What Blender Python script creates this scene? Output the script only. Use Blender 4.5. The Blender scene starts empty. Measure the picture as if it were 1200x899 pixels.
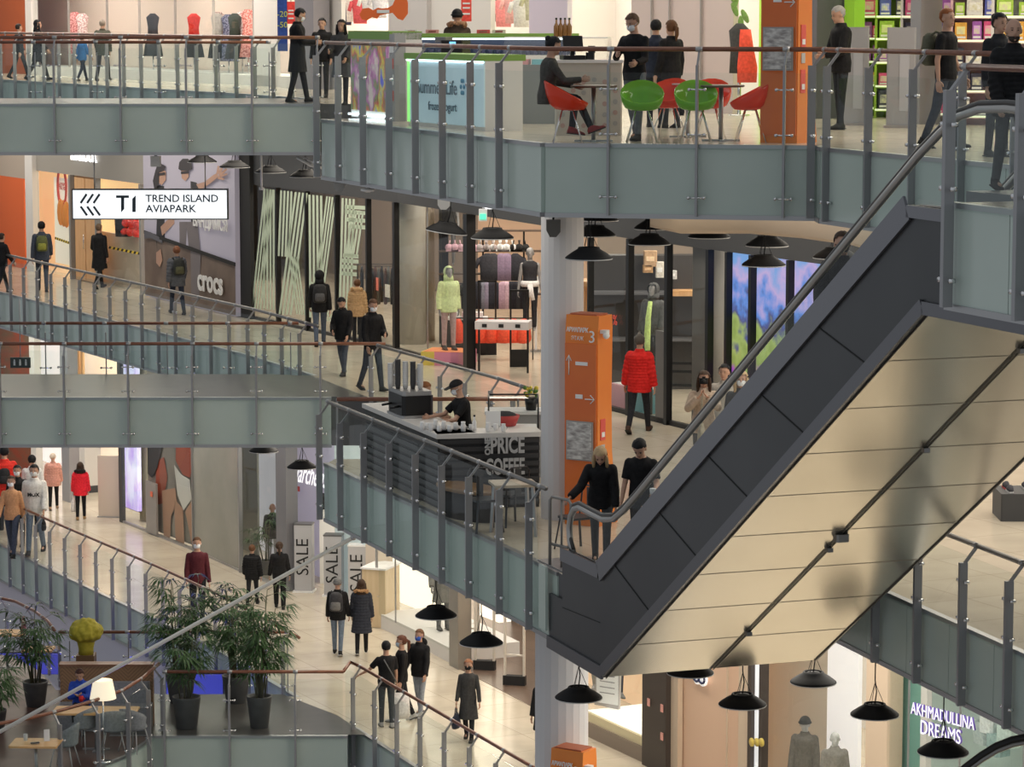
import bpy, bmesh, math, random
from mathutils import Vector, Matrix, Euler
random.seed(7)
PI = math.pi
SC = bpy.context.scene
COL = SC.collection

# ---------------------------------------------------------------- camera
# long lens, the photographer stands on the top gallery opposite; eye 1.65 m over the top floor
FPX, YH = 3500.0, 18.0
TH = math.atan((449.5 - YH) / FPX)
CT, ST = math.cos(TH), math.sin(TH)
EYE = 13.5
Z0, Z1, Z2 = 0.0, 6.3, 11.85          # lower, middle and top floor
cam_d = bpy.data.cameras.new('camera')
cam = bpy.data.objects.new('camera', cam_d); COL.objects.link(cam)
cam_d.sensor_width = 36.0; cam_d.lens = 36.0 * FPX / 1200.0
cam_d.clip_end = 400
cam.location = (0, 0, EYE); cam.rotation_euler = (PI / 2 - TH, 0, 0)
SC.camera = cam

# ---------------------------------------------------------------- colour management, world
SC.view_settings.view_transform = 'Standard'
SC.view_settings.look = 'None'
SC.view_settings.exposure = 0.0
SC.view_settings.gamma = 1.0
SC.view_settings.use_curve_mapping = False
SC.cycles.transparent_max_bounces = 40
SC.cycles.max_bounces = 6
SC.cycles.sample_clamp_indirect = 4
w = bpy.data.worlds.new('daylight'); SC.world = w; w.use_nodes = True
bg = w.node_tree.nodes['Background']
bg.inputs[0].default_value = (0.90, 0.95, 1.0, 1)
bg.inputs[1].default_value = 0.40

def area_light(name, loc, sx, sy, power, col=(1, .93, .82), rot=(0, 0, 0)):
    d = bpy.data.lights.new(name, 'AREA'); d.shape = 'RECTANGLE'; d.size = sx; d.size_y = sy
    d.energy = power; d.color = col
    o = bpy.data.objects.new(name, d); COL.objects.link(o); o.location = loc; o.rotation_euler = rot
    return o

# ---------------------------------------------------------------- pixel -> place helpers
def ray(x, y):
    v = 449.5 - y
    return (x - 600.0, v * ST + FPX * CT, v * CT - FPX * ST)
def at(x, y, z):                      # the point of the horizontal plane z seen at (x, y)
    d = ray(x, y); t = (z - EYE) / d[2]
    return Vector((d[0] * t, d[1] * t, z))
def atY(x, y, Y):                     # the point of the upright plane Y seen at (x, y)
    d = ray(x, y); t = Y / d[1]
    return Vector((d[0] * t, Y, EYE + d[2] * t))
WALL = [(-22, 98), (-15.8, 88.5), (-12.0, 81.8), (-8.2, 75.0), (-6.6, 71.8), (-2.7, 64.7), (0.43, 57.4), (1.5, 55.0), (2.87, 52.2), (5.6, 47.0), (8.3, 42.0), (12.5, 34.5)]
def wallpt(px, z=6.3, off=0.0):      # where the shopfront line is seen in picture column px (off = metres in front of it)
    best = None
    for (x0, y0), (x1, y1) in zip(WALL, WALL[1:]):
        dx, dy = x1 - x0, y1 - y0; l = math.hypot(dx, dy)
        nx, ny = dy / l, -dx / l      # points towards the walkway
        x0o, y0o = x0 + nx * off, y0 + ny * off
        # (x0+dx*t)*F = (px-600)*(y*CT + (EYE-z)*ST)
        k = (px - 600.0)
        den = dx * FPX - k * dy * CT
        t = (k * (y0o * CT + (EYE - z) * ST) - x0o * FPX) / den
        if -1e-3 <= t <= 1 + 1e-3:
            return Vector((x0o + dx * t, y0o + dy * t, z)), math.atan2(dy, dx)
    return Vector((x0o + dx * t, y0o + dy * t, z)), math.atan2(dy, dx)

# ---------------------------------------------------------------- materials
MATS = {}
def mat(name, col=(.8, .8, .8), rough=.5, metal=0.0, emit=None, estr=0.0, coat=0.0, spec=None):
    if name in MATS: return MATS[name]
    m = bpy.data.materials.new(name); m.use_nodes = True
    b = m.node_tree.nodes['Principled BSDF']
    b.inputs['Base Color'].default_value = (*col, 1)
    b.inputs['Roughness'].default_value = rough
    b.inputs['Metallic'].default_value = metal
    if coat: b.inputs['Coat Weight'].default_value = coat; b.inputs['Coat Roughness'].default_value = .05
    if spec is not None: b.inputs['Specular IOR Level'].default_value = spec
    if emit: b.inputs['Emission Color'].default_value = (*emit, 1); b.inputs['Emission Strength'].default_value = estr
    MATS[name] = m
    return m
def noisy(name, c1, c2, scale=4.0, rough=.5, metal=0.0, stretch=(1, 1, 1), bump=0.0, detail=4, lo=.35, hi=.65, coat=0.0):
    if name in MATS: return MATS[name]
    m = mat(name, c1, rough, metal, coat=coat); nt = m.node_tree; b = nt.nodes['Principled BSDF']
    tc = nt.nodes.new('ShaderNodeTexCoord'); mp = nt.nodes.new('ShaderNodeMapping')
    n = nt.nodes.new('ShaderNodeTexNoise'); r = nt.nodes.new('ShaderNodeValToRGB')
    mp.inputs['Scale'].default_value = stretch
    n.inputs['Scale'].default_value = scale; n.inputs['Detail'].default_value = detail
    r.color_ramp.elements[0].position = lo; r.color_ramp.elements[0].color = (*c1, 1)
    r.color_ramp.elements[1].position = hi; r.color_ramp.elements[1].color = (*c2, 1)
    L = nt.links.new
    L(tc.outputs['Object'], mp.inputs[0]); L(mp.outputs[0], n.inputs['Vector']); L(n.outputs[0], r.inputs[0]); L(r.outputs[0], b.inputs['Base Color'])
    if bump:
        bp = nt.nodes.new('ShaderNodeBump'); bp.inputs['Strength'].default_value = bump
        L(n.outputs[0], bp.inputs['Height']); L(bp.outputs[0], b.inputs['Normal'])
    return m
def tiles(name, c1, c2, mortar, w_=1.2, h_=.6, rough=.15, ang=0.0, msize=.008):
    if name in MATS: return MATS[name]
    m = mat(name, c1, rough); nt = m.node_tree; b = nt.nodes['Principled BSDF']
    tc = nt.nodes.new('ShaderNodeTexCoord'); mp = nt.nodes.new('ShaderNodeMapping'); mp.inputs['Rotation'].default_value = (0, 0, ang)
    br = nt.nodes.new('ShaderNodeTexBrick')
    br.inputs['Scale'].default_value = 1.0; br.inputs['Color1'].default_value = (*c1, 1); br.inputs['Color2'].default_value = (*c2, 1)
    br.inputs['Mortar'].default_value = (*mortar, 1); br.inputs['Mortar Size'].default_value = msize
    br.inputs['Brick Width'].default_value = w_; br.inputs['Row Height'].default_value = h_; br.offset = 0.0
    n = nt.nodes.new('ShaderNodeTexNoise'); n.inputs['Scale'].default_value = 1.3; n.inputs['Detail'].default_value = 6
    mx = nt.nodes.new('ShaderNodeMix'); mx.data_type = 'RGBA'; mx.blend_type = 'MULTIPLY'; mx.inputs['Factor'].default_value = .35
    L = nt.links.new
    L(tc.outputs['Object'], mp.inputs[0]); L(mp.outputs[0], br.inputs['Vector']); L(tc.outputs['Object'], n.inputs['Vector'])
    L(br.outputs['Color'], mx.inputs['A']); L(n.outputs[0], mx.inputs['B']); L(mx.outputs['Result'], b.inputs['Base Color'])
    return m
def pane_mat(name, tint=(.86, .93, .91), refl=1.0, rough=0.0, base=.03):
    # thin architectural glass: clear with a fresnel reflection
    m = bpy.data.materials.new(name); m.use_nodes = True; nt = m.node_tree; nt.nodes.clear()
    out = nt.nodes.new('ShaderNodeOutputMaterial'); t = nt.nodes.new('ShaderNodeBsdfTransparent'); g = nt.nodes.new('ShaderNodeBsdfGlossy')
    t.inputs[0].default_value = (*tint, 1); g.inputs['Roughness'].default_value = rough
    lw = nt.nodes.new('ShaderNodeFresnel'); lw.inputs['IOR'].default_value = 1.45
    ma = nt.nodes.new('ShaderNodeMath'); ma.operation = 'MULTIPLY_ADD'; ma.inputs[1].default_value = refl; ma.inputs[2].default_value = base
    mx = nt.nodes.new('ShaderNodeMixShader'); L = nt.links.new
    ge = nt.nodes.new('ShaderNodeNewGeometry'); sb = nt.nodes.new('ShaderNodeMath'); sb.operation = 'SUBTRACT'; sb.inputs[0].default_value = 1
    ml = nt.nodes.new('ShaderNodeMath'); ml.operation = 'MULTIPLY'
    L(ge.outputs['Backfacing'], sb.inputs[1]); L(sb.outputs[0], ml.inputs[0]); L(ma.outputs[0], ml.inputs[1])
    L(lw.outputs[0], ma.inputs[0]); L(ml.outputs[0], mx.inputs[0]); L(t.outputs[0], mx.inputs[1]); L(g.outputs[0], mx.inputs[2]); L(mx.outputs[0], out.inputs[0])
    MATS[name] = m; return m

GLASS = pane_mat('railing_glass', (.955, .98, .975), .50, 0.0, .012)
SHOPGLASS = pane_mat('shop_glass', (.95, .965, .96), .6, 0.0, .02)
STEEL = mat('brushed_steel', (.42, .42, .43), .38, .85)
POSTM = mat('grey_post_metal', (.34, .34, .355), .42, .6)
CHROME = mat('chrome', (.75, .75, .76), .18, 1.0)
RAILWOOD = noisy('brown_rail_wood', (.16, .055, .03), (.26, .10, .055), 6, .3, 0, (1, 1, 8))
RAILMETAL = mat('grey_rail_metal', (.26, .25, .24), .35, .8)
FROST = noisy('frosted_teal_glass', (.46, .545, .50), (.50, .585, .54), .8, .18, 0, (1, 1, 1), 0, 3)
BLACK = mat('black_metal', (.012, .012, .013), .35, .3)
BLACKMAT = mat('black_matte', (.015, .015, .016), .8)
WHITE = mat('white_paint', (.80, .80, .80), .5)
LILACWHITE = mat('cool_white_paint', (.62, .61, .68), .6)
GREYDARK = mat('dark_bulkhead', (.055, .057, .062), .6)
CEIL = mat('dark_ceiling', (.10, .10, .105), .7)
CREAM = mat('cream_plaster', (.62, .50, .38), .55)
MARBLE = tiles('cream_marble_floor', (.80, .71, .57), (.75, .66, .52), (.45, .39, .31), 1.2, 1.2, .16, -.47, .006)
WFLOOR = tiles('pale_shop_floor', (.66, .60, .55), (.62, .57, .52), (.45, .42, .39), 1.2, .6, .22, -.47, .006)
DARKSTONE = noisy('dark_grey_stone', (.055, .050, .048), (.075, .068, .063), 3, .28, 0, (1, 1, 1), 0, 5)

# ---------------------------------------------------------------- mesh builder
class MB:
    def __init__(s): s.v = []; s.f = []; s.m = []; s.sm = []
    def add(s, vs, fs, mi=0, smooth=False):
        n = len(s.v); s.v += [tuple(v) for v in vs]
        for f in fs: s.f.append([i + n for i in f]); s.m.append(mi); s.sm.append(smooth)
        return s
    def box(s, c, d, rz=0.0, mi=0, M=None, ch=0.0):
        x, y, z = d[0] / 2, d[1] / 2, d[2] / 2
        if ch > 0 and ch < min(x, y):
            a = ch; o = [(-x + a, -y), (x - a, -y), (x, -y + a), (x, y - a), (x - a, y), (-x + a, y), (-x, y - a), (-x, -y + a)]
            n = 8; P = [(p[0], p[1], -z) for p in o] + [(p[0], p[1], z) for p in o]
            F = [[7, 6, 5, 4, 3, 2, 1, 0], list(range(8, 16))] + [[i, (i + 1) % 8, 8 + (i + 1) % 8, 8 + i] for i in range(8)]
        else:
            P = [(-x, -y, -z), (x, -y, -z), (x, y, -z), (-x, y, -z), (-x, -y, z), (x, -y, z), (x, y, z), (-x, y, z)]
            F = [[3, 2, 1, 0], [4, 5, 6, 7], [0, 1, 5, 4], [1, 2, 6, 5], [2, 3, 7, 6], [3, 0, 4, 7]]
        R = (M or Matrix.Identity(4)) if M else Matrix.Rotation(rz, 4, 'Z')
        c = Vector(c)
        return s.add([R @ Vector(p) + c for p in P], F, mi)
    def bar(s, p0, p1, w_, h_, mi=0, up=(0, 0, 1)):     # rectangular bar, w_ across, h_ along 'up'
        p0, p1 = Vector(p0), Vector(p1); d = (p1 - p0).normalized(); u = Vector(up)
        sd = d.cross(u)
        if sd.length < 1e-4: sd = d.cross(Vector((1, 0, 0)))
        sd.normalize(); u = sd.cross(d).normalized()
        P = []
        for p in (p0, p1):
            for a, b in ((-1, -1), (1, -1), (1, 1), (-1, 1)): P.append(p + sd * a * w_ / 2 + u * b * h_ / 2)
        return s.add(P, [[0, 1, 2, 3], [7, 6, 5, 4], [0, 4, 5, 1], [1, 5, 6, 2], [2, 6, 7, 3], [3, 7, 4, 0]], mi)
    def tube(s, pts, r, n=8, mi=0, caps=True, smooth=True, ry=None):
        pts = [Vector(p) for p in pts]; rs = r if isinstance(r, (list, tuple)) else [r] * len(pts)
        base = len(s.v); up = None; V = []
        for i, p in enumerate(pts):
            d = (pts[min(i + 1, len(pts) - 1)] - pts[max(i - 1, 0)])
            d = d.normalized() if d.length > 1e-9 else Vector((0, 0, 1))
            if up is None:
                up = Vector((0, 0, 1)) if abs(d.z) < .9 else Vector((0, 1, 0))
            sd = d.cross(up).normalized(); up = sd.cross(d).normalized()
            for k in range(n):
                a = 2 * PI * k / n
                V.append(p + sd * math.cos(a) * rs[i] + up * math.sin(a) * (ry if ry else rs[i]))
        F = []
        for i in range(len(pts) - 1):
            for k in range(n):
                F.append([i * n + k, i * n + (k + 1) % n, (i + 1) * n + (k + 1) % n, (i + 1) * n + k])
        if caps: F += [list(range(n))[::-1], [(len(pts) - 1) * n + k for k in range(n)]]
        return s.add(V, F, mi, smooth)
    def cyl(s, p0, p1, r0, r1=None, n=16, mi=0, smooth=True): return s.tube([p0, p1], [r0, r1 if r1 is not None else r0], n, mi, True, smooth)
    def lathe(s, prof, c=(0, 0, 0), n=24, mi=0, smooth=True, sx=1, sy=1):
        c = Vector(c); V = [c + Vector((r * sx * math.cos(2 * PI * k / n), r * sy * math.sin(2 * PI * k / n), z)) for r, z in prof for k in range(n)]
        F = [[i * n + k, i * n + (k + 1) % n, (i + 1) * n + (k + 1) % n, (i + 1) * n + k] for i in range(len(prof) - 1) for k in range(n)]
        F += [list(range(n))[::-1], [(len(prof) - 1) * n + k for k in range(n)]]
        return s.add(V, F, mi, smooth)
    def ball(s, c, r, n=12, mi=0, M=None):
        rx, ry, rz = r if isinstance(r, (tuple, list)) else (r, r, r); c = Vector(c); h = n // 2 + 1
        V = [Vector((0, 0, -rz))]
        for i in range(1, h):
            a = -PI / 2 + PI * i / h
            for k in range(n): V.append(Vector((rx * math.cos(a) * math.cos(2 * PI * k / n), ry * math.cos(a) * math.sin(2 * PI * k / n), rz * math.sin(a))))
        V.append(Vector((0, 0, rz)))
        F = [[0, 1 + (k + 1) % n, 1 + k] for k in range(n)]
        for i in range(h - 2):
            for k in range(n): F.append([1 + i * n + k, 1 + i * n + (k + 1) % n, 1 + (i + 1) * n + (k + 1) % n, 1 + (i + 1) * n + k])
        t = len(V) - 1; F += [[t, 1 + (h - 2) * n + k, 1 + (h - 2) * n + (k + 1) % n] for k in range(n)]
        if M: V = [M @ v for v in V]
        return s.add([v + c for v in V], F, mi, True)
    def prism(s, poly, z0, z1, mi=0):                     # upright prism over a plan polygon (counter-clockwise)
        n = len(poly); V = [(p[0], p[1], z0) for p in poly] + [(p[0], p[1], z1) for p in poly]
        return s.add(V, [list(range(n))[::-1], list(range(n, 2 * n))] + [[i, (i + 1) % n, n + (i + 1) % n, n + i] for i in range(n)], mi)
    def slabpoly(s, P, thick, mi=0):                      # polygon P in 3-D, thickened along vector thick
        P = [Vector(p) for p in P]; t = Vector(thick); n = len(P)
        return s.add(P + [p + t for p in P], [list(range(n))[::-1], list(range(n, 2 * n))] + [[i, (i + 1) % n, n + (i + 1) % n, n + i] for i in range(n)], mi)
    def build(s, name, mats, parent=None, loc=None, rz=0.0, fix=True):
        me = bpy.data.meshes.new(name); me.from_pydata(s.v, [], s.f)
        for m in (mats if isinstance(mats, (list, tuple)) else [mats]): me.materials.append(m)
        for p, mi, sm in zip(me.polygons, s.m, s.sm): p.material_index = mi; p.use_smooth = sm
        if fix:
            bm = bmesh.new(); bm.from_mesh(me); bmesh.ops.recalc_face_normals(bm, faces=bm.faces); bm.to_mesh(me); bm.free()
        me.update()
        o = bpy.data.objects.new(name, me); COL.objects.link(o)
        if loc is not None: o.location = loc
        o.rotation_euler.z = rz
        if parent: o.parent = parent
        return o
def tag(o, label=None, cat=None, group=None, kind=None):
    if label: o['label'] = label
    if cat: o['category'] = cat
    if group: o['group'] = group
    if kind: o['kind'] = kind
    return o
def thing(name, label, cat, loc=(0, 0, 0), rz=0.0, group=None):
    o = bpy.data.objects.new(name, None); COL.objects.link(o); o.empty_display_size = .2
    o.location = loc; o.rotation_euler.z = rz
    return tag(o, label, cat, group)
def struct(name, mb, m, label=None): return tag(mb.build(name, m), label, None, None, 'structure')
def copy_tree(o, parent=None):
    c = o.copy(); COL.objects.link(c)
    if parent: c.parent = parent
    for ch in list(o.children): copy_tree(ch, c)
    return c
def text_mesh(name, body, size, m, parent=None, M=None, ext=.004, align='CENTER', space=1.0, sx=1.0, shear=0.0, bold=0.0, fit=None):
    cu = bpy.data.curves.new(name, 'FONT'); cu.body = body; cu.size = size; cu.extrude = ext; cu.align_x = align; cu.align_y = 'CENTER'
    cu.space_character = space; cu.shear = shear; cu.offset = bold; cu.resolution_u = 3
    t = bpy.data.objects.new('tmp_text', cu); COL.objects.link(t)
    dg = bpy.context.evaluated_depsgraph_get(); dg.update()
    me = bpy.data.meshes.new_from_object(t.evaluated_get(dg)); bpy.data.objects.remove(t); bpy.data.curves.remove(cu)
    if fit:                            # letters scaled to a given width and height
        xs = [v.co.x for v in me.vertices]; ys = [v.co.y for v in me.vertices]
        k = Matrix.Diagonal((fit[0] / (max(xs) - min(xs)), fit[1] / (max(ys) - min(ys)), 1, 1))
        o0 = min(xs) if align == 'LEFT' else (max(xs) + min(xs)) / 2
        me.transform(k @ Matrix.Translation((-o0, -(max(ys) + min(ys)) / 2, 0)))
    me.transform((M or Matrix.Identity(4)) @ Matrix.Diagonal((sx, 1, 1, 1)))
    me.materials.clear(); me.materials.append(m); me.name = name
    o = bpy.data.objects.new(name, me); COL.objects.link(o)
    if parent: o.parent = parent
    return o
def face_M(loc, ang=0.0, roll=0.0):     # text upright on a wall whose left-to-right direction has plan angle ang
    return Matrix.Translation(Vector(loc)) @ Matrix.Rotation(ang, 4, 'Z') @ Matrix.Rotation(PI / 2, 4, 'X') @ Matrix.Rotation(roll, 4, 'Z')
# ================================================================ STRUCTURE
FAS = .95                                # fascia height below each floor
EA = Vector((1.14, 36.66, 0)); EU = Vector((.345, -.9386, 0)); EV = Vector((.9386, .345, 0))   # escalator axes
def esc(t, z, off=0.0): return Vector((EA.x + EU.x * t + EV.x * off, EA.y + EU.y * t + EV.y * off, z))
BF = 56.3                                # front line of the bridges
def bx(px, Y=BF): return (px - 600.0) * (Y * CT + .8) / FPX
PROM = [(-2.98, 47.9), (.445, 38.95)]     # left face of the promontories
FC2 = (3.95, 38.2)
def o2(t, off): p = esc(t, 0, off); return (p.x, p.y)
EDGE_M = [(-17.5, 86.5), (-13.43, 78.2), (-5.54, 63.3), (-3.9, 59.7)]
EDGE_L = [(-16.5, 82.2), (-11.39, 72.4), (-9.7, 69.3), (-7.9, 66.0), (-6.14, 62.6), (-4.24, 58.4)]
far = [(30, 60), (30, 120), (-40, 120)]
RE = [(4.25, 38.7), (8.5, 24.8)]
def floorpoly(level):
    if level == 0:
        P = [(-40, 98), (-16.5, 82.2)] + EDGE_L[1:] + [(-7.6, 58.6), (-7.6, 55.2), (-3.45, 55.2)] + [(-3.1, 56.0), (-2.9, 55.7), (-.11, 49.07), (3.6, 40.0), (9.0, 26.0), (30, 26)]
    else:
        P = [(-40, 98)] + EDGE_M + [(-9.6 if level == 2 else -14, 59.9), (-14, 59.9), (-14, BF), (-3.0, BF), (-2.45, 56.1), (-.19, 50.9), (.35, 49.4), (.42, 48.3), (-2.9, 48.3), PROM[0], PROM[1]]
        if level == 1: P += [(.62, 38.25), o2(-.9, .0), o2(-.9, 3.0), (3.75, 38.72), RE[0], RE[1], (30, 24)]
        else: P += [(3.95, 38.2), o2(.0, 3.05), o2(10.5, 3.05), o2(10.5, -.84), o2(16, -.84), o2(16, 6), (30, 22)]
    return P + far
def trianglefloor(name, level, ztop, thick, m, mc):
    P = floorpoly(level)
    from mathutils.geometry import tessellate_polygon
    tri = [list(t) for t in tessellate_polygon([[Vector((x, y, 0)) for x, y in P]])]
    pts = list(P)
    n = len(pts); mb = MB()
    def ori(t, upw):
        a, b, c = [pts[i] for i in t]; cr = (b[0] - a[0]) * (c[1] - a[1]) - (b[1] - a[1]) * (c[0] - a[0])
        return t if (cr > 0) == upw else t[::-1]
    mb.add([(x, y, ztop) for x, y in pts], [ori(t, True) for t in tri], 0)
    mb.add([(x, y, ztop - thick) for x, y in pts], [ori(t, False) for t in tri], 1)
    mb.add([(x, y, z) for z in (ztop - thick, ztop) for x, y in P], [[i, (i + 1) % len(P), len(P) + (i + 1) % len(P), len(P) + i] for i in range(len(P))], 1)
    o = mb.build(name, [m, mc], fix=False); o['kind'] = 'structure'
    return o
trianglefloor('floor_lower', 0, Z0, .9, MARBLE, WHITE)
trianglefloor('floor_middle', 1, Z1, .93, MARBLE, CEIL)
trianglefloor('floor_top', 2, Z2, .93, MARBLE, CEIL)
# dark stone strips inlaid along the bridges
for nm, z, P in (('floor_inlay_top', Z2, [(-14, BF), (-3.55, BF), (-4.3, 59.9), (-14, 59.9)]),
                 ('floor_inlay_middle', Z1, [(-14, BF), (-2.75, BF), (-4.0, 59.6), (-4.9, 59.9), (-14, 59.9)])):
    struct(nm, MB().prism(P, z, z + .006), DARKSTONE)
struct('floor_inlay_lower', MB().prism([(-7.6, 55.2), (-2.75, 55.2), (-3.4, 56.8), (-4.6, 58.6), (-7.6, 58.6)], Z0, Z0 + .006), DARKSTONE)
# the pit below the lower floor: curving pale wall and a floor far down
PITWALL = mat('pit_wall_lilac', (.50, .48, .56), .6)
mb = MB(); mb.prism([(-40, 98), (-16.5, 82.2), (-11.39, 72.4), (-9.7, 69.3), (-7.9, 66.0), (-6.14, 62.6), (-4.24, 58.4), (-3.5, 57.5), (-3.2, 60), (-12.0, 78), (-30, 110)], -7.5, -.92)
struct('wall_pit', mb, PITWALL)
struct('floor_pit', MB().box((0, 50, -7.6), (120, 110, .2)), mat('pit_floor', (.55, .50, .45), .4))
# top gallery roof over the walkway side
ROOFP = [(-40, 98), (-13.4, 78.2), (-5.54, 63.3), (.4, 49), (.445, 39.6), (9, 39), (9, 20), (30, 20), (30, 120), (-40, 120)]
mb = MB()
P = ROOFP; mb.prism(P, Z2 + 4.6, Z2 + 4.9); struct('ceiling', mb, mat('ceiling_top_white', (.6, .6, .6), .7))

# fascias
def fascia(name, pts, ztop, h=FAS, th=.07, seams=None, m=FROST, side=1, cuts=None):
    mb = MB()
    for i, ((x0, y0), (x1, y1)) in enumerate(zip(pts, pts[1:])):
        l = math.hypot(x1 - x0, y1 - y0); dx, dy = (x1 - x0) / l, (y1 - y0) / l; nx, ny = dy * side, -dx * side
        n = max(1, round(l / (seams or 1.2)))
        cs = [0] + [c for c in (cuts or [l * k / n for k in range(1, n)]) if 0 < c < l] + [l]
        for k in range(len(cs) - 1):
            a, b = cs[k] + .006, cs[k + 1] - .006
            q = [(x0 + dx * a, y0 + dy * a), (x0 + dx * b, y0 + dy * b), (x0 + dx * b + nx * th, y0 + dy * b + ny * th), (x0 + dx * a + nx * th, y0 + dy * a + ny * th)]
            mb.prism(q[::-1] if side > 0 else q, ztop - h + .05, ztop - .03, 0)
        # metal edge strips top and bottom
        for zz, hh in ((ztop - .02, .05), (ztop - h + .02, .06)):
            mb.bar((x0 + nx * th * .6, y0 + ny * th * .6, zz), (x1 + nx * th * .6, y1 + ny * th * .6, zz), th * 1.3, hh, 1)
    return struct(name, mb, [m, STEEL])
BP = [-5, 71, 147.5, 223.5, 299.5, 375]
fascia('trim_1', [(bx(-40), BF), (bx(378), BF)], Z2, cuts=[bx(p) - bx(-40) for p in BP])
fascia('trim_2', [(bx(-40), BF), (bx(385) + .05, BF)], Z1, cuts=[bx(p) - bx(-40) for p in (1, 76, 151, 226, 301, 376)])
fascia('trim_3', [(-7.6, 55.2), (-3.1, 55.2)], Z0, cuts=[bx(p, 55.2) + 7.6 for p in (188, 265, 343)])
for i, z in enumerate((Z2, Z1)):
    fascia('trim_%d' % (4 + i), [(-2.9, 48.3), PROM[0], PROM[1]] if 0 else [PROM[0], PROM[1]], z)
fascia('trim_6', [PROM[1], (3.95, 38.2)], Z2, cuts=[.85, 2.0, 3.12])
fascia('trim_7', [(3.95, 38.2), o2(.0, 3.0), o2(10.5, 3.0)], Z2)
fascia('trim_8', [PROM[1], (.66, 38.3)], Z1)
fascia('trim_9', RE, Z1)
fascia('trim_10', EDGE_M, Z2); fascia('trim_11', EDGE_M, Z1)
fascia('trim_12', EDGE_L, Z0)
fascia('trim_13', [(-3.1, 56.0), (-2.9, 55.7), (-.11, 49.07), (3.6, 40.0), (9, 26)], Z0)
fascia('trim_14', [(-2.5, 56.1), (-.19, 50.9), (.35, 49.4)], Z1)
fascia('trim_15', [o2(10.4, -.84), o2(16, -.84)], Z2)

# columns
def column(x, y, r, z0, z1, name):
    mb = MB(); n = 22
    prof = []
    # fluted cladding: flat boards round a drum
    for k in range(n):
        a = 2 * PI * (k + .5) / n; wd = 2 * PI * r / n * 1.07
        M = Matrix.Rotation(a, 4, 'Z')
        c = Vector((x, y, (z0 + z1) / 2)) + (M @ Vector((r - .008, 0, 0)))
        mb.box(c, (.02, wd, z1 - z0), M=M, mi=0)
    mb.cyl((x, y, z0), (x, y, z1), r - .005, n=n, mi=1)
    return struct(name, mb, [mat('column_white_cladding', (.66, .66, .68), .5), mat('column_shadow_gap', (.40, .40, .42), .6)])
column(.72, 42.6, .30, Z1, Z2 - .9, 'column_middle')
column(.73, 43.0, .385, Z0, Z1 - .9, 'column_lower')
# ================================================================ RAILINGS
def path_sample(pts, s):
    for (x0, y0), (x1, y1) in zip(pts, pts[1:]):
        l = math.hypot(x1 - x0, y1 - y0)
        if s <= l + 1e-6: return (x0 + (x1 - x0) * s / l, y0 + (y1 - y0) * s / l), ((x1 - x0) / l, (y1 - y0) / l)
        s -= l
    return (x1, y1), ((x1 - x0) / l, (y1 - y0) / l)
def plen(pts): return sum(math.hypot(b[0] - a[0], b[1] - a[1]) for a, b in zip(pts, pts[1:]))
def railing(label, pts, zf, h=1.2, over=FAS, posts=None, spacing=1.2, side=1, wood=True, start=0.0, group=None, glass_low=None, deep=.12, wide=.035, arm=True, gtop=.12, thick=.032, clampw=.2, ends=None):
    t = thing('glass_railing', label, 'railing', (0, 0, 0), 0, group)
    L = plen(pts)
    if posts is None: posts = [start + k * spacing for k in range(int((L - start) / spacing + 1e-6) + 1)]
    off = .10                       # glass stands in front of the fascia
    def P(s):
        (x, y), (dx, dy) = path_sample(pts, min(max(s, 0), L)); n = (dy * side, -dx * side)
        return Vector((x, y, 0)), Vector((dx, dy, 0)), Vector((n[0], n[1], 0))
    hr = MB()
    rp = [Vector((x, y, zf + h)) for x, y in pts]
    if ends: rp = [Vector(ends[0])] + rp if ends[0] else rp; 
    if ends and ends[1]: rp = rp + [Vector(ends[1])]
    hr.tube(rp, thick, 10, 0)
    for s in posts:                 # metal sleeves on the rail where the arms meet it
        p, d, n = P(s); p.z = zf + h; hr.cyl(p - d * .045, p + d * .045, thick * 1.12, n=10, mi=1)
    hr.build('handrail', [RAILWOOD if wood else RAILMETAL, STEEL], t)
    z0 = zf - over + .03 if over > 0 else zf - .02
    for i, s in enumerate(posts):
        p, d, n = P(s); q = p + n * (off + .012 + deep / 2 if deep > .07 else off + .03)
        mb = MB(); zt = zf + h - .2
        M = Matrix(((d.x, n.x, 0, 0), (d.y, n.y, 0, 0), (0, 0, 1, 0), (0, 0, 0, 1)))
        mb.box((q.x, q.y, (z0 + zt) / 2), (wide, deep, zt - z0), M=M)
        if arm:
            mb.bar((q.x, q.y, zt - .03), (p.x, p.y, zf + h - .03), wide * .8, .03)
        po = mb.build('post', POSTM, t)
        for zz in ([zf + h * .58, zf + .13] + ([zf - over + .27] if over > .3 else [])):
            c = MB(); o_ = Vector((q.x, q.y, zz)); c.cyl(o_ - d * clampw / 2, o_ + d * clampw / 2, .011, n=6)
            for e in (-1, 1): c.cyl(o_ + d * e * clampw / 2 - n * .03, o_ + d * e * clampw / 2 + n * .03, .022, n=8)
            c.build('clamp', CHROME, po)
    ss = sorted(set([0.0] + list(posts) + [L]))
    for a, b in zip(ss, ss[1:]):
        if b - a < .15: continue
        pa, d, n = P(a + .012); pb, d2, n2 = P(b - .012)
        pa = pa + n * off; pb = pb + n2 * off
        zl = zf - .06 if glass_low is None else glass_low; zt = zf + h - gtop
        mb = MB(); mb.slabpoly([(pa.x, pa.y, zl), (pb.x, pb.y, zl), (pb.x, pb.y, zt), (pa.x, pa.y, zt)], n * .01)
        mb.build('glass_panel', GLASS, t)
    return t
def spx(pxs, x0, Y): return [bx(p, Y) - x0 for p in pxs]
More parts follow.
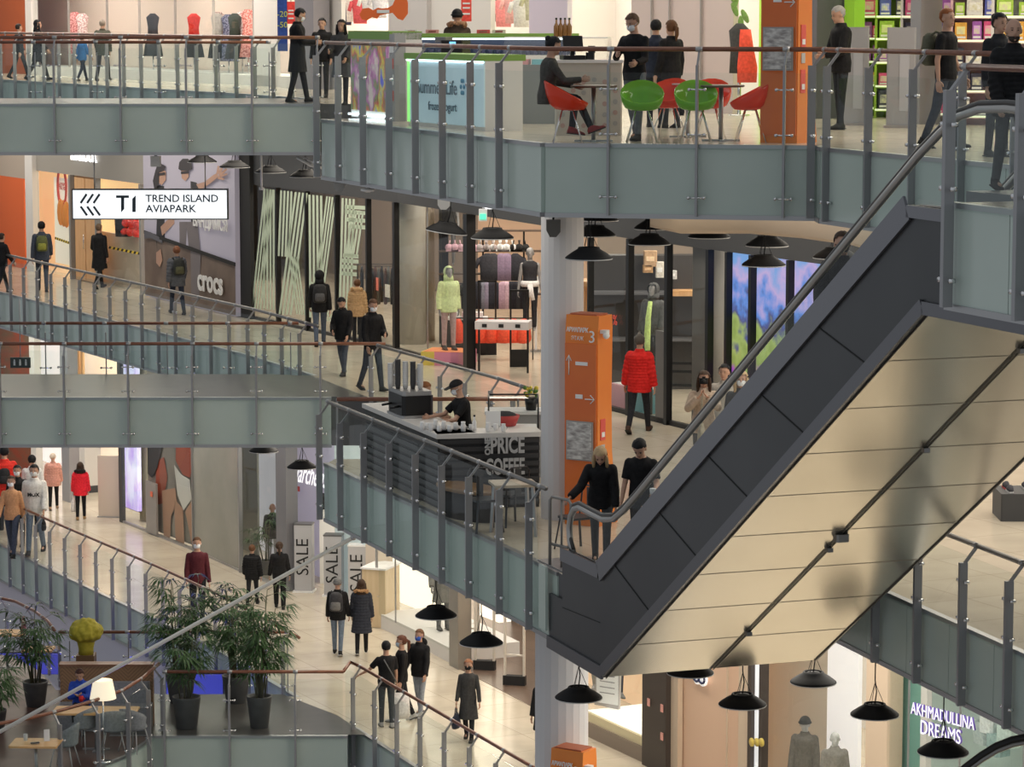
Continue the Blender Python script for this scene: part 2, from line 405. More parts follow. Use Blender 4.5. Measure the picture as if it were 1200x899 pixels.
# bridges: front rails with posts at the picture columns read from the photograph
x0 = bx(-60)
pp = [-5, 71, 147.5, 223.5, 299.5, 375]
railing('brown-railed glass balustrade along the near edge of the top-floor bridge', [(x0, BF), (bx(378), BF)], Z2, 1.24, posts=spx([-60] + pp, x0, BF), group=None)
railing('brown-railed glass balustrade along the near edge of the middle bridge', [(x0, BF), (bx(450) + .03, BF)], Z1, 1.02, posts=spx([-60, 1, 76, 151, 226, 301, 376], x0, BF))
railing('brown-railed glass balustrade behind the plant pots, near edge of the lowest bridge', [(bx(186, 55.2), 55.2), (bx(400, 55.2), 55.2)], Z0, 1.22, posts=spx([188, 265, 343], bx(186, 55.2), 55.2))
YB = 59.8
x1 = bx(-50, YB)
railing('far-side balustrade of the top-floor bridge with brown handrail', [(x1, YB), (bx(318, YB), YB)], Z2, 1.12, over=0, posts=spx([-30, 46, 118, 191, 247 + 13, 318], x1, YB), wide=.02, deep=.04, arm=False, side=-1)
railing('far-side balustrade of the middle bridge with dark brown handrail', [(x1, YB), (bx(350, YB), YB)], Z1, 1.05, over=0, posts=spx([-20, 52, 123, 195, 267, 340], x1, YB), wide=.02, deep=.04, arm=False, side=-1)
YL = 58.7
railing('far-side balustrade of the lowest bridge behind the yellow sculpture and palms', [(bx(62, YL), YL), (bx(333, YL), YL)], Z0, 1.25, over=0, posts=spx([74, 144, 214, 284, 333], bx(62, YL), YL), wide=.02, deep=.04, arm=False, side=-1)
# galleries on the left
railing('slanting balustrade along the upper-left gallery of the top floor', EDGE_M, Z2, 1.2, spacing=1.12, side=1, deep=.08, group=None)
railing('slanting balustrade on the middle gallery below the hanging mall sign', EDGE_M, Z1, 1.0, spacing=1.05, side=1, wood=False, deep=.08)
railing('slanting balustrade of the lowest gallery running down to the potted palms', EDGE_L, Z0, 1.2, spacing=1.05, side=1, deep=.08, wood=True)
railing('balustrade behind the coffee stand beside the walkway of the middle floor', [(-2.55, 56.2), (-.19, 50.9), (.35, 49.4)], Z1, 1.0, spacing=1.13, start=.05, wood=False, deep=.08)
railing('brown-railed balustrade in front of the woman with the dark handbag', [(-3.1, 56.05), (-2.9, 55.7), (-.11, 49.07), (1.2, 46.0)], Z0, 1.22, spacing=1.18, start=.45, wood=True, deep=.08, ends=[(bx(400, 55.2), 55.25, Z0 + 1.22), None])
# promontories (left slanting face); post columns read from the photograph
def line_posts(A_, B_, pxs, z):
    (xa, ya), (xb, yb) = A_, B_; out = []
    L = math.hypot(xb - xa, yb - ya)
    for px in pxs:
        k = px - 600.0; dx, dy = xb - xa, yb - ya
        t = (k * (ya * CT + (EYE - z) * ST) - xa * FPX) / (dx * FPX - k * dy * CT); out.append(min(max(t * L, .03), L - .03))
    return out
def prom_posts(pxs, z): return line_posts(PROM[0], PROM[1], pxs, z)
railing('brown-railed glass balustrade of the frozen yogurt terrace, slanting side', [PROM[0], PROM[1], FC2, o2(.0, 3.05), o2(9.8, 3.05)], Z2, 1.22,
        posts=prom_posts([382, 408, 437, 468, 499, 531, 564, 598], Z2) + [plen(PROM) + d for d in (.85, 2.0, 3.12)] + [plen(PROM) + plen([PROM[1], FC2]) + d for d in (.12, .72, 1.86, 3.0, 4.2, 5.4, 6.6, 7.8)], deep=.10, wide=.03, gtop=.3)
railing('glass balustrade with flat grey posts around the coffee terrace', [PROM[0], PROM[1]], Z1, 1.0,
        posts=prom_posts([384, 410, 438, 468, 499, 530, 562, 598, 633], Z1), wood=False, deep=.10, wide=.03, gtop=.04, glass_low=Z1 - .9)
railing('balustrade at the head of the escalator by the bald man', [o2(10.5, -.84), o2(16, -.84)], Z2, 1.2, posts=[.08, 1.35, 2.6], deep=.10, wide=.06, gtop=.35)
railing('balustrade under the escalator along the middle floor on the right', RE, Z1, 1.0, posts=line_posts(RE[0], RE[1], [1040, 1089, 1142, 1196, 1255], Z1), wood=False, deep=.10, wide=.05)
# middle terrace back rail in brown wood
t = thing('wooden_handrail', 'brown wooden handrail behind the coffee counter', 'handrail')
MB().tube([(-2.85, 48.2, Z1 + 1.0), (.3, 48.25, Z1 + 1.0)], .035, 10).build('rail', RAILWOOD, t)
for x in (-2.85, -1.9, -.9, .1): MB().box((x, 48.22, Z1 + .5), (.03, .06, 1.0)).build('post', POSTM, t)
# curved café rails, lower left
def arc_pts(pxs, z): return [(at(x, y, z).x, at(x, y, z).y) for x, y in pxs]
A1 = arc_pts([(-25, 701), (0, 701), (18, 705), (40, 716), (56, 728), (64, 739)], 1.22)
railing('curved balustrade round the far side of the cafe terrace', A1, Z0, 1.22, over=0, spacing=1.15, start=.5, side=-1, arm=True, deep=.06)
A2 = arc_pts([(186, 778), (168, 794), (144, 809), (108, 822), (66, 834), (33, 842), (0, 848), (-30, 851)], 1.22)
railing('curved balustrade in front of the cafe tables and the floor lamp', A2, Z0, 1.22, posts=[.35, 1.35, 2.35, 3.3, 4.3], side=-1, deep=.08, wide=.04, over=.6)
# cafe terrace slab
cp = [(bx(188, 55.2), 55.2)] + A2[::1]
poly = [(-3.46 - 4.1, 55.2)] + A2 + [(-16, A2[-1][1]), (-16, 63.5)] + A1[1:] + [(-7.6, 58.8)]
DW = noisy('dark_red_brown_floor', (.085, .045, .035), (.12, .065, .05), 2.5, .35, 0, (1, 1, 1))
struct('floor_cafe', MB().prism(poly, -.55, .0), [DW])
fascia('trim_16', A2, 0, .6, .05, 1.0, side=-1)

# ================================================================ ESCALATOR
GP = noisy('escalator_dark_cladding', (.046, .048, .053), (.058, .06, .065), .6, .34, .35, (1, 1, 1), 0, 3)
DECKM = mat('escalator_deck_metal', (.20, .20, .22), .28, .8)
CREAMM = noisy('escalator_underside_sheet', (.70, .66, .57), (.66, .62, .53), .7, .22, .9, (1, 1, 1), 0, 3)
SEAM = mat('seam_dark', (.02, .02, .02), .7)
es = thing('escalator', 'pair of steep escalators with dark grey sides and a cream metal underside', 'escalator')
W = 2.97
SL = (11.71 - 6.77) / (7.98 - .08)
def deckz(t): return 6.67 if t < -.05 else min(6.70 + (t + .05) * SL, 11.72)
ZB0, ZB1 = 5.27, 10.62
def botz(t): return ZB0 if t < 0 else min(ZB0 + t * (ZB1 - ZB0) / 8.3, ZB1)
T0, T1 = -1.42, 10.5
side_prof = [(T0, 6.64), (-.1, 6.64), (7.95, 6.66 + 8.0 * SL), (T1, 11.69), (T1, ZB1), (8.3, ZB1), (0, ZB0), (-1.9, 5.33), (-1.9, 6.0), (T0, 6.0)]
for off, th_ in ((0, .04), (W - .04, .04)):
    mb = MB(); mb.slabpoly([esc(t, z, off) for t, z in side_prof], EV * th_); mb.build('side_panel', GP, es)
# raised border strips, sheet joints on the near side
mb = MB()
def strip(mb, a, b, w_, off=-.02, d=.03, mi=0):
    mb.bar(esc(a[0], a[1], off), esc(b[0], b[1], off), d, w_, mi, up=(0, 0, 1))
strip(mb, (-1.9, 5.36), (.02, 5.33), .16); strip(mb, (0, ZB0 + .08), (8.3, ZB1 + .08), .15); strip(mb, (8.3, ZB1 + .06), (T1, ZB1 + .06), .13)
mb.build('border_strip', mat('escalator_border_metal', (.15, .15, .165), .3, .7), es)
mb = MB(); strip(mb, (T0, 6.60), (-.12, 6.60), .17); strip(mb, (-.12, 6.60), (7.95, 6.60 + 8.05 * SL), .26); strip(mb, (7.95, 11.6), (T1, 11.6), .12)
mb.build('deck_strip', DECKM, es)
for t0, t1 in ((1.2, .35), (2.6, 1.75), (4.0, 3.15), (5.4, 4.55), (6.8, 5.95), (9.0, 9.0)):
    mb = MB(); a, b = esc(t0 + .3, botz(t0 + .3) + .15, -.006), esc(t1, deckz(t1) - .18, -.006)
    mb.bar(a, b, .008, .012, up=(0, 0, 1)); mb.build('panel_joint', SEAM, es)
MB().bar(esc(-1.4, 5.9, -.006), esc(-.1, 5.95, -.006), .006, .008).build('panel_joint', SEAM, es)
# underside: sheets with fine joints, centre seam rod
mb = MB()
def us(t, off, lift=0): return esc(t, botz(t) - lift, off)
mb.slabpoly([us(0.01, .05), us(8.28, .05), us(8.28, W - .05), us(.01, W - .05)], Vector((0, 0, .03)))
mb.slabpoly([us(8.28, .05), us(T1 + 0, .05), us(T1 + 0, W - .05), us(8.28, W - .05)], Vector((0, 0, .03)))
mb.slabpoly([us(-1.9, .05), us(.01, .05), us(.01, W - .05), us(-1.9, W - .05)], Vector((0, 0, .03)))
mb.build('underside_sheet', CREAMM, es)
mb = MB()
for k in range(1, 9):
    t = k * .93; mb.bar(us(t, .05, .002), us(t, W - .05, .002), .008, .003)
mb.build('sheet_joint', mat('sheet_joint', (.38, .33, .26), .5), es)
mb = MB()
for o in (.04, W / 2 - .022, W / 2 + .022, W - .04): mb.bar(us(0, o, .012), us(8.3, o, .012), .010, .012)
mb.build('seam_rod', mat('seam_rod_metal', (.10, .095, .09), .3, .8), es)
for k, t in enumerate((1.1, 3.3, 3.6, 5.6, 7.6)):
    mb = MB(); c = us(t, W / 2, .04)
    if k == 2: mb.box(c, (.16, .13, .09), rz=.35, ch=.02)
    else: mb.box(c, (.07, .07, .05), rz=.35)
    mb.build('bracket', mat('bracket_metal', (.25, .24, .23), .3, .9), es)
# two lanes: steps, inner skirts, balustrades, handrails
STEPM = mat('escalator_step_metal', (.16, .16, .17), .45, .6)
def laneo(l): return .14 if l == 0 else W / 2 + .12
LW = 1.2
for l in (0, 1):
    o0 = laneo(l)
    mb = MB(); t = -1.9
    nst = 24
    pitch = .40; rise = pitch * SL
    tt = 0.0; z = 6.3
    mb.slabpoly([esc(-1.9, 6.30, o0), esc(.0, 6.30, o0), esc(.0, 6.30, o0 + LW), esc(-1.9, 6.30, o0 + LW)], Vector((0, 0, -.06)))
    k = 0
    while z < Z2 - .05:
        z = min(6.3 + (k + .35) * rise, Z2 - .01); a = k * pitch
        mb.slabpoly([esc(a, z, o0 + .02), esc(a + pitch + .02, z, o0 + .02), esc(a + pitch + .02, z, o0 + LW - .02), esc(a, z, o0 + LW - .02)], Vector((0, 0, -.3))); k += 1
    a = k * pitch
    mb.slabpoly([esc(a, Z2, o0), esc(T1, Z2, o0), esc(T1, Z2, o0 + LW), esc(a, Z2, o0 + LW)], Vector((0, 0, -.1)))
    mb.build('step_band', STEPM, es)
    mb = MB()
    for o in (o0 - .02, o0 + LW): mb.slabpoly([esc(T0, 6.64, o), esc(-.1, 6.64, o), esc(7.95, 6.66 + 8.0 * SL, o), esc(T1, 11.69, o), esc(T1, 11.2, o), esc(7.9, 11.1, o), (esc(0, 5.9, o)), esc(T0, 5.9, o)], EV * .02)
    mb.build('skirt', STEEL, es)
def hrz(t): return 7.27 + 0 * t if t < 0.0 else min(7.27 + max(0, t - .15) * .625, 12.66)
for o in (.07, laneo(0) + LW + .05, laneo(1) - .06, W - .07):
    # handrail loop
    pts = []
    for a in range(0, 9):
        th_ = -PI / 2 - PI * a / 8; pts.append(esc(-1.02 + .30 * math.cos(th_), 6.97 + .30 * math.sin(th_), o)) if a > 2 else None
    pts = [esc(-1.20, 6.66, o), esc(-1.32, 6.80, o), esc(-1.36, 6.97, o), esc(-1.30, 7.14, o), esc(-1.18, 7.25, o), esc(-1.0, 7.30, o), esc(-.6, 7.28, o), esc(-.2, 7.27, o), esc(.15, 7.33, o), esc(.5, 7.50, o), esc(.95, 7.77, o)]
    pts += [esc(t, 7.77 + (t - .95) * (12.30 - 7.77) / (8.2 - .95), o) for t in (3, 5, 7, 8.0)]
    pts += [esc(8.45, 12.42, o), esc(8.8, 12.58, o), esc(9.2, 12.66, o), esc(9.7, 12.68, o), esc(10.3, 12.66, o), esc(10.55, 12.55, o), esc(10.68, 12.35, o), esc(10.70, 12.1, o), esc(10.62, 11.9, o)]
    up_ = [p + Vector((0, 0, .028)) for p in pts]
    MB().tube(up_, .026, 10).build('rubber_handrail', mat('handrail_rubber', (.05, .048, .046), .3), es)
    MB().tube([p - Vector((0, 0, .03)) for p in pts], .042, 10).build('handrail_guide', mat('guide_metal', (.42, .41, .40), .32, .85), es)
    top = pts[2:-1]
    mb = MB()
    for p, q in zip(pts[1:-2], pts[2:-1]):
        def dk(p): t = (p - Vector((EA.x, EA.y, 0)) - EV * o).dot(EU); return Vector((p.x, p.y, min(deckz(t), p.z - .02)))
        a_, b_ = dk(p), dk(q)
        mb.slabpoly([a_, b_, q - Vector((0, 0, .03)), p - Vector((0, 0, .03))], EV * .008)
    mb.build('glass_side', GLASS, es)
# landing plates, comb, entry guard rails at the foot
mb = MB(); mb.slabpoly([esc(-2.6, Z1 + .008, .1), esc(-1.2, Z1 + .008, .1), esc(-1.2, Z1 + .008, W - .1), esc(-2.6, Z1 + .008, W - .1)], Vector((0, 0, .012))); mb.build('landing_plate', STEEL, es)
t = thing('guard_rail', 'grey tubular guard rail beside the foot of the escalator', 'rail')
g0 = Vector((.50, 38.75, 0)); gd = Vector((.27, -.35, 0))
mb = MB(); mb.tube([g0 + Vector((0, 0, Z1 + .0)), g0 + Vector((0, 0, Z1 + .88)), g0 + Vector((.03, -.03, Z1 + .93)), g0 + gd + Vector((-.03, .03, Z1 + .93)), g0 + gd + Vector((0, 0, Z1 + .88)), g0 + gd + Vector((0, 0, Z1 + .36)), g0 + gd + Vector((-.04, .05, Z1 + .3)), g0 + gd * .1 + Vector((0, 0, Z1 + .3))], .022, 8)
mb.build('bent_tube', RAILMETAL, t)
MB().cyl(g0 + gd * .55 + Vector((0, 0, Z1)), g0 + gd * .55 + Vector((0, 0, Z1 + .92)), .016, n=8).build('post', RAILMETAL, t)
# lights along the skirt reflected as small lamp
# glazed flank panel at the landing
tag(MB().slabpoly([esc(-2.15, 5.5, -.02), esc(-1.9, 5.5, -.02), esc(-1.9, 6.35, -.02), esc(-2.15, 6.35, -.02)], EV * -.03).build('flank_panel', FROST), None, None, None, 'structure').name = 'trim_17'

# head of the next escalator down, lower right corner
t = thing('escalator_balustrade', 'black curved escalator handrail over glass in the lower right corner', 'escalator')
lp = [atY(x, y, 33.0) for x, y in ((1060, 965), (1100, 926), (1130, 900), (1150, 885), (1168, 874), (1186, 867), (1205, 863), (1260, 861))]
MB().tube(lp, .04, 10).build('rubber_handrail', BLACK, t); MB().tube([p - Vector((0, 0, .06)) for p in lp], .032, 10).build('handrail_guide', RAILMETAL, t)
q = MB()
for p, r2 in zip(lp, lp[1:]):
    q.slabpoly([p - Vector((0, 0, .85)), r2 - Vector((0, 0, .85)), r2 - Vector((0, 0, .07)), p - Vector((0, 0, .07))], (0, .012, 0))
q.build('glass_side', GLASS, t)
q = MB()
for p, r2 in zip(lp, lp[1:]): q.slabpoly([(p.x, p.y - .05, 0), (r2.x, r2.y - .05, 0), (r2.x, r2.y - .05, r2.z - .85), (p.x, p.y - .05, p.z - .85)], (0, .12, 0))
q.build('side_panel', GP, t)
# ================================================================ LIGHTS UNDER THE CEILINGS
def walk_lights(z, n, power, off, x0=0, x1=1, w_=1.2, col=(1, .90, .76), nm='ceiling_light'):
    pts = WALL[1:]; L = plen(pts)
    for i in range(n):
        s = L * (x0 + (x1 - x0) * (i + .5) / n); (x, y), (dx, dy) = path_sample(pts, s)
        area_light(nm, (x + dy * off, y - dx * off, z), L / n * .8, w_, power, col, (0, 0, math.atan2(dy, dx)))
walk_lights(Z1 - 1.0, 6, 255, 1.8)
walk_lights(Z2 - 1.0, 6, 165, 1.8)
walk_lights(Z2 + 4.5, 5, 230, 2.5)
# lights inside the shops
walk_lights(Z1 - 1.05, 7, 270, -2.4, nm='shop_light')
walk_lights(Z2 - 1.05, 7, 270, -2.4, nm='shop_light')
walk_lights(Z2 + 4.0, 5, 430, -2.4, nm='shop_light')
area_light('terrace_light', (-1.2, 43.2, Z2 - 1.0), 3, 3, 40)
area_light('terrace_light', (-1.2, 43.2, Z2 + 4.2), 4, 6, 100, (1, .95, .88))
area_light('terrace_light', (3, 40, Z2 - 1.0), 3, 5, 60)

area_light('terrace_light', (4.6, 42, Z1 - 1.0), 4, 6, 260)
area_light('terrace_light', (6.5, 40, Z2 - 1.0), 4, 6, 120)
for x, y in ((-13.2, 81.5), (-9.6, 76), (-6.6, 70.6)): area_light('window_light', (x, y, Z2 + 4.3), 4, .8, 190, (1, .88, .78))  # extra lamps added to brighten the top-left shop wall
# ================================================================ PEOPLE
def cmat(c, rough=.8, nm='cloth'):
    key = '%s_%02x%02x%02x_%d' % (nm, int(c[0] * 255), int(c[1] * 255), int(c[2] * 255), int(rough * 100))
    if key in MATS: return MATS[key]
    c2 = tuple(min(1, x * 1.25 + .004) for x in c)
    m = noisy(key, c, c2, 22, rough, 0, (1, 1, 1), .15, 3)
    m.node_tree.nodes['Principled BSDF'].inputs['Specular IOR Level'].default_value = .22
    return m
SKIN = noisy('skin', (.50, .29, .20), (.56, .33, .235), 9, .55)
SKIN2 = noisy('skin_plastic_grey', (.30, .29, .29), (.34, .33, .33), 9, .4)
DARKF = mat('eye_dark', (.02, .015, .012), .4); LIPS = mat('lips', (.35, .12, .10), .5)
def remesh(mb, voxel, smooth=3):
    me = bpy.data.meshes.new('tmp'); me.from_pydata(mb.v, [], mb.f)
    bm = bmesh.new(); bm.from_mesh(me); bmesh.ops.recalc_face_normals(bm, faces=bm.faces); bm.to_mesh(me); bm.free()
    o = bpy.data.objects.new('tmp', me); COL.objects.link(o)
    m = o.modifiers.new('r', 'REMESH'); m.mode = 'VOXEL'; m.voxel_size = voxel
    if smooth: s = o.modifiers.new('s', 'SMOOTH'); s.iterations = smooth; s.factor = .5
    dg = bpy.context.evaluated_depsgraph_get(); e = o.evaluated_get(dg).to_mesh()
    vs = [tuple(v.co) for v in e.vertices]; fs = [list(p.vertices) for p in e.polygons]
    bpy.data.objects.remove(o); bpy.data.meshes.remove(me)
    r = MB(); r.add(vs, fs, 0, True); return r
def loft(mb, rings, n=16, mi=0):
    V = []
    for c, rx, ry, M in rings:
        for k in range(n):
            a = 2 * PI * k / n; V.append(Vector(c) + M @ Vector((rx * math.cos(a), ry * math.sin(a), 0)))
    F = [[i * n + k, i * n + (k + 1) % n, (i + 1) * n + (k + 1) % n, (i + 1) * n + k] for i in range(len(rings) - 1) for k in range(n)]
    F += [list(range(n))[::-1], [(len(rings) - 1) * n + k for k in range(n)]]
    mb.add(V, F, mi, True)
I3 = Matrix.Identity(3)
def capsule(mb, a, b, ra, rb, n=10): mb.tube([a, b], [ra, rb], n); mb.ball(a, ra, 8); mb.ball(b, rb, 8)
R_ = math.radians
class Fig: pass
def figure(H=1.75, lean=0, legs=((0, 0), (0, 0)), arms=((5, 8, 15), (5, 8, 15)), head=(0, 0), spread=.09, sit=None, turn=0):
    k = H / 1.75; g = Fig(); g.k = k; g.H = H
    th, sh = .43 * k, .42 * k; ah = .075 * k
    def ld(a): return Vector((0, math.sin(R_(a)), -math.cos(R_(a))))
    hips = []; g.knee = []; g.ank = []
    for s, (hp, kn) in zip((-1, 1), legs):
        h = Vector((s * spread * k, 0, 0)); kk = h + ld(hp) * th; an = kk + ld(hp - kn) * sh
        hips.append(h); g.knee.append(kk); g.ank.append(an)
    hz = ah - min(a.z for a in g.ank) if sit is None else sit
    up = Vector((0, 0, hz)); g.hip = [h + up for h in hips]; g.knee = [q + up for q in g.knee]; g.ank = [q + up for q in g.ank]
    g.legs = legs
    g.P = up; g.u = Vector((0, math.sin(R_(lean)), math.cos(R_(lean)))); g.MT = Matrix.Rotation(-R_(lean), 3, 'X')
    g.neck = g.P + g.u * .56 * k
    g.sh = []; g.el = []; g.wr = []; g.fd = []
    for s, a in zip((-1, 1), arms):
        f, ab, e = a[:3]; inw = a[3] if len(a) > 3 else e * .3
        S = g.P + g.u * .468 * k + Vector((s * .162 * k, 0, 0))
        d1 = Vector((s * math.sin(R_(ab)), math.sin(R_(f)) * math.cos(R_(ab)), -math.cos(R_(f)) * math.cos(R_(ab))))
        b = ab - inw
        d2 = Vector((s * math.sin(R_(b)), math.sin(R_(f + e)) * math.cos(R_(b)), -math.cos(R_(f + e)) * math.cos(R_(b))))
        E = S + d1 * .29 * k; W_ = E + d2 * .25 * k
        g.sh.append(S); g.el.append(E); g.wr.append(W_); g.fd.append(d2)
    hp, hy = head
    g.MH = Matrix.Rotation(R_(hy), 3, 'Z') @ Matrix.Rotation(-R_(lean * .6 + hp), 3, 'X')
    g.MH = g.MH * 1.07
    g.hc = g.neck + g.u * .035 * k + g.MH @ Vector((0, .012, .112)) * k
    return g
def torso_rings(g, add, t0=-.08, t1=1.0, puff=0, female=False, flare=0.0, hem=None):
    k = g.k; P0, N = g.P, g.neck; prof = [(-.10, .155, .112), (.05, .168, .12), (.22, .152, .108), (.38, .142 - (.012 if female else 0), .10), (.6, .158, .115), (.78, .178 - (.015 if female else 0), .118), (.86, .176 - (.02 if female else 0), .105), (.93, .135, .085), (.97, .088, .072), (1.0, .060, .060)]
    def rad(t):
        for (a, x, y), (b, X, Y) in zip(prof, prof[1:]):
            if t <= b: q = max(0, (t - a) / (b - a)); return x + (X - x) * q, y + (Y - y) * q
        return prof[-1][1:]
    out = []; n = 42 if puff else 28
    for i in range(n + 1):
        t = t0 + (t1 - t0) * i / n; rx, ry = rad(max(t, -.1))
        if t < 0 and flare: rx += -t * flare * .3; ry += -t * flare * .3
        ad = add * (1 if t < .84 else max(.35, 1 - (t - .84) * 6))
        pf = puff * abs(math.sin(i * PI / 3.0)) if t < .9 else 0
        c = P0 + (N - P0) * t if t >= 0 else P0 + (N - P0) * 0 + Vector((0, 0, t * .56 * k)) + Vector((0, g.u.y * t * .1, 0))
        out.append((c, (rx + ad + pf) * k, (ry + ad + pf) * k, g.MT if t >= 0 else I3))
    return out
def hand(mb, w_, d, s, k, curl=35):
    d = d.normalized(); side = Vector((0, 1, 0)) if abs(d.y) < .8 else Vector((0, 0, 1))
    side = (side - d * side.dot(d)).normalized(); nrm = d.cross(side).normalized() * (-s)   # palm faces the body
    M = Matrix((nrm, side, d)).transposed()
    mb.ball(w_ + d * .052 * k, (.016 * k, .042 * k, .055 * k), 10, M=M.to_4x4())
    for i, ln in enumerate((.070, .078, .072, .056)):
        b = w_ + d * .090 * k + side * (.030 - .0205 * i) * k
        a1 = R_(curl * .5); a2 = R_(curl * 1.4)
        m = b + (d * math.cos(a1) + nrm * -math.sin(a1) * -1) * ln * .5 * k
        e = m + (d * math.cos(a2) + nrm * math.sin(a2)) * ln * .5 * k
        mb.tube([b - d * .02 * k, m, e], [.0095 * k, .0085 * k, .007 * k], 6)
    b = w_ + d * .03 * k + side * .03 * k
    mb.tube([b, b + (side * .6 + d * .7).normalized() * .035 * k, b + (side * .6 + d * .7).normalized() * .035 * k + (d + nrm * .4).normalized() * .03 * k], [.012 * k, .011 * k, .008 * k], 6)
def person(label, x, y, z, face, H=1.75, top=('jacket', (.02, .02, .022)), legc=(.02, .022, .03), hair='short', hairc=(.03, .02, .015), shoe=(.02, .02, .02),
           mask=None, pose=None, extras=(), cat='person', skin=None, name='person', group=None, female=False, legw=.0, skirt=None, grp=None, plat=None, puffc=0, beard=None):
    pose = dict(pose or {}); g = figure(H, **pose); k = g.k
    root = thing(name, label, cat, (x, y, z), R_(face), group)
    sk = skin or SKIN
    # ---- body
    mb = MB(); loft(mb, torso_rings(g, -.012, -.1, 1.0, female=female))
    mb.tube([g.neck - g.u * .04 * k, g.hc - g.MH @ Vector((0, .012, .05)) * k], [.062 * k, .052 * k], 12)
    M4 = g.MH.to_4x4()
    mb.ball(g.hc + g.MH @ Vector((0, -.008, .022)) * k, (.076 * k, .095 * k, .088 * k), 16, M=M4)
    mb.ball(g.hc + g.MH @ Vector((0, .022, -.045)) * k, (.056 * k, .066 * k, .068 * k), 14, M=M4)
    mb.ball(g.hc + g.MH @ Vector((0, .088, -.018)) * k, (.013 * k, .02 * k, .024 * k), 8, M=M4)
    mb.ball(g.hc + g.MH @ Vector((0, .075, -.088)) * k, (.02 * k, .016 * k, .014 * k), 8, M=M4)
    for s in (-1, 1): mb.ball(g.hc + g.MH @ Vector((s * .077, -.005, -.012)) * k, (.010 * k, .02 * k, .031 * k), 8, M=M4)
    for i in (0, 1):
        capsule(mb, g.hip[i] + Vector((0, 0, .02)), g.knee[i], .078 * k, .05 * k); capsule(mb, g.knee[i], g.ank[i], .05 * k, .036 * k)
        ft = Vector((0, .13, -.048)) * k; capsule(mb, g.ank[i] + Vector((0, -.01, -.03)) * k, g.ank[i] + ft, .030 * k, .020 * k)
        capsule(mb, g.sh[i], g.el[i], .046 * k, .037 * k); capsule(mb, g.el[i], g.wr[i], .037 * k, .025 * k)
    body = remesh(mb, .0125 * k, 2)
    if cat != 'mannequin' or True:
        for i, s in ((0, -1), (1, 1)): hand(body, g.wr[i], g.fd[i], s, k)
    if cat == 'person':
        for s in (-1, 1):
            body.ball(g.hc + g.MH @ Vector((s * .030, .083, .004)) * k, (.009 * k, .006 * k, .005 * k), 8, 1, M=M4)
            body.ball(g.hc + g.MH @ Vector((s * .031, .085, .024)) * k, (.015 * k, .006 * k, .003 * k), 8, 1, M=M4)
        body.ball(g.hc + g.MH @ Vector((0, .084, -.062)) * k, (.022 * k, .008 * k, .006 * k), 8, 2, M=M4)
    body.build('body', [sk, DARKF, LIPS], root, fix=False)
    # ---- trousers / tights
    if legc is not None:
        mb = MB(); rg = torso_rings(g, .008, -.1, .22, female=female); loft(mb, rg)
        for i in (0, 1):
            capsule(mb, g.hip[i] + Vector((0, 0, .01)), g.knee[i], (.090 + legw * .5) * k, (.062 + legw) * k)
            mb.tube([g.knee[i], g.ank[i] + (g.knee[i] - g.ank[i]) * .02], [(.062 + legw) * k, (.048 + legw) * k], 12)
        remesh(mb, .014 * k, 2).build('trousers', cmat(legc), root, fix=False)
    # ---- shoes
    if shoe is not None:
        for i in (0, 1):
            mb = MB(); a = g.ank[i]; hp, kn = g.legs[i]; pt = R_(max(-60, min(20, (hp - kn) * .8)))
            F = Matrix.Rotation(pt, 3, 'X')
            mb.tube([a + Vector((0, 0, .03 * k)), a + F @ Vector((0, -.008, -.03)) * k], [.05 * k, .048 * k], 10)
            rings = []
            for yy, rx, rz, zc in ((-.065, .022, .025, -.048), (-.045, .037, .04, -.036), (.0, .043, .052, -.026), (.06, .044, .046, -.034), (.12, .045, .028, -.048), (.17, .036, .022, -.054), (.195, .015, .012, -.06)):
                rings.append((a + F @ Vector((0, yy, zc)) * k, rx * k, rz * k, F @ Matrix.Rotation(PI / 2, 3, 'X')))
            loft(mb, rings, 10); q = remesh(mb, .012 * k, 1)
            q.slabpoly([a + F @ Vector((px_, py_, -.064)) * k for px_, py_ in ((-.036, -.065), (.036, -.065), (.046, .09), (.036, .17), (.0, .198), (-.036, .17), (-.046, .09))], F @ Vector((0, 0, -.012)) * k, 1)
            q.build('shoe', [cmat(shoe, .6), cmat((.5, .5, .5), .7) if 'whitesole' in extras else BLACKMAT], root, fix=False)
    # ---- upper garment
    if top:
        kind, tc = top[0], top[1]
        add, t0, puff, arm0, arm1, slv = {'tshirt': (.016, -.12, 0, .062, .055, .55), 'sweater': (.010, -.16, 0, .060, .044, 1), 'jacket': (.028, -.20, 0, .074, .056, 1),
            'puffer': (.040, -.30, .020, .084, .064, 1), 'coat': (.032, -.62, 0, .074, .056, 1), 'longpuffer': (.038, -.72, .014, .080, .060, 1), 'hoodie': (.03, -.22, 0, .076, .058, 1), 'dress': (.012, -.78, 0, .055, .042, 1), 'tank': (.004, -.05, 0, 0, 0, 0)}[kind]
        mb = MB(); loft(mb, torso_rings(g, add, t0, .985, puff, female, .22 if kind in ('coat', 'dress', 'longpuffer') else .05))
        if slv:
            for i in (0, 1):
                e = g.el[i]; S = g.sh[i]
                if slv < 1: mb.tube([S, S + (e - S) * .75], [arm0 * k, (arm1 + .008) * k], 12); mb.ball(S, arm0 * k, 10)
                else:
                    mb.ball(S, arm0 * k, 10); w1 = g.wr[i]; n_ = 7
                    pts = [S + (e - S) * j / n_ for j in range(n_)] + [e + (w1 - e) * j / n_ for j in range(n_ + 1)]
                    rs = [(arm0 + (arm1 - arm0) * j / (len(pts) - 1) + puff * .8 * (j % 2)) * k for j in range(len(pts))]
                    mb.tube(pts, rs, 12)
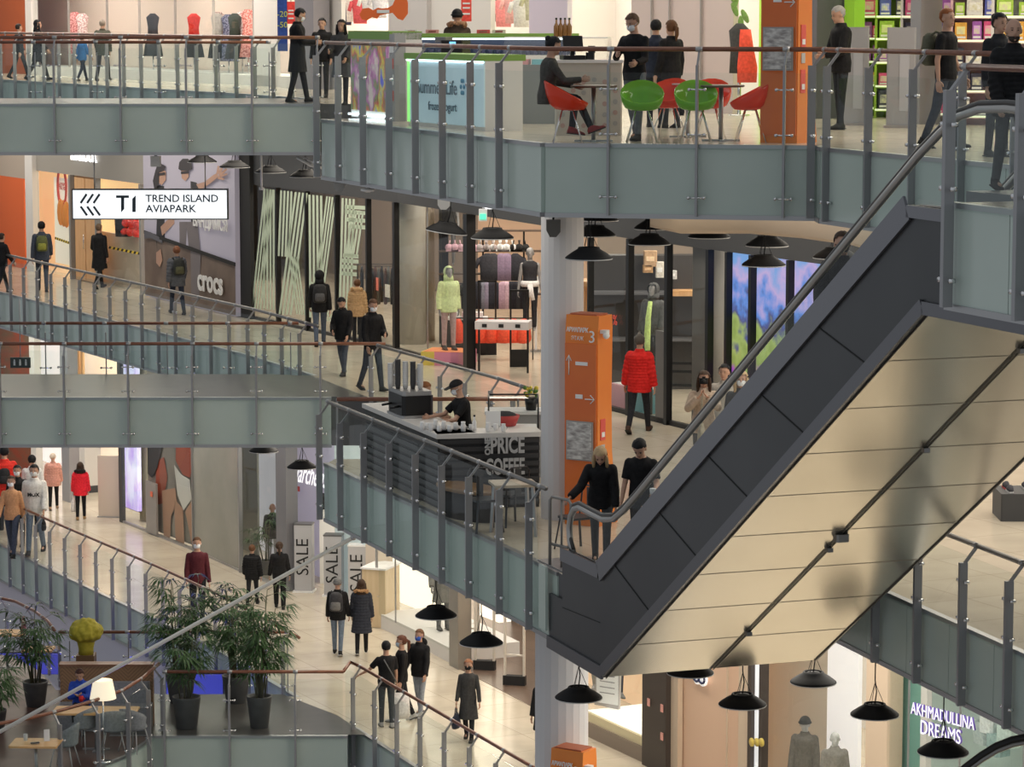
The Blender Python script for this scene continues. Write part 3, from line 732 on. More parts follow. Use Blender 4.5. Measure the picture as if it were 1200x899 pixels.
        if kind in ('jacket', 'coat', 'puffer', 'hoodie', 'longpuffer'):
            mb.tube([g.neck - g.u * .07 * k, g.neck + g.u * .03 * k], [.105 * k, .076 * k], 14)
        remesh(mb, .0135 * k, 1 if puff else 2).build({'tshirt': 't_shirt', 'longpuffer': 'long_coat'}.get(kind, kind), cmat(tc, .75), root, fix=False)
    # ---- hair and headwear
    def cap_shell(nm, c, r, keep, m, cut=None):
        mb = MB(); mb.ball((0, 0, 0), r, 22)
        V = [Vector(v) for v in mb.v]; F = [f for f in mb.f if keep(sum((V[i] for i in f), Vector()) / len(f))]
        used = sorted({i for f in F for i in f}); mp = {u: i for i, u in enumerate(used)}
        q = MB(); q.add([g.hc + g.MH @ ((V[i] + Vector(c)) * k) for i in used], [[mp[i] for i in f] for f in F], 0, True)
        return q
    hm = cmat(hairc, .6, 'hair')
    if hair in ('short', 'pony', 'bun', 'long', 'buzz', 'curly'):
        th_ = {'buzz': .003, 'short': .010, 'curly': .03}.get(hair, .014)
        q = cap_shell('hair', (0, -.012, .026), (.079 + th_, .098 + th_ * .8, .090 + th_), lambda c: c.z > .03 - .0 * c.y and (c.z > .045 or c.y < .06) or c.y < -.005 and c.z > -.075, hm)
        jr = random.Random(int(H * 1000)); q.v = [tuple(c + jr.uniform(-.0045, .0045) * k for c in v) for v in q.v]
        if hair == 'long':
            loft(q, [(g.hc + g.MH @ Vector((0, -.03, .03)) * k, .088 * k, .075 * k, g.MH), (g.hc + g.MH @ Vector((0, -.045, -.07)) * k, .092 * k, .06 * k, g.MH), (g.neck + Vector((0, -.075, -.02)) * k, .11 * k, .045 * k, I3), (g.neck + Vector((0, -.10, -.20)) * k, .09 * k, .03 * k, I3)])
            for s in (-1, 1): q.tube([g.hc + g.MH @ Vector((s * .082, .03, .03)) * k, g.hc + g.MH @ Vector((s * .088, .035, -.08)) * k, g.neck + Vector((s * .09, .045, -.06)) * k], [.02 * k, .028 * k, .02 * k], 8)
        if hair == 'pony': q.tube([g.hc + g.MH @ Vector((0, -.10, .04)) * k, g.hc + g.MH @ Vector((0, -.15, .0)) * k, g.hc + g.MH @ Vector((0, -.15, -.10)) * k, g.hc + g.MH @ Vector((0, -.13, -.2)) * k], [.02 * k, .034 * k, .034 * k, .008 * k], 8)
        if hair == 'bun': q.ball(g.hc + g.MH @ Vector((0, -.10, .075)) * k, .045 * k, 10)
        if hair == 'curly':
            rr = random.Random(3)
            for _ in range(60):
                a, b = rr.uniform(0, 2 * PI), rr.uniform(-.3, 1.4); c = Vector((math.cos(a) * math.cos(b) * .09, math.sin(a) * math.cos(b) * .1 - .02, math.sin(b) * .1 + .03))
                if c.y > .055 and c.z < .05: continue
                q.ball(g.hc + g.MH @ c * k, .028 * k, 6)
        q.build('hair', hm, root, fix=False)
    if hair == 'cap':
        q = cap_shell('cap', (0, -.005, .03), (.090, .108, .09), lambda c: c.z > .005, hm)
        q.add([g.hc + g.MH @ (Vector(p) * k) for p in ((-.075, .06, .04), (.075, .06, .04), (.06, .17, .03), (0, .185, .028), (-.06, .17, .03), (-.075, .06, .05), (.075, .06, .05), (.06, .17, .038), (0, .185, .036), (-.06, .17, .038))], [[4, 3, 2, 1, 0], [5, 6, 7, 8, 9], [0, 1, 6, 5], [1, 2, 7, 6], [2, 3, 8, 7], [3, 4, 9, 8], [4, 0, 5, 9]])
        q.build('cap', hm, root, fix=False)
    if hair == 'beanie':
        q = cap_shell('beanie', (0, -.01, .035), (.092, .11, .098), lambda c: c.z > -.01 or (c.y < -.02 and c.z > -.05), hm)
        q.tube([g.hc + g.MH @ Vector((.094 * math.cos(a), .112 * math.sin(a) - .01, .028)) * k for a in [2 * PI * j / 16 for j in range(17)]], .014 * k, 8, caps=False)
        q.build('beanie', hm, root, fix=False)
    if 'hoodup' in extras:
        q = cap_shell('hood', (0, -.015, .02), (.105, .125, .118), lambda c: c.y < .055 or c.z > .085, hm)
        q.tube([g.hc + g.MH @ Vector((0, -.04, -.05)) * k, g.neck - g.u * .02 * k], [.1 * k, .11 * k], 14)
        q.build('hood', cmat(top[1], .75), root, fix=False)
    if 'hood' in extras:
        q = MB(); q.ball(g.neck + Vector((0, -.10, .0)) * k, (.12 * k, .07 * k, .10 * k), 14); q.build('hood', cmat(tuple(c * 1.1 for c in top[1]), .8), root, fix=False)
    for e in extras:
        if isinstance(e, tuple) and e[0] == 'fur':
            q = MB(); rr = random.Random(5)
            for j in range(70):
                a = 2 * PI * j / 70; c = g.neck + Vector((math.cos(a) * .14, math.sin(a) * .10 - .075, .035 * math.sin(a) * -1 + .015)) * k
                q.ball(c + Vector((rr.uniform(-1, 1), rr.uniform(-1, 1), rr.uniform(-1, 1))) * .016 * k, rr.uniform(.024, .036) * k, 6)
            q.build('fur_collar', cmat(e[1], .95, 'fur'), root, fix=False)
        if isinstance(e, tuple) and e[0] == 'print':      # letters or a motif on the back / chest
            pass
    if beard:
        q = MB(); q.ball(g.hc + g.MH @ Vector((0, .028, -.055)) * k, (.060 * k, .066 * k, .062 * k), 14, M=M4)
        V = [Vector(v) for v in q.v]; z_ = g.hc - g.MH @ Vector((0, 0, .055)) * k
        q.f = [f for f in q.f if ((sum((V[i] for i in f), Vector()) / len(f)) - z_).dot(g.MH @ Vector((0, 0, 1))) < .01]; q.m = [0] * len(q.f); q.sm = [True] * len(q.f)
        q.build('beard', cmat(beard, .8, 'hair'), root, fix=False)
    if mask:
        q = cap_shell('mask', (0, .024, -.042), (.064, .078, .062), lambda c: c.y > .012 and c.z > -.045 and c.z < .040, None)
        for s in (-1, 1): q.tube([g.hc + g.MH @ Vector((s * .060, .05, -.025)) * k, g.hc + g.MH @ Vector((s * .084, -.01, .0)) * k], .004 * k, 5)
        q.build('face_mask', cmat(mask, .7), root, fix=False)
    if skirt:
        mb = MB(); loft(mb, torso_rings(g, .018, -.62, .3, 0, female, .15)); remesh(mb, .014 * k, 2).build('skirt', cmat(skirt), root, fix=False)
    root['gH'] = H
    del root['gH']
    return root, g
def wpos(root, v):
    return Matrix.Translation(root.location) @ Matrix.Rotation(root.rotation_euler.z, 4, 'Z') @ Vector(v)
def backpack(root, g, label, c, c2=None):
    k = g.k; o = thing('backpack', label, 'backpack', wpos(root, g.P + g.u * .12 * k + Vector((0, -.14 * k, 0))), root.rotation_euler.z)
    o.location.z += 0
    mb = MB(); loft(mb, [((0, -.07, .0), .11, .06, I3), ((0, -.09, .03), .145, .085, I3), ((0, -.09, .22), .15, .09, I3), ((0, -.085, .36), .13, .08, I3), ((0, -.07, .41), .07, .04, I3)], 14); mb.build('pack', cmat(c, .7), o)
    mb = MB(); loft(mb, [((0, -.15, .04), .09, .03, I3), ((0, -.165, .08), .11, .04, I3), ((0, -.16, .2), .10, .035, I3), ((0, -.15, .23), .07, .02, I3)], 12); mb.build('front_pocket', cmat(c2 or tuple(q * 1.5 for q in c), .7), o)
    for s in (-1, 1):
        MB().tube([(s * .1, -.02, .38), (s * .115, .04, .42), (s * .12, .12, .40)], .014, 6).build('strap', cmat(c, .8), o)
    return o
def carrier(root, g, side, label, c, name='shopping_bag', w_=.30, h_=.34, d_=.10, strap=.16, mt=None):
    p = wpos(root, g.wr[side] + g.fd[side] * .11 * g.k)
    o = thing(name, label, 'bag', p, root.rotation_euler.z)
    m = mt or cmat(c, .55)
    mb = MB(); loft(mb, [((0, 0, -strap - h_), d_ * .5, w_ * .46, I3), ((0, 0, -strap - h_ * .75), d_ * .62, w_ * .5, I3), ((0, 0, -strap - h_ * .3), d_ * .5, w_ * .48, I3), ((0, 0, -strap), d_ * .15, w_ * .42, I3)], 14); mb.build('bag_body', m, o)
    for s in (-1, 1): MB().tube([(s * .01, -w_ * .25, -strap - .01), (s * .008, -w_ * .12, -strap * .35), (0, 0, 0), (s * .008, w_ * .12, -strap * .35), (s * .01, w_ * .25, -strap - .01)], .007, 6).build('bag_handle', m, o)
    return o
# ================================================================ SHOPFRONTS
def wpt(px, z, off=0.0): return wallpt(px, z, off)[0]
def wang(px): return wallpt(px)[1]
def wz(px, y, off=0.0):
    z = 6.0
    for _ in range(4): z = atY(px, y, wpt(px, z, off).y).z
    return z
def wslab(mb, pa, pb, z0, z1, off, th=.03, mi=0):
    a, b = wpt(pa, (z0 + z1) / 2, off), wpt(pb, (z0 + z1) / 2, off)
    d = (b - a).normalized(); n = Vector((d.y, -d.x, 0))
    return mb.slabpoly([(a.x, a.y, z0), (b.x, b.y, z0), (b.x, b.y, z1), (a.x, a.y, z1)], n * -th, mi)
def wrun(mb, pa, pb, z0, z1, off, th=.05, mi=0, n=None):
    n = n or max(1, int(abs(pb - pa) / 60) + 1)
    for i in range(n): wslab(mb, pa + (pb - pa) * i / n, pa + (pb - pa) * (i + 1) / n, z0, z1, off, th, mi)
    return mb
TR = [16]; WN = [0]
def wtrim(*a, m=None, nm='trim', **k):
    TR[0] += 1; mb = MB(); wrun(mb, *a, **k); return struct('%s_%d' % (nm, TR[0]), mb, m)
def wglass(pa, pb, z0, z1, off=0.0, m=None):
    WN[0] += 1; mb = MB(); wslab(mb, pa + .4, pb - .4, z0, z1, off, .012); return struct('window_%d' % WN[0], mb, m or SHOPGLASS)
def mull(px, z0, z1, off=0.0, w_=.06, d=.12, m=None, nm='trim'):
    p = wpt(px, (z0 + z1) / 2, off); TR[0] += 1
    return struct('%s_%d' % (nm, TR[0]), MB().box((p.x, p.y, (z0 + z1) / 2), (w_, d, z1 - z0), rz=wang(px)), m or BLACK)
def emat(name, col, s): return mat(name, col, .5, 0, col, s)
ORANGEW = mat('orange_wall', (.75, .14, .03), .5); PEACH = mat('peach_wall', (.72, .50, .36), .6); BEIGE = mat('beige_wall', (.66, .57, .47), .6)
OFFW = mat('off_white_wall', (.72, .70, .68), .6); GREYW = mat('grey_wall', (.30, .30, .31), .6); DARKW = mat('dark_brown_panel', (.055, .042, .036), .5)
CONC = noisy('polished_concrete', (.42, .39, .34), (.52, .49, .43), 2.2, .45, 0, (1, 1, .4), .05, 6)
WARMY = mat('warm_yellow_wall', (.88, .68, .38), .6); WOOD = noisy('light_orange_wood', (.68, .38, .17), (.76, .45, .22), 3, .45, 0, (6, 6, .6))
# ---- back walls of the shops, ceilings edges
C1 = Z2 - .95; C0 = Z1 - .95; C2 = Z2 + 4.6
def backwall(side, pa, pb, z0, z1, off, m): mb = MB(); wrun(mb, pa, pb, z0, z1, off, .1); return struct('wall_' + side, mb, m)
backwall('back_lower_left', -60, 200, Z0, C0, -5, OFFW)
backwall('back_lower_mid', 200, 590, Z0, C0, -5, OFFW)
backwall('back_lower_right', 590, 1400, Z0, C0, -5, OFFW)
backwall('back_middle_left', -60, 290, Z1, C1, -4, WARMY)
backwall('back_middle_mid', 290, 560, Z1, C1, -7, mat('middle_shop_brown', (.26, .21, .18), .6))
backwall('back_middle_shop', 560, 700, Z1, C1, -7, PEACH)
backwall('back_middle_right', 700, 1400, Z1, C1, -6, mat('middle_shop_tan', (.40, .32, .26), .6))
backwall('back_top', -60, 330, Z2, C2, -3.0, BEIGE)
backwall('back_top_mid', 330, 890, Z2, C2, -4.5, OFFW)
backwall('back_top_right', 890, 1500, Z2, C2, -4.5, mat('lime_wall', (.35, .62, .06), .6))
# ---- middle floor
wtrim(288, 1000, wz(400, 229), C1 + .02, .0, .25, m=GREYDARK)
HB = wz(400, 229)
wtrim(-60, 29, Z1, wz(10, 207), .0, .1, m=ORANGEW); wtrim(-60, 29, wz(10, 207), C1, .0, .1, m=mat('tan_header', (.45, .38, .32), .6))
wtrim(29.5, 38, Z1, C1, .15, .2, m=OFFW)
wtrim(38, 168, wz(100, 207), C1, .02, .12, m=mat('taupe_header', (.33, .31, .28), .6))
t = thing('shop_sign', 'white lit letters cut off by the bridge on the taupe shop header', 'sign')
text_mesh('letters', 'KINROOK', .42, emat('white_sign_glow', (1, 1, 1), 1.6), t, face_M(wpt(98, wz(98, 183), .08), wang(98)), .02)
for a in (39, 84.5, 115, 167): mull(a, Z1, wz(100, 207), .02, .12, .14, mat('grey_frame', (.28, .27, .26), .5))
wglass(41, 82, Z1 + .02, wz(100, 205)); wglass(118, 165, Z1 + .02, wz(100, 205))
wtrim(87, 113, Z1, wz(100, 207), -.05, .06, m=WOOD)
wtrim(41, 82, Z1, Z1 + 4, -1.3, .05, m=emat('warm_window_backdrop', (1, .72, .36), .55))  # backdrop emits to stand for the brightly lit window interior
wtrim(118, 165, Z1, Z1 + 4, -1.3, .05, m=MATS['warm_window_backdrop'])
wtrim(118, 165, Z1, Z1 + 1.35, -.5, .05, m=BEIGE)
t = thing('wooden_door', 'tall light wooden double door between two warm shop windows', 'door')
for a, b in ((88, 99.6), (100.4, 112)):
    mb = MB(); wslab(mb, a, b, Z1 + .03, wz(100, 209), .03, .05); mb.build('door_leaf', WOOD, t)
MB().tube([wpt(98, Z1 + .9, .1), wpt(98, Z1 + 1.3, .1)], .015, 6).build('handle', CHROME, t)
t = thing('window_poster', 'white window poster with a red ring in the warm yellow shop window', 'poster')
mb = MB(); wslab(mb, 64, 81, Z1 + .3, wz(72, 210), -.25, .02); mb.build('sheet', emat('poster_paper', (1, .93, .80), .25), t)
p = wpt(72.5, wz(72, 220), -.2); q = MB(); a0 = wang(72)
q.tube([p + Vector((math.cos(a0) * .32 * math.cos(a), math.sin(a0) * .32 * math.cos(a), .55 * math.sin(a))) for a in [2 * PI * i / 28 for i in range(29)]], .035, 6, caps=False); q.build('red_ring', mat('poster_red', (.8, .08, .05), .5), t)
text_mesh('number', '40%', .30, mat('poster_red2', (.6, .1, .08), .5), t, face_M(p, a0), .004)
q = MB()
for i in range(3): c = wpt(71 + i * 3.4, wz(73, 263) + .3 - .02 * i, -.18); q.ball(c, (.10, .05, .38), 10)
q.build('orange_print', mat('poster_orange', (.95, .35, .05), .5), t)
for pa, pb, lb in ((64, 84, 'left'), (127, 166, 'right')):
    t = tag(thing('barrier_tape', 'black and yellow striped barrier tape across the ' + ('window with the ringed poster' if lb == 'left' else 'window with the red balls'), 'tape'))
    a, b = wpt(pa, wz(pa, 280 if lb == 'left' else 291), .03), wpt(pb, wz(pb, 287 if lb == 'left' else 299), .03)
    n = 16; qs = [MB(), MB()]
    for i in range(n):
        u0, u1 = a + (b - a) * i / n, a + (b - a) * (i + 1) / n; s_ = Vector((0, 0, .07)); sh = (b - a) / n * .5
        qs[i % 2].slabpoly([u0, u1, u1 + s_ + sh, u0 + s_ + sh], Vector((.004, -.008, 0)))
    qs[0].build('black_stripe', BLACKMAT, t); qs[1].build('yellow_stripe', mat('tape_yellow', (.8, .6, .05), .5), t)
rr = random.Random(2)
base = wpt(155, Z1 + 1.4, -.35); bb = None
for i in range(26):
    lvl = i // 6; px = 146 + (i % 6) * 3.4 + (lvl % 2) * 1.2 + lvl * .6
    if lvl == 4: px = 152 + (i % 6) * 4
    c = wpt(px, Z1 + 1.50 + lvl * .23, -.3 - .1 * (i % 2))
    if bb is None:
        q = MB(); q.ball((0, 0, 0), (.12, .12, .118), 12); q.ball((.03, -.05, .03), .08, 8); q.ball((-.035, -.045, -.02), .08, 8)
        bb = q.build('red_ball', mat('glossy_red', (.85, .05, .04), .25), None, c); o = bb
    else: o = bb.copy(); COL.objects.link(o); o.location = c; o.rotation_euler = (i, i * 2, i)
    tag(o, 'red puffy ball, %s from the left in the %s row of the window pile' % (['first', 'second', 'third', 'fourth', 'fifth', 'sixth'][i % 6], ['bottom', 'second', 'third', 'fourth', 'topmost'][lvl]), 'ball', 'pile of red balls in the window')
# mannequin-like dark clothing beside balls
t = thing('jacket_display', 'dark jacket on a stand beside the pile of red balls', 'jacket', wpt(145, Z1 + 1.35, -.3))
q = MB(); loft(q, [((0, 0, 0), .22, .14, I3), ((0, 0, .5), .24, .15, I3), ((0, 0, .85), .26, .14, I3), ((0, 0, 1.0), .12, .1, I3), ((0, 0, 1.05), .09, .09, I3)]); q.build('body', cmat((.03, .03, .035)), t)
# crocs poster: light box with two cut-out figures
t = thing('poster_wall', 'large grey shop poster with two posing figures and white lettering at its foot', 'poster')
pl, pr = 168.5, 275.5; zt = C1 - .05
mb = MB(); wslab(mb, pl, pr, Z1 + .02, zt, .22, .2); mb.build('board', mat('poster_lilac_grey', (.36, .34, .40), .5, 0, (.36, .33, .40), .25), t)
mb = MB(); za, zb = wz(168, 318, .23), wz(275, 309, .23)
A, B = wpt(pl + .5, 8, .235), wpt(pr - .5, 8, .235)
mb.slabpoly([(A.x, A.y, Z1 + .05), (B.x, B.y, Z1 + .05), (B.x, B.y, wz(275, 312, .23)), (A.x, A.y, wz(168, 272, .23))], (0, 0, 0.0001)); 
mb = MB(); mb.slabpoly([(A.x, A.y, Z1 + .05), (B.x, B.y, Z1 + .05), (B.x, B.y, wz(275, 310, .23)), (A.x, A.y, wz(169, 273, .23))], Vector((.006, -.01, 0))); mb.build('ground_print', noisy('poster_brown', (.13, .09, .075), (.20, .15, .12), 1.2, .6), t)
def onp(px, y, off=.26): return wpt(px, wz(px, y, off), off)
mb = MB(); mb.bar(onp(169, 272), onp(275.5, 310), .02, .09); mb.build('black_edge', BLACKMAT, t)
def pfig(nm, m, shapes, off=.26):
    mb = MB()
    for s in shapes:
        P = [onp(x, y, off) for x, y in s]; mb.slabpoly(P, Vector((.008, -.012, 0)))
    return mb.build(nm, m, t)
SKP = mat('print_skin', (.45, .27, .20), .6); BLP = mat('print_black', (.03, .03, .035), .6); GRP = mat('print_grey_cloth', (.17, .15, .16), .6)
HAT = mat('print_hat', (.035, .03, .035), .6)
pfig('printed_coat', BLP, [[(184, 246), (192, 240), (199, 242), (206, 250), (210, 300), (205, 345), (196, 345), (186, 322), (183, 280)], [(209, 222), (214, 214), (222, 212), (230, 214), (234, 222), (232, 262), (208, 262)], [(178, 222), (186, 217), (196, 219), (198, 244), (184, 250), (177, 240)]])
pfig('printed_trousers', GRP, [[(208, 260), (219, 260), (217, 300), (213, 345), (204, 345), (208, 300)], [(218, 260), (231, 260), (235, 300), (233, 352), (222, 352), (222, 300)]], .275)
pfig('printed_skin', SKP, [[(230, 216), (240, 213), (250, 205), (254, 203), (256, 207), (246, 215), (234, 223)], [(184, 199), (190, 197), (194, 201), (194, 211), (189, 217), (184, 212)], [(212, 198), (220, 197), (221, 207), (217, 212), (213, 209)], [(188, 266), (196, 258), (204, 254), (204, 262), (196, 270), (190, 276)], [(183, 296), (188, 292), (190, 305), (187, 313), (183, 308)],
    [(253, 205), (255, 194), (257, 195), (256, 203)], [(255, 204), (260, 193), (262, 194), (258, 204)], [(256, 205), (265, 197), (266, 199), (259, 206)], [(256, 206), (266, 203), (266, 205), (258, 208)], [(255, 207), (263, 209), (262, 211), (255, 210)]], .29)
pfig('printed_hair', HAT, [[(182, 200), (184, 194), (189, 192), (194, 195), (192, 200), (186, 202), (186, 216), (181, 222), (179, 212)], [(209, 198), (210, 190), (214, 186), (220, 186), (224, 190), (225, 198), (221, 200), (212, 200)], [(185, 203), (193, 202), (193, 205), (185, 206)], [(212, 201), (221, 200), (221, 203), (212, 204)]], .30)
pfig('printed_blue_case', mat('print_steel', (.10, .10, .12), .5), [[(169, 271), (176, 272), (190, 280), (190, 285), (176, 279), (169, 280)]], .30)
text_mesh('lettering', 'crocs', .78, WHITE, t, face_M(onp(246, 331, .30), wang(246)), .01, bold=.02)
text_mesh('lettering', 'ВАНДИМСЯ', .40, WHITE, t, face_M(onp(246, 262, .30), wang(246)), .01, bold=.008)
wtrim(276, 293, Z1, C1, .1, .1, m=BLACKMAT)
# black-framed glazing with the striped film
MU = [293, 326, 360.5, 395.5, 432, 464]
for a, b in zip(MU, MU[1:]): wglass(a, b, Z1 + .05, HB)
wglass(464, 501, Z1 + .05, HB); wglass(501, 547, Z1 + .05, HB)
for a in MU: mull(a, Z1, HB, .0, .07 if a != 464 else .12)
mull(501, Z1, HB, 0, .02, .03, STEEL); mull(550, Z1, HB, 0, .2, .2); mull(520, Z1, HB, -1.6, .16, .16)
wtrim(293, 552, Z1, Z1 + .07, .02, .1, m=BLACK)
FILM = mat('pale_green_film', (.62, .72, .55), .5)
def band(t, a, b, wpx, n=4):           # a bundle of parallel stripes in the plane of the glass, ends given in picture columns/rows
    for i in range(n):
        u = (i + .1) / n; v = (i + .64) / n
        mb = MB(); P = [onp(a[0] + wpx * u, a[1] + 1.5 * u, .04), onp(a[0] + wpx * v, a[1] + 1.5 * v, .04), onp(b[0] + wpx * v, b[1] + 1.5 * v, .04), onp(b[0] + wpx * u, b[1] + 1.5 * u, .04)]
        mb.slabpoly(P, Vector((.004, -.006, 0))); mb.build('stripe', FILM, t)
for nm, bs in (('first', [((309, 221), (294, 362), 13), ((308, 221), (308, 362), 15)]), ('second', [((328, 223), (325, 300), 16), ((345, 225), (326, 368), 17), ((338, 300), (347, 368), 12)]),
               ('third', [((361, 228), (362, 372), 18), ((382, 230), (369, 330), 13), ((364, 330), (380, 376), 12)]), ('fourth', [((400, 232), (396, 375), 17), ((412, 246), (404, 300), 16)])):
    t = thing('striped_window_film', 'pale green striped film on the %s pane of the black-framed glass shopfront' % nm, 'window film')
    for a, b, w_ in bs: band(t, a, b, w_)
t = thing('window_bars', 'short horizontal pale green film bars beside the striped window film', 'window film')
for y, x0_, x1_ in ((240, 404, 430), (246, 404, 428), (255, 406, 428), (263, 410, 430), (297, 402, 420), (303, 400, 420), (310, 400, 418), (318, 400, 418)):
    mb = MB(); mb.slabpoly([onp(x0_, y, .04), onp(x1_, y + 1.5, .04), onp(x1_, y + 6, .04), onp(x0_, y + 4.5, .04)], Vector((.004, -.006, 0))); mb.build('stripe', FILM, t)
p = wpt(483, 8, -.9); struct('column_1', MB().cyl((p.x, p.y, Z1), (p.x, p.y, C1), .30, n=28), CONC)
p = wpt(501, 8, -1.5); struct('column_2', MB().cyl((p.x, p.y, Z1), (p.x, p.y, C1), .16, n=20), mat('column_beige', (.5, .4, .3), .5))
# right-hand glazing of the middle floor
MR = [692, 738, 783, 831, 853, 881, 925, 975]
for a, b in zip(MR, MR[1:]): wglass(a, b, Z1 + .05, HB)
for a, w_ in zip(MR, (.05, .10, .10, .09, .07, .08, .08, .08)): mull(a, Z1, HB, .0, w_)
wtrim(692, 980, Z1, Z1 + .08, .02, .1, m=BLACK)
wtrim(768, 782, Z1, Z1 + 1.65, .03, .04, m=mat('grey_door_panel', (.13, .125, .12), .45)); wtrim(745, 782, Z1 + .0, Z1 + .1, .03, .04, m=BLACK)
wtrim(811, 831, Z1, HB, -.35, .05, m=mat('taupe_curtain', (.17, .155, .14), .7))
p = wpt(842, 8, -.7); struct('column_3', MB().cyl((p.x, p.y, Z1), (p.x, p.y, C1), .26, n=24), CONC)
# LED screen behind the glass
def led(name, cells):
    m = mat(name, (.02, .02, .02), .3); nt = m.node_tree; b = nt.nodes['Principled BSDF']
    tc = nt.nodes.new('ShaderNodeTexCoord'); n = nt.nodes.new('ShaderNodeTexNoise'); n.inputs['Scale'].default_value = cells; n.inputs['Detail'].default_value = 5
    g = nt.nodes.new('ShaderNodeSeparateXYZ'); ad = nt.nodes.new('ShaderNodeMath'); ad.operation = 'MULTIPLY_ADD'; ad.inputs[1].default_value = 1 / 3.3; ad.inputs[2].default_value = -Z1 / 3.3 - .36
    sm = nt.nodes.new('ShaderNodeMath'); sm.operation = 'MULTIPLY_ADD'; sm.inputs[1].default_value = .75
    r = nt.nodes.new('ShaderNodeValToRGB'); e = r.color_ramp.elements
    e[0].position = 0; e[0].color = (.05, .03, .45, 1); e[1].position = 1; e[1].color = (.25, .50, 1, 1)
    for ps, c in ((.22, (.10, .08, .75)), (.34, (.55, .12, .6)), (.44, (.35, .45, .10)), (.55, (.50, .62, .18)), (.64, (.10, .10, .30)), (.72, (.15, .35, .95)), (.85, (.75, .55, .95))):
        q = e.new(ps); q.color = (*c, 1)
    L = nt.links.new
    L(tc.outputs['Object'], n.inputs['Vector']); L(tc.outputs['Object'], g.inputs[0]); L(g.outputs['Z'], ad.inputs[0]); L(n.outputs[0], sm.inputs[0]); L(ad.outputs[0], sm.inputs[2]); L(sm.outputs[0], r.inputs[0])
    L(r.outputs[0], b.inputs['Emission Color']); b.inputs['Emission Strength'].default_value = .75
    return m
t = thing('video_screen', 'tall video wall showing blue sky and green fields behind the escalator', 'screen')
for a, b in ((855, 880), (882, 899), (899.5, 924), (926, 974)):
    mb = MB(); wslab(mb, a, b, Z1 + .1, HB - .02, -.25, .05); mb.build('screen_panel', led('led_landscape', 2.2), t)
# small signage
# ---- lower floor, left to right
RB = noisy('red_brown_print', (.30, .05, .02), (.16, .09, .05), 1.2, .6, 0, (1, 1, 3))
wtrim(-60, 35, Z0, C0, -.4, .05, m=RB)
wtrim(35, 41, Z0, C0, .0, .2, m=OFFW)
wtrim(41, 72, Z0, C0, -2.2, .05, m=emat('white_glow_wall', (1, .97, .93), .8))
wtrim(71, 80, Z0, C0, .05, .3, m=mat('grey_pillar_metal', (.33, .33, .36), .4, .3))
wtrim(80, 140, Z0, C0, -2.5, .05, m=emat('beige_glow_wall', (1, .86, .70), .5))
for i in range(4): wtrim(82 + i * 4.2, 84.6 + i * 4.2, Z0 + 1.0, C0, -1.6, .06, m=WOOD)
wtrim(138, 141.5, Z0, C0, .02, .1, m=GREYDARK)
t = thing('display_block', 'white display block on a dark plinth behind the person in the red coat', 'plinth')
p = wpt(104, 0, -1.2); MB().box((p.x, p.y, 1.15), (.75, .5, 1.9), rz=wang(104), ch=.01).build('block', OFFW, t); MB().box((p.x, p.y, .1), (.78, .53, .2), rz=wang(104)).build('plinth_base', GREYDARK, t)
t = thing('standing_board', 'tall cream panel standing at the shop entrance by the bright lightbox', 'panel')
p = wpt(129, 0, -.05); MB().box((p.x, p.y, .85), (.62, .12, 1.66), rz=-.15, ch=.01).build('panel', BEIGE, t); MB().box((p.x, p.y, .01), (.66, .2, .03), rz=-.15).build('base_plate', STEEL, t)
VIO = noisy('lightbox_print', (.80, .84, 1.0), (.45, .30, .75), 1.6, .4, 0, (1, 1, .6)); nt = VIO.node_tree; b = nt.nodes['Principled BSDF']
nt.links.new([n for n in nt.nodes if n.type == 'VALTORGB'][0].outputs[0], b.inputs['Emission Color']); b.inputs['Emission Strength'].default_value = .8
t = thing('lightbox', 'bright white and violet lightbox at the corner of the glass shopfront', 'lightbox'); mb = MB(); wslab(mb, 144, 160, .35, 4.5, -.25, .12); mb.build('lit_face', VIO, t)
mb = MB(); wslab(mb, 143.5, 160.5, .28, 4.6, -.38, .05); mb.build('housing', GREYDARK, t)
wtrim(141, 325, Z0, Z0 + .06, .01, .08, m=STEEL)
wtrim(162, 172, Z0, C0, -.6, .05, m=mat('olive_yellow_panel', (.40, .36, .22), .6))
wglass(142, 172, Z0 + .06, C0); wglass(186, 225, Z0 + .06, C0)
t = thing('door_panel', 'narrow grey door panel with small red stickers beside the tall fashion poster', 'panel')
mb = MB(); wslab(mb, 171, 183, .05, wz(177, 565, .06), .08, .05); mb.build('leaf', mat('grey_leaf', (.27, .25, .24), .4), t)
mb = MB(); wslab(mb, 176, 178.5, wz(177, 580), wz(177, 574), .11, .01); mb.build('sticker', mat('sticker_red', (.7, .15, .08), .5), t)
t = thing('fashion_poster', 'tall glossy poster of a red-haired figure in white drapery with long tan legs', 'poster')
mb = MB(); wslab(mb, 172.5, 224, .08, C0, -.12, .03); mb.build('board', noisy('poster_grey_brown', (.14, .125, .11), (.22, .20, .18), .8, .35), t)
pfig('printed_hair', mat('print_red_hair', (.30, .05, .02), .5), [[(206, 524), (222, 522), (226, 545), (222, 560), (214, 556), (206, 540)], [(183, 540), (192, 536), (196, 560), (190, 590), (182, 592)]], -.10)
pfig('printed_drape', mat('print_white_cloth', (.62, .60, .57), .5), [[(204, 545), (212, 556), (222, 562), (224, 585), (215, 598), (208, 580)]], -.09)
pfig('printed_legs', mat('print_tan_legs', (.42, .22, .14), .5), [[(190, 575), (205, 572), (207, 590), (200, 605), (199, 637), (192, 634), (191, 605)], [(204, 585), (214, 596), (216, 644), (206, 641)], [(217, 600), (224, 588), (225, 640), (221, 618)]], -.085)
pfig('printed_dark_figure', BLP, [[(172.8, 521), (190, 521), (184, 548), (178, 560), (173, 555)]], -.08)
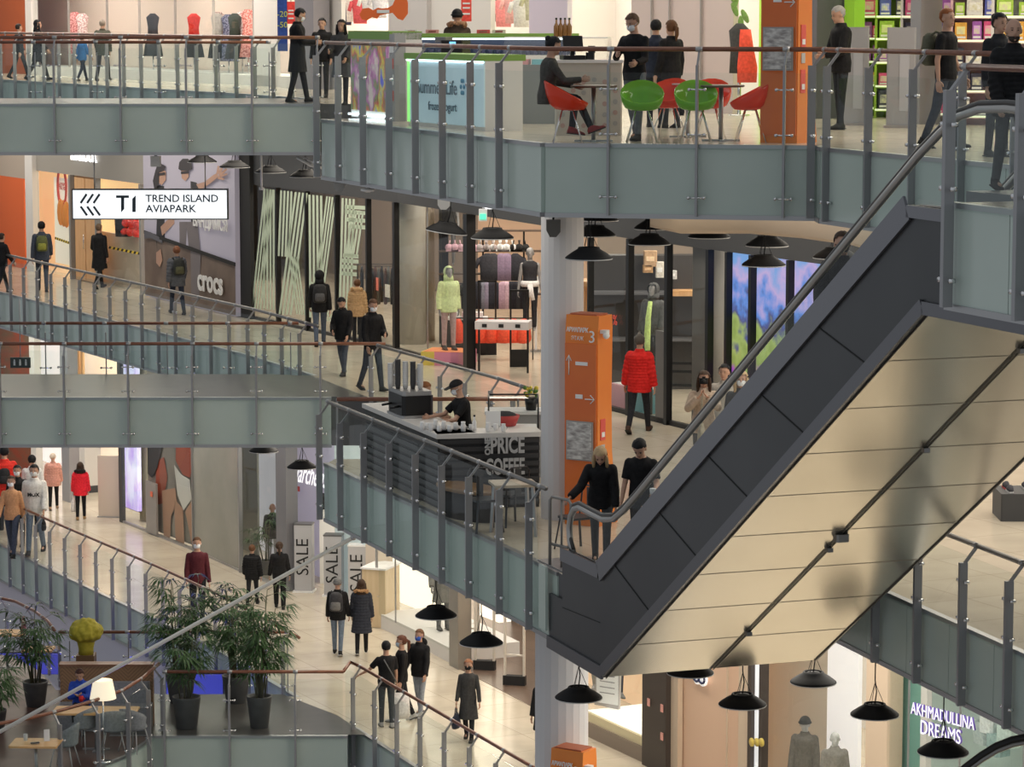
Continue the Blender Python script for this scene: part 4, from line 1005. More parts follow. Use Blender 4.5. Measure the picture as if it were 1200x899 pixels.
wtrim(225, 281, Z0, C0, .0, .05, m=noisy('grey_green_film', (.23, .235, .21), (.29, .29, .26), .6, .18))
mull(225, 0, C0, .02, .03, .06, STEEL); mull(281, 0, C0, .02, .06, .1, STEEL)
wglass(281, 324, Z0 + .06, C0)
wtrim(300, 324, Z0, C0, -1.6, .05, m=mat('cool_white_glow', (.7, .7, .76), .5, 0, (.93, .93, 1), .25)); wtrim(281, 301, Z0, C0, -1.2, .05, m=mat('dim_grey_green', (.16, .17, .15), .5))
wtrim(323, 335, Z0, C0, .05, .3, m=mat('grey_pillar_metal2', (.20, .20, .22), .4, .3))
wtrim(335, 392, Z0, C0, -1.4, .05, m=mat('lilac_wall', (.50, .47, .60), .5, 0, (.80, .74, 1), .12))  # wall's own lilac plus emission standing for light on it
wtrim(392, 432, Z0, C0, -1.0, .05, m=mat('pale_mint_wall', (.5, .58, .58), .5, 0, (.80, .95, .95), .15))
wtrim(428, 441, Z0, C0, -.3, .4, m=BEIGE)
# bright display window
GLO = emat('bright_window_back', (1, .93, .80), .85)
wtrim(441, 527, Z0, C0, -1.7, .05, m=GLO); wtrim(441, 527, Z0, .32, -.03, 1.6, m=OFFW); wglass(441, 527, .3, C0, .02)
mull(441, 0, C0, .03, .04, .05, STEEL); mull(463, .3, C0, .03, .02, .03, STEEL)
wtrim(526, 536.5, Z0, C0, .06, .3, m=mat('shop_pillar_steel', (.30, .285, .26), .35, .5))
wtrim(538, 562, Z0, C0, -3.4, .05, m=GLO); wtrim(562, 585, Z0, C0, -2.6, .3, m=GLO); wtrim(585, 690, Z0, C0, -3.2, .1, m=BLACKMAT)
a, b = wpt(538, 0, .0), wpt(660, 0, .0); a2, b2 = wpt(538, 0, -4), wpt(660, 0, -4)
struct('floor_shop_lower', MB().prism([(a.x, a.y), (b.x, b.y), (b2.x, b2.y), (a2.x, a2.y)], 0, .008), tiles('brown_shop_tiles', (.19, .13, .10), (.17, .12, .09), (.10, .07, .05), .9, .9, .3, -.47))
# right part of the lower floor
wtrim(688, 753, Z0, .45, .0, .05, m=mat('plinth_pale_yellow', (.70, .62, .40), .5)); wtrim(688, 753, Z0, .28, .04, .1, m=mat('plinth_brown_stone', (.24, .19, .15), .4))
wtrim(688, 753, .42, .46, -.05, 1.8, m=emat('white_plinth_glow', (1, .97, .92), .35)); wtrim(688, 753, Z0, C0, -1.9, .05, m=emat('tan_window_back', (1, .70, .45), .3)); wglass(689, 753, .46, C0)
wtrim(753, 781, Z0, C0, .12, .5, m=DARKW)
for y in (818, 826, 862): pass
wtrim(781, 795, Z0, C0, .02, .1, m=CREAM); wtrim(795, 853, Z0, C0, -.1, .1, m=PEACH); wtrim(853, 866, Z0, C0, -.1, .1, m=PEACH); wtrim(866, 881, Z0, C0, .0, .1, m=CREAM); mull(853, 0, C0, -.02, .02, .03, CREAM)
mull(882, 0, C0, .05, .10, .12, DARKW); wtrim(884, 893, Z0, C0, .03, .08, m=emat('lightbox_white', (.85, .88, .92), .5)); mull(895.5, 0, C0, .05, .12, .12, DARKW)
wtrim(898, 972, Z0, C0, -1.1, .1, m=BEIGE); wtrim(970, 1006, Z0, C0, -1.05, .08, m=emat('white_poster_glow', (.9, .86, .86), .45)); wtrim(1015, 1040, Z0, C0, .04, .3, m=CREAM)
wglass(898, 1015, .1, C0)
wtrim(1040, 1079, Z0, C0, -.4, .05, m=mat('aqua_wall', (.20, .42, .37), .4)); wglass(1040, 1065, .1, C0); wglass(1065, 1125, .1, C0); wglass(1125, 1200, .1, C0); wglass(1200, 1300, .1, C0)
wtrim(1079, 1300, Z0, C0, -1.6, .05, m=mat('pale_green_wall', (.42, .50, .46), .5, 0, (.85, 1, .93), .10))  # faint emission put into the wall for the lit shop behind the glass
wtrim(1079, 1086, Z0, C0, -.3, .1, m=OFFW)
for a in (1040, 1065, 1125, 1200): mull(a, 0, C0, .02, .02, .03, STEEL)
t = thing('wall_logo', 'small white cloud-shaped logo with dark blue outline on the peach wall', 'logo')
p = wpt(823, wz(823, 794, -.05), -.05); a0 = wang(823); q = MB(); q2 = MB(); dv = Vector((math.cos(a0), math.sin(a0), 0)); nv = Vector((dv.y, -dv.x, 0))
for dx_, r_ in ((-.09, .10), (.09, .10)):
    q.cyl(p + dv * dx_ + nv * .02, p + dv * dx_ + nv * .06, r_ + .035, n=20)
    q2.tube([p + dv * (dx_ + r_ * math.cos(a)) + nv * .07 + Vector((0, 0, r_ * .8 * math.sin(a))) for a in [2 * PI * i / 20 for i in range(21)]], .022, 6, caps=False)
q.build('white_backing', emat('logo_white_glow', (1, 1, 1), .5), t); q2.build('blue_outline', mat('logo_navy', (.02, .03, .10), .5), t)
t = thing('shop_sign', 'white two-line lit sign reading AKHMADULLINA DREAMS on tall glass', 'sign')
LET = mat('lit_letter_white', (.2, .2, .2), .5, 0, (.93, .90, 1), .95); LSD = mat('letter_side_violet', (.15, .10, .45), .5)
for tx, px, y, sz, fw in (('AKHMADULLINA', 1104, 839, .24, (1.35, .19)), ('DREAMS', 1102, 858, .30, (.85, .22))):
    p = wpt(px, wz(px, y, .35), .35)
    M = face_M(p, wang(px) + .15)
    text_mesh('letters', tx, sz, LET, t, M, .004, fit=fw); text_mesh('letter_backs', tx, sz, LSD, t, face_M(p + Vector((.03, .06, -.015)), wang(px) + .15), .015, fit=fw)
# ---- top floor
wtrim(-60, 29, Z2, C2, .0, .1, m=mat('dark_orange_wall', (.42, .09, .02), .5)); wtrim(29, 36, Z2, C2, .05, .2, m=OFFW)
PINKW = mat('pinkish_cream_wall', (.86, .70, .61), .6)
wtrim(36, 345, Z2, C2, -1.5, .06, m=PINKW); wtrim(36, 345, Z2, Z2 + .25, .05, 1.5, m=OFFW)
for a in (36, 80, 125, 163, 205, 250, 297): mull(a, Z2, C2, .0, .03, .06, mat('silver_frame', (.45, .43, .42), .4, .5))
for a, b in ((36, 80), (80, 125), (125, 163), (163, 205), (205, 250), (250, 297)): wglass(a, b, Z2 + .25, C2)
wtrim(297, 323, Z2, C2, .05, .1, m=OFFW)
wtrim(345, 367, Z2, C2, .3, .4, m=mat('pillar_lilac_grey', (.24, .23, .26), .5))
wtrim(367, 400, Z2, C2, -.2, .1, m=OFFW); wtrim(455, 500, Z2, C2, -.2, .1, m=mat('pillar_pale', (.58, .56, .56), .5))
wtrim(500, 575, Z2, C2, -.3, .1, m=OFFW); wtrim(620, 665, Z2, C2, -.3, .1, m=mat('lilac_white', (.66, .60, .74), .6)); wtrim(740, 860, Z2, C2, .0, .1, m=mat('cream_pink_panel', (.62, .52, .50), .5))
for a in (764, 785, 822): mull(a, Z2, C2, .04, .03, .04, mat('silver_frame', (.45, .43, .42), .4, .5))
wtrim(945, 958, Z2, C2, .1, .5, m=mat('pillar_dark_lilac', (.12, .12, .14), .5)); wtrim(958, 990, Z2, C2, -.4, .1, m=mat('entrance_dark_grey', (.10, .10, .12), .5))
wtrim(1068, 1080, Z2, C2, .1, .4, m=mat('pillar_metal_grey', (.30, .30, .32), .4, .3))
wtrim(990, 1002, Z2, C2, -.3, .2, m=mat('lime_frame', (.30, .62, .04), .5))
ORD = 'first second third fourth fifth sixth seventh eighth ninth tenth eleventh twelfth thirteenth fourteenth fifteenth sixteenth seventeenth eighteenth nineteenth twentieth twenty-first twenty-second twenty-third twenty-fourth'.split()
# ================================================================ HANGING LAMPS
LAMPM = mat('lamp_black_enamel', (.010, .010, .011), .6, spec=.2); LAMPIN = mat('lamp_white_rim', (.55, .55, .55), .4)
def lamp(px, y, z, ztop, label, group, d=.62, tilt=0):
    p = at(px, y, z); r = d / 2
    t = thing('pendant_lamp', label, 'lamp', p, 0, group)
    q = MB(); q.lathe([(r * .98, -.01), (r, .0), (r, .015), (r * .93, .035), (r * .70, .085), (r * .48, .125), (r * .44, .15), (r * .38, .15), (r * .37, .11), (r * .60, .07), (r * .88, .02), (r * .95, -.004)], (0, 0, 0), 32)
    q.f = q.f[:-2]; q.m = q.m[:-2]; q.sm = q.sm[:-2]; sh = q.build('shade', LAMPM, t, fix=False)
    q = MB(); q.tube([(r * .985 * math.cos(a), r * .985 * math.sin(a), -.002) for a in [2 * PI * i / 32 for i in range(33)]], .008, 6, caps=False); q.build('rim', LAMPIN, t)
    q = MB(); q.lathe([(.06, .05), (.09, .08), (.09, .14), (.03, .15)], (0, 0, 0), 14); q.build('lamp_holder', LAMPM, t)
    q = MB()
    for k in range(3): a = 2 * PI * k / 3; q.cyl((r * .35 * math.cos(a), r * .35 * math.sin(a), .16), (0, 0, .42), .004, n=5)
    q.build('suspension_wire', LAMPM, t)
    q = MB(); h = ztop - p.z; q.tube([(0, 0, .14), (.02, 0, .3), (0, 0, .45), (0, 0, h)], .008, 6); q.build('cord', LAMPM, t)
    t.rotation_euler.y = R_(tilt)
    return t
UG, LG = 'black pendant lamps under the top floor', 'black pendant lamps under the middle floor'
for px, y, z, lb, g, d, ti in (
    (523, 272, 10.3, 'tilted black pendant lamp above the striped-film shop, left of the exit sign', UG, .62, 8), (577, 279, 10.3, 'black pendant lamp in front of the sportswear shop entrance', UG, .62, 0),
    (690, 303, 10.35, 'lowest black pendant lamp right beside the white column, above the orange totem', UG, .62, 0), (697, 276, 10.3, 'black pendant lamp half hidden behind the white column', UG, .62, 0), (702, 258, 10.4, 'highest black pendant lamp tucked under the terrace right of the white column', UG, .6, 0),
    (767, 268, 10.3, 'upper black pendant lamp of the close pair above the man in the red jacket', UG, .62, 0), (761, 286, 10.2, 'lower black pendant lamp of the close pair above the man in the red jacket', UG, .62, 0),
    (831, 278, 10.25, 'black pendant lamp under the middle of the curved cream soffit', UG, .62, 0), (899, 288, 10.2, 'upper of two black pendant lamps above the video wall', UG, .62, 0),
    (895, 311, 10.0, 'lower of two black pendant lamps above the video wall', UG, .62, 0), (979, 302, 10.2, 'black pendant lamp seen through the escalator glass', UG, .62, 0),
    (237, 190, 10.15, 'first black pendant lamp under the top bridge, nearest the lit mall sign', UG, .68, 0), (275, 196, 10.15, 'second black pendant lamp under the top bridge, beside the poster edge', UG, .68, 0),
    (317, 202, 10.15, 'third black pendant lamp under the top bridge, over the striped film', UG, .68, 0), (358, 207, 10.15, 'fourth black pendant lamp under the top bridge, nearest the terrace corner', UG, .68, 0),
    (511, 722, 4.65, 'black pendant lamp in front of the bright display window', LG, .62, 0), (564, 754, 4.65, 'black pendant lamp in front of the steel pillar and shop entrance', LG, .62, 0),
    (678, 818, 4.65, 'black pendant lamp in front of the lower white column', LG, .62, 0), (870, 826, 4.65, 'black pendant lamp beside the narrow white lightbox', LG, .62, 0),
    (953, 800, 4.65, 'black pendant lamp above the two grey mannequins', LG, .62, 0), (1025, 838, 4.65, 'black pendant lamp in front of the beige wall left of the lit shop name', LG, .62, 0),
    (1105, 882, 4.65, 'black pendant lamp just under the lit white shop name', LG, .62, 0), (809, 789, 4.9, 'black pendant lamp mostly hidden by the escalator bottom near the cloud logo', LG, .62, 0),
    (309, 529, 4.35, 'black pendant lamp under the middle bridge above the two women in black', LG, .62, 0), (354, 548, 4.35, 'black pendant lamp in front of the white script shop name', LG, .62, 0)):
    lamp(px, y, z, (Z2 if g == UG else Z1) - .94, lb, g, d, ti)

# ================================================================ SIGNS AND SMALL FITTINGS
t = thing('hanging_sign', 'white lit hanging sign reading TREND ISLAND AVIAPARK with three chevrons', 'sign')
Ys = 57.6
a, b = atY(84.5, 257.5, Ys), atY(267, 221.5, Ys); wd = b.x - a.x; hh = b.z - a.z; cx_, cz = (a.x + b.x) / 2, (a.z + b.z) / 2
MB().box((cx_, Ys + .09, cz), (wd, .16, hh)).build('case', GREYDARK, t)
MB().box((cx_, Ys, cz), (wd - .05, .03, hh - .05)).build('lit_face', emat('sign_face_white', (.93, .97, 1), .95), t)
INK = mat('sign_ink', (.02, .04, .06), .5)
def sp(px, y): return atY(px, y, Ys - .03)
for i in range(3):
    x = 94.5 + i * 7.6; mb = MB(); mb.tube([sp(x + 7, 227.5), sp(x, 238)], .022, 4); mb.tube([sp(x, 242), sp(x + 7.5, 252.5)], .022, 4); mb.build('chevron', INK, t)
mb = MB(); mb.slabpoly([sp(136, 229), sp(151, 229), sp(151, 232), sp(145.5, 232), sp(145.5, 245), sp(141.8, 249), sp(141.8, 232), sp(136, 232)], (0, .01, 0)); mb.slabpoly([sp(155, 233), sp(159, 229), sp(159, 248.5), sp(155, 248.5)], (0, .01, 0)); mb.build('emblem', INK, t)
text_mesh('lettering', 'TREND ISLAND', .232, INK, t, face_M(sp(170.5, 232.5)), .004, 'LEFT', bold=.003, fit=(1.40, .145))
text_mesh('lettering', 'AVIAPARK', .232, INK, t, face_M(sp(170.5, 244.5)), .004, 'LEFT', bold=.003, fit=(.98, .145))
for px in (110, 240): MB().cyl((atY(px, 221, Ys).x, Ys + .09, cz + hh / 2 - .02), (atY(px, 221, Ys).x, Ys + .09, Z2 - .9), .012, n=6).build('hanger', STEEL, t)
t = thing('ceiling_box', 'small square white box under the top bridge above the lit mall sign', 'box'); p = atY(182.5, 189, 57.4)
MB().box((p.x, 57.4, p.z), (.19, .15, .2), ch=.01).build('casing', WHITE, t); MB().cyl((p.x, 57.4, p.z + .1), (p.x, 57.4, Z2 - .9), .03, n=8).build('mount', WHITE, t)
t = thing('white_pipe', 'thin white vertical pipe hanging under the top bridge', 'pipe'); p = atY(306.5, 221, 60)
MB().cyl((p.x, 60, p.z), (p.x, 60, Z2 - .9), .022, n=8).build('tube', WHITE, t); MB().cyl((p.x, 60, p.z - .03), (p.x, 60, p.z + .02), .05, n=10).build('end_collar', WHITE, t)
t = thing('steel_bracket', 'white angled steel lattice bracket at the corner under the top bridge', 'bracket'); q = MB()
P_ = [atY(x, y, 57.0) for x, y in ((348, 184.5), (364, 194), (378, 197))]; q.tube(P_, .03, 6); q.tube([atY(x, y, 57.0) for x, y in ((356, 184.5), (368, 190.5), (378, 191))], .02, 6); q.tube([P_[1], atY(368, 190, 57)], .02, 6); q.build('lattice', WHITE, t)
def speaker(label, px, y, Y, w_, h_, m=None, ceil=Z2 - .93):
    t = thing('ceiling_speaker', label, 'speaker'); p = atY(px, y, Y)
    q = MB(); q.slabpoly([(p.x - w_ / 2, Y, p.z + h_ / 2), (p.x + w_ / 2, Y, p.z + h_ / 2), (p.x + w_ / 2, Y, p.z - h_ * .2), (p.x + w_ * .2, Y, p.z - h_ / 2), (p.x - w_ * .25, Y, p.z - h_ / 2), (p.x - w_ / 2, Y, p.z - h_ * .1)], (0, .16, 0)); q.build('housing', m or mat('speaker_grey', (.32, .32, .32), .6), t)
    MB().cyl((p.x, Y + .08, p.z + h_ * .4), (p.x, Y + .08, ceil), .015, n=6).build('bracket', BLACK, t)
speaker('small light grey speaker under the terrace edge left of the striped film', 397.5, 218, 47.3, .17, .17)
speaker('light grey speaker under the terrace above the tilted pendant lamp', 520, 239, 44, .18, .17)
speaker('dark speckled speaker fixed high on the white column', 648.5, 268, 42.1, .20, .24, mat('speaker_dark', (.10, .10, .10), .6))
t = thing('security_camera', 'small white camera hanging under the terrace between two grey speakers', 'camera'); p = atY(431, 223, 46.2); q = MB(); q.lathe([(.02, .12), (.03, .03), (.11, .02), (.11, -.01), (.03, -.03)], p, 14); q.build('dome', WHITE, t)
MB().cyl(p + Vector((0, 0, .1)), (p.x, p.y, Z2 - .93), .015, n=6).build('stalk', WHITE, t)
t = thing('exit_sign', 'small green and white exit light under the terrace in front of the sportswear shop', 'sign'); p = atY(566, 252, 42.8)
MB().box((p.x, 42.8, p.z), (.12, .10, .17), ch=.02).build('case', WHITE, t); MB().box((p.x, 42.74, p.z - .02), (.09, .02, .08)).build('green_face', emat('exit_green', (.1, .8, .45), .9), t)
q = MB(); q.ball((p.x + .10, 42.85, p.z + .13), (.10, .07, .05), 12); q.build('lamp_head', emat('downlight_white', (1, 1, 1), 1.4), t)
MB().cyl((p.x, 42.8, p.z + .08), (p.x, 42.8, Z2 - .93), .012, n=6).build('bracket', STEEL, t)
# cream curved soffit under the top floor right of the column
q = MB(); rings = []
pts = [at(762, 254, 10.75), at(800, 262, 10.6), at(880, 262, 10.6), at(940, 267, 10.6), at(1000, 275, 10.6), at(1075, 292, 10.6)]
V = []
for i, p in enumerate(pts):
    for k in range(9):
        a = PI + PI * k / 8; V.append(p + Vector((.25 * math.cos(a) * (.3 if i in (1, 2, 3, 4, 5) else .1), .45 * math.cos(a), .12 * math.sin(a) - .02 + .3 * (1 if k in (0, 8) else 0))))
q.add(V, [[i * 9 + k, i * 9 + k + 1, (i + 1) * 9 + k + 1, (i + 1) * 9 + k] for i in range(len(pts) - 1) for k in range(8)] + [list(range(9)), list(range(45, 54))], 0, True)
struct('trim_soffit', q, CREAM)
# the long white rod
t = thing('white_rod', 'long thin white rod slanting across the palms and the cafe', 'rod')
e0, e1 = at(-8, 862, Z0 + 1.9), at(414, 630, Z1 - .98)
MB().tube([e0, e1], .032, 8).build('tube', mat('rod_white', (.75, .72, .66), .4), t); MB().ball(e1, .05, 8).build('end_joint', STEEL, t)
# washroom sign below the middle bridge rail
t = thing('washroom_sign', 'dark washroom sign with white figures seen between the middle bridge rails', 'sign'); p = atY(24, 425, 62)
MB().box((p.x, 62, p.z), (.42, .06, .22)).build('board', mat('sign_dark_green', (.02, .035, .03), .5), t)
for k, x in enumerate((-.12, 0, .12)):
    q = MB(); q.ball((p.x + x, 61.95, p.z + .055), .018, 6); q.box((p.x + x, 61.955, p.z - .01), (.04, .01, .09)); q.build('figure_symbol', WHITE, t)
MB().cyl((p.x, 62, p.z + .1), (p.x, 62, Z1 + 1.35), .01, n=6).build('hanger', STEEL, t)

# ================================================================ TOTEMS
TOT = noisy('totem_orange', (.80, .22, .03), (.86, .27, .04), .8, .22); TOTF = noisy('totem_front_orange', (.70, .15, .03), (.78, .20, .04), .8, .2)  # redder front panel has its shade put into the colour
WHT = mat('print_white', (.85, .85, .85), .5); PINKR = mat('sticker_pinkred', (.75, .10, .08), .5)
def totem(label, x, y, z, first):
    t = thing('information_totem', label, 'information totem', (x, y, z), R_(-33))
    H = 3.0; hw = .27
    prof = [(0, 0), (0, H * .9), (.03, H), (.38, H), (.40, H * .94), (.38, H * .6), (.40, H * .35), (.56, .0)]
    q = MB(); q.slabpoly([(-hw, d, zz) for d, zz in prof], (2 * hw, 0, 0)); q.build('body', TOT, t)
    q = MB(); q.box((0, -.012, 1.35), (2 * hw - .02, .025, 2.5)); q.build('front_panel', TOTF, t)
    q = MB(); q.box((0, .2, H + .01), (2 * hw - .1, .30, .02)); q.build('top_recess', mat('totem_recess', (.45, .12, .05), .6), t)
    F = lambda xx, zz: Matrix.Translation((xx, -.030, zz)) @ Matrix.Rotation(PI / 2, 4, 'X')
    text_mesh('lettering', 'АВИАПАРК', .088, WHT, t, F(-.05, H - .20), .003, bold=.003, fit=(.36, .07))
    text_mesh('lettering', '3', .24, WHT, t, F(.19, H - .30), .003)
    text_mesh('lettering', 'ЭТАЖ', .075, WHT, t, F(-.05, H - .32), .003, fit=(.20, .06))
    q = MB(); q.tube([(-.19, -.03, H - .85), (-.19, -.03, H - .58)], .008, 5); q.tube([(-.23, -.03, H - .65), (-.19, -.03, H - .57), (-.15, -.03, H - .65)], .008, 5); q.build('arrow', WHT, t)
    q = MB(); q.tube([(.08, -.03, H - 1.18), (.22, -.03, H - 1.18)], .008, 5); q.tube([(.17, -.03, H - 1.24), (.23, -.03, H - 1.18), (.17, -.03, H - 1.12)], .008, 5); q.build('arrow', WHT, t)
    q = MB(); q.box((.02, -.03, H - .68), (.2, .004, .05)); q.build('print_bar', WHT, t)
    q = MB(); q.box((-.02, -.03, H - 1.15), (.12, .004, .06)); q.build('print_bar', WHT, t)
    q = MB(); q.box((-.0, -.04, H - 1.78), (.44, .02, .56)); q.build('notice_frame', mat('notice_grey', (.35, .34, .33), .4), t)
    nb = noisy('notice_print', (.75, .74, .72), (.28, .26, .26), 7, .5, 0, (1, 1, 2.5), 0, 2)
    q = MB(); q.box((-.0, -.055, H - 1.78), (.40, .012, .52)); q.build('notice_sheet', nb, t)
    for zz in (H - 1.62, H - 2.2):
        q = MB(); q.box((hw + .004, .14, zz), (.01, .13, .30)); q.build('red_sticker', PINKR, t); q = MB(); q.box((hw + .011, .14, zz - .07), (.006, .08, .07)); q.build('sticker_print', WHT, t)
    q = MB(); q.box((hw + .004, .14, H - 1.9), (.01, .10, .13)); q.build('grey_sticker', mat('sticker_grey', (.5, .5, .5), .5), t)
    q = MB(); q.box((hw + .05, .10, H - .22), (.12, .10, .05), ch=.015); q.ball((hw + .09, .08, H - .27), .05, 10); q.build('camera_dome', WHITE, t)
    return t
totem('tall orange information totem numbered 3 in front of the white column', 0.98, 41.9, Z1, True)
totem('orange information totem on the yogurt terrace right of the red chair', at(913, 168, Z2).x, at(905, 168, Z2).y + .1, Z2, False)
totem('orange totem whose top just shows at the foot of the lower white column', .78, 42.0, Z0, False)

# ================================================================ COFFEE STAND
LOUV = mat('louvre_black', (.02, .02, .022), .5)
CL, CF, CR = Vector((-2.30, 46.75, 0)), Vector((-1.06, 43.30, 0)), Vector((.40, 43.55, 0))
ZC = Z1 + 1.10
t = thing('coffee_counter', 'black louvred coffee counter with white top and the words ONE PRICE COFFEE', 'counter')
def crun(a, b, depth, inner):
    d = (b - a).normalized(); n = Vector((-d.y, d.x, 0)) * inner
    q = MB(); q.slabpoly([a + Vector((0, 0, Z1)), b + Vector((0, 0, Z1)), b + n * depth + Vector((0, 0, Z1)), a + n * depth + Vector((0, 0, Z1))], (0, 0, 1.06)); q.build('cabinet', LOUV, t)
    q = MB()
    for i in range(9):
        z = Z1 + .08 + i * .115; q.bar(a - n * .015 + Vector((0, 0, z)), b - n * .015 + Vector((0, 0, z)), .03, .07)
    q.build('louvre', mat('louvre_edge', (.045, .045, .048), .4), t)
    q = MB(); e = d * .04; q.slabpoly([a - e - n * .06 + Vector((0, 0, ZC - .05)), b + e - n * .06 + Vector((0, 0, ZC - .05)), b + e + n * depth + Vector((0, 0, ZC - .05)), a - e + n * depth + Vector((0, 0, ZC - .05))], (0, 0, .07)); q.build('worktop', mat('worktop_white', (.68, .66, .63), .35), t)
crun(CL, CF, .55, 1); crun(CF, CR, .5, 1)
a0 = math.atan2(CR.y - CF.y, CR.x - CF.x); GT = mat('letter_grey_white', (.52, .52, .52), .5)
def cfp(px, y): return atY(px, y, 43.42) + Vector((0, -.10, 0))
text_mesh('lettering', 'PRICE', .42, GT, t, face_M(cfp(595, 520.5), a0), .008, bold=.012, fit=(.50, .25))
text_mesh('lettering', 'COFFEE', .42, GT, t, face_M(cfp(592, 545.5), a0), .008, bold=.012, fit=(.58, .25))
text_mesh('lettering', 'ONE', .17, GT, t, face_M(cfp(571.5, 522), a0, PI / 2), .008, bold=.008, fit=(.26, .09))
def onc(px, y, h=0.0): return at(px, y, ZC + .02 + h)
# coffee machine
t = thing('coffee_machine', 'black and steel espresso machine on the coffee counter', 'coffee machine', (-1.55, 45.35, ZC + .022), math.atan2(CF.y - CL.y, CF.x - CL.x) + PI)
MB().box((0, 0, .19), (.75, .5, .30), ch=.05).build('body', BLACK, t); MB().box((0, 0, .37), (.70, .46, .07), ch=.04).build('cup_tray', mat('silver_grey', (.38, .38, .38), .35, .6), t)
MB().box((-.0, 0, .02), (.78, .54, .04), ch=.04).build('drip_base', STEEL, t)
for s in (-.2, .2): MB().tube([(s, .25, .17), (s, .40, .15)], .018, 8).build('portafilter', BLACK, t)
MB().box((.42, 0, .22), (.09, .44, .34), ch=.03).build('side_cover', mat('silver_grey2', (.30, .30, .31), .35, .5), t)
# stacks of cups on and beside the machine
CUPW = mat('paper_cup_dark', (.05, .05, .055), .5); CUPS = mat('paper_cup_white', (.62, .62, .62), .5)
cup0 = None
def cups(px, y, h0, n, m, label, grp, r=.045):
    p = onc(px, y, h0); t = thing('cup_stack', label, 'cups', p, 0, grp)
    for i in range(n):
        q = MB(); q.lathe([(r * .7, i * .03), (r * .98, i * .03 + .085), (r, i * .03 + .09), (r * .92, i * .03 + .088)], (0, 0, 0), 12); q.build('cup', m, t)
    return t
k = 0
for i, (px, y, h, n, m) in enumerate(((466, 470, .42, 11, CUPS), (471, 468, .42, 13, CUPW), (476, 469, .42, 12, CUPS), (484, 468, .42, 12, CUPW), (490, 471, .42, 11, CUPS))):
    q = cups(px, y + 8, .43, n, m, ['pale paper cup stack, leftmost on the espresso machine', 'tall dark paper cup stack beside the leftmost pale one', 'pale paper cup stack in the middle on the espresso machine', 'dark green-grey paper cup stack on the espresso machine', 'pale cup stack nearest the red-haired barista'][i], 'cup stacks on the espresso machine')
    q.location = Vector((-1.86 + i * .115, 45.38 - .02 * i, ZC + .43))
cg = 'white cups along the front of the coffee counter'
for i, px in enumerate((495, 500, 505, 510, 515, 520, 527, 534, 543, 552, 572, 581, 590)):
    p = Vector((bx(px, 43.55) , 43.50 + (.15 if i % 2 else 0) + (0 if i > 3 else .1), ZC + .022))
    t = thing('coffee_cup', 'small white cup, %s from the left along the front of the coffee counter' % ORD[i], 'cup', p, 0, cg)
    q = MB(); h = (.14, .10, .12, .15, .09)[i % 5]; q.lathe([(.022, 0), (.034, .01), (.04, h * .6), (.03, h * .8), (.034, h), (.026, h - .005)], (0, 0, 0), 12); q.build('cup_body', WHITE, t)
    q = MB(); q.tube([(.035, 0, h * .3), (.06, 0, h * .45), (.034, 0, h * .6)], .006, 5); q.build('cup_handle', WHITE, t)
t = thing('bottle', 'white upright bottle on the counter in front of the barista in the cap', 'bottle', (bx(556, 43.7), 43.68, ZC + .022)); q = MB(); q.lathe([(.03, 0), (.034, .02), (.03, .12), (.012, .16), (.012, .2)], (0, 0, 0), 12); q.build('body', WHITE, t); MB().cyl((0, 0, .2), (0, 0, .225), .015, n=8).build('cap', BLACK, t)
# glass pastry case with red basket on the right end
t = thing('display_case', 'curved glass pastry case with dark frame on the right end of the coffee counter', 'display case', (.02, 44.35, Z1))
MB().box((0, 0, .52), (.75, .62, 1.03), ch=.02).build('base_cabinet', BLACK, t)
q = MB(); q.slabpoly([(-.37, -.3, 1.04), (-.37, .3, 1.04), (-.37, .3, 1.52), (-.37, .05, 1.5), (-.37, -.2, 1.36)], (.74, 0, 0)); q.build('glass_hood', SHOPGLASS, t)
q = MB()
for x in (-.37, .37): q.tube([(x, -.3, 1.04), (x, -.2, 1.36), (x, .05, 1.5), (x, .3, 1.53)], .013, 6)
q.tube([(-.37, .3, 1.53), (.37, .3, 1.53)], .013, 6); q.build('hood_frame', BLACK, t)
q = MB(); q.box((0, 0, 1.07), (.7, .5, .04)); q.build('tray', WHITE, t)
t = thing('red_basket', 'red basket with dark goods inside the glass pastry case', 'basket', (-.12, 44.35, Z1 + 1.1)); q = MB(); q.lathe([(.16, 0), (.22, .16), (.2, .16), (.15, .02)], (0, 0, 0), 16, sx=1.1, sy=.9); q.build('bowl', mat('basket_red', (.55, .03, .02), .5), t); MB().ball((0, 0, .15), (.19, .15, .07), 10).build('filling', BLACKMAT, t)
t = thing('price_card', 'small white menu card standing on the coffee counter beside the pastry case', 'card', (bx(578, 44.0), 44.0, ZC + .022)); MB().box((0, 0, .12), (.22, .02, .24)).build('card', WHITE, t); MB().box((0, .03, .01), (.2, .1, .02)).build('foot', STEEL, t)
# back counter stuff behind the column left
t = thing('back_counter', 'pale back counter with flowers and cards behind the pastry case', 'counter', (.35, 46.6, Z1)); MB().box((0, 0, .5), (1.5, .5, 1.0), ch=.02).build('cabinet', mat('counter_grey', (.3, .3, .3), .5), t); MB().box((0, 0, 1.02), (1.56, .56, .05), ch=.02).build('worktop', WHITE, t)
t = thing('flower_pot', 'dark pot of green and yellow flowers on the pale back counter', 'flowers', (.30, 46.5, Z1 + 1.05)); q = MB(); q.lathe([(.08, 0), (.11, .2), (.09, .2)], (0, 0, 0), 14); q.build('pot', BLACK, t)
q = MB(); rr = random.Random(4)
for i in range(24): q.ball((rr.uniform(-.1, .1), rr.uniform(-.1, .1), .22 + rr.uniform(0, .14)), rr.uniform(.02, .04), 6, i % 2)
q.build('flowers', [mat('leaf_green', (.10, .22, .04), .6), mat('flower_yellow', (.75, .60, .08), .6)], t)

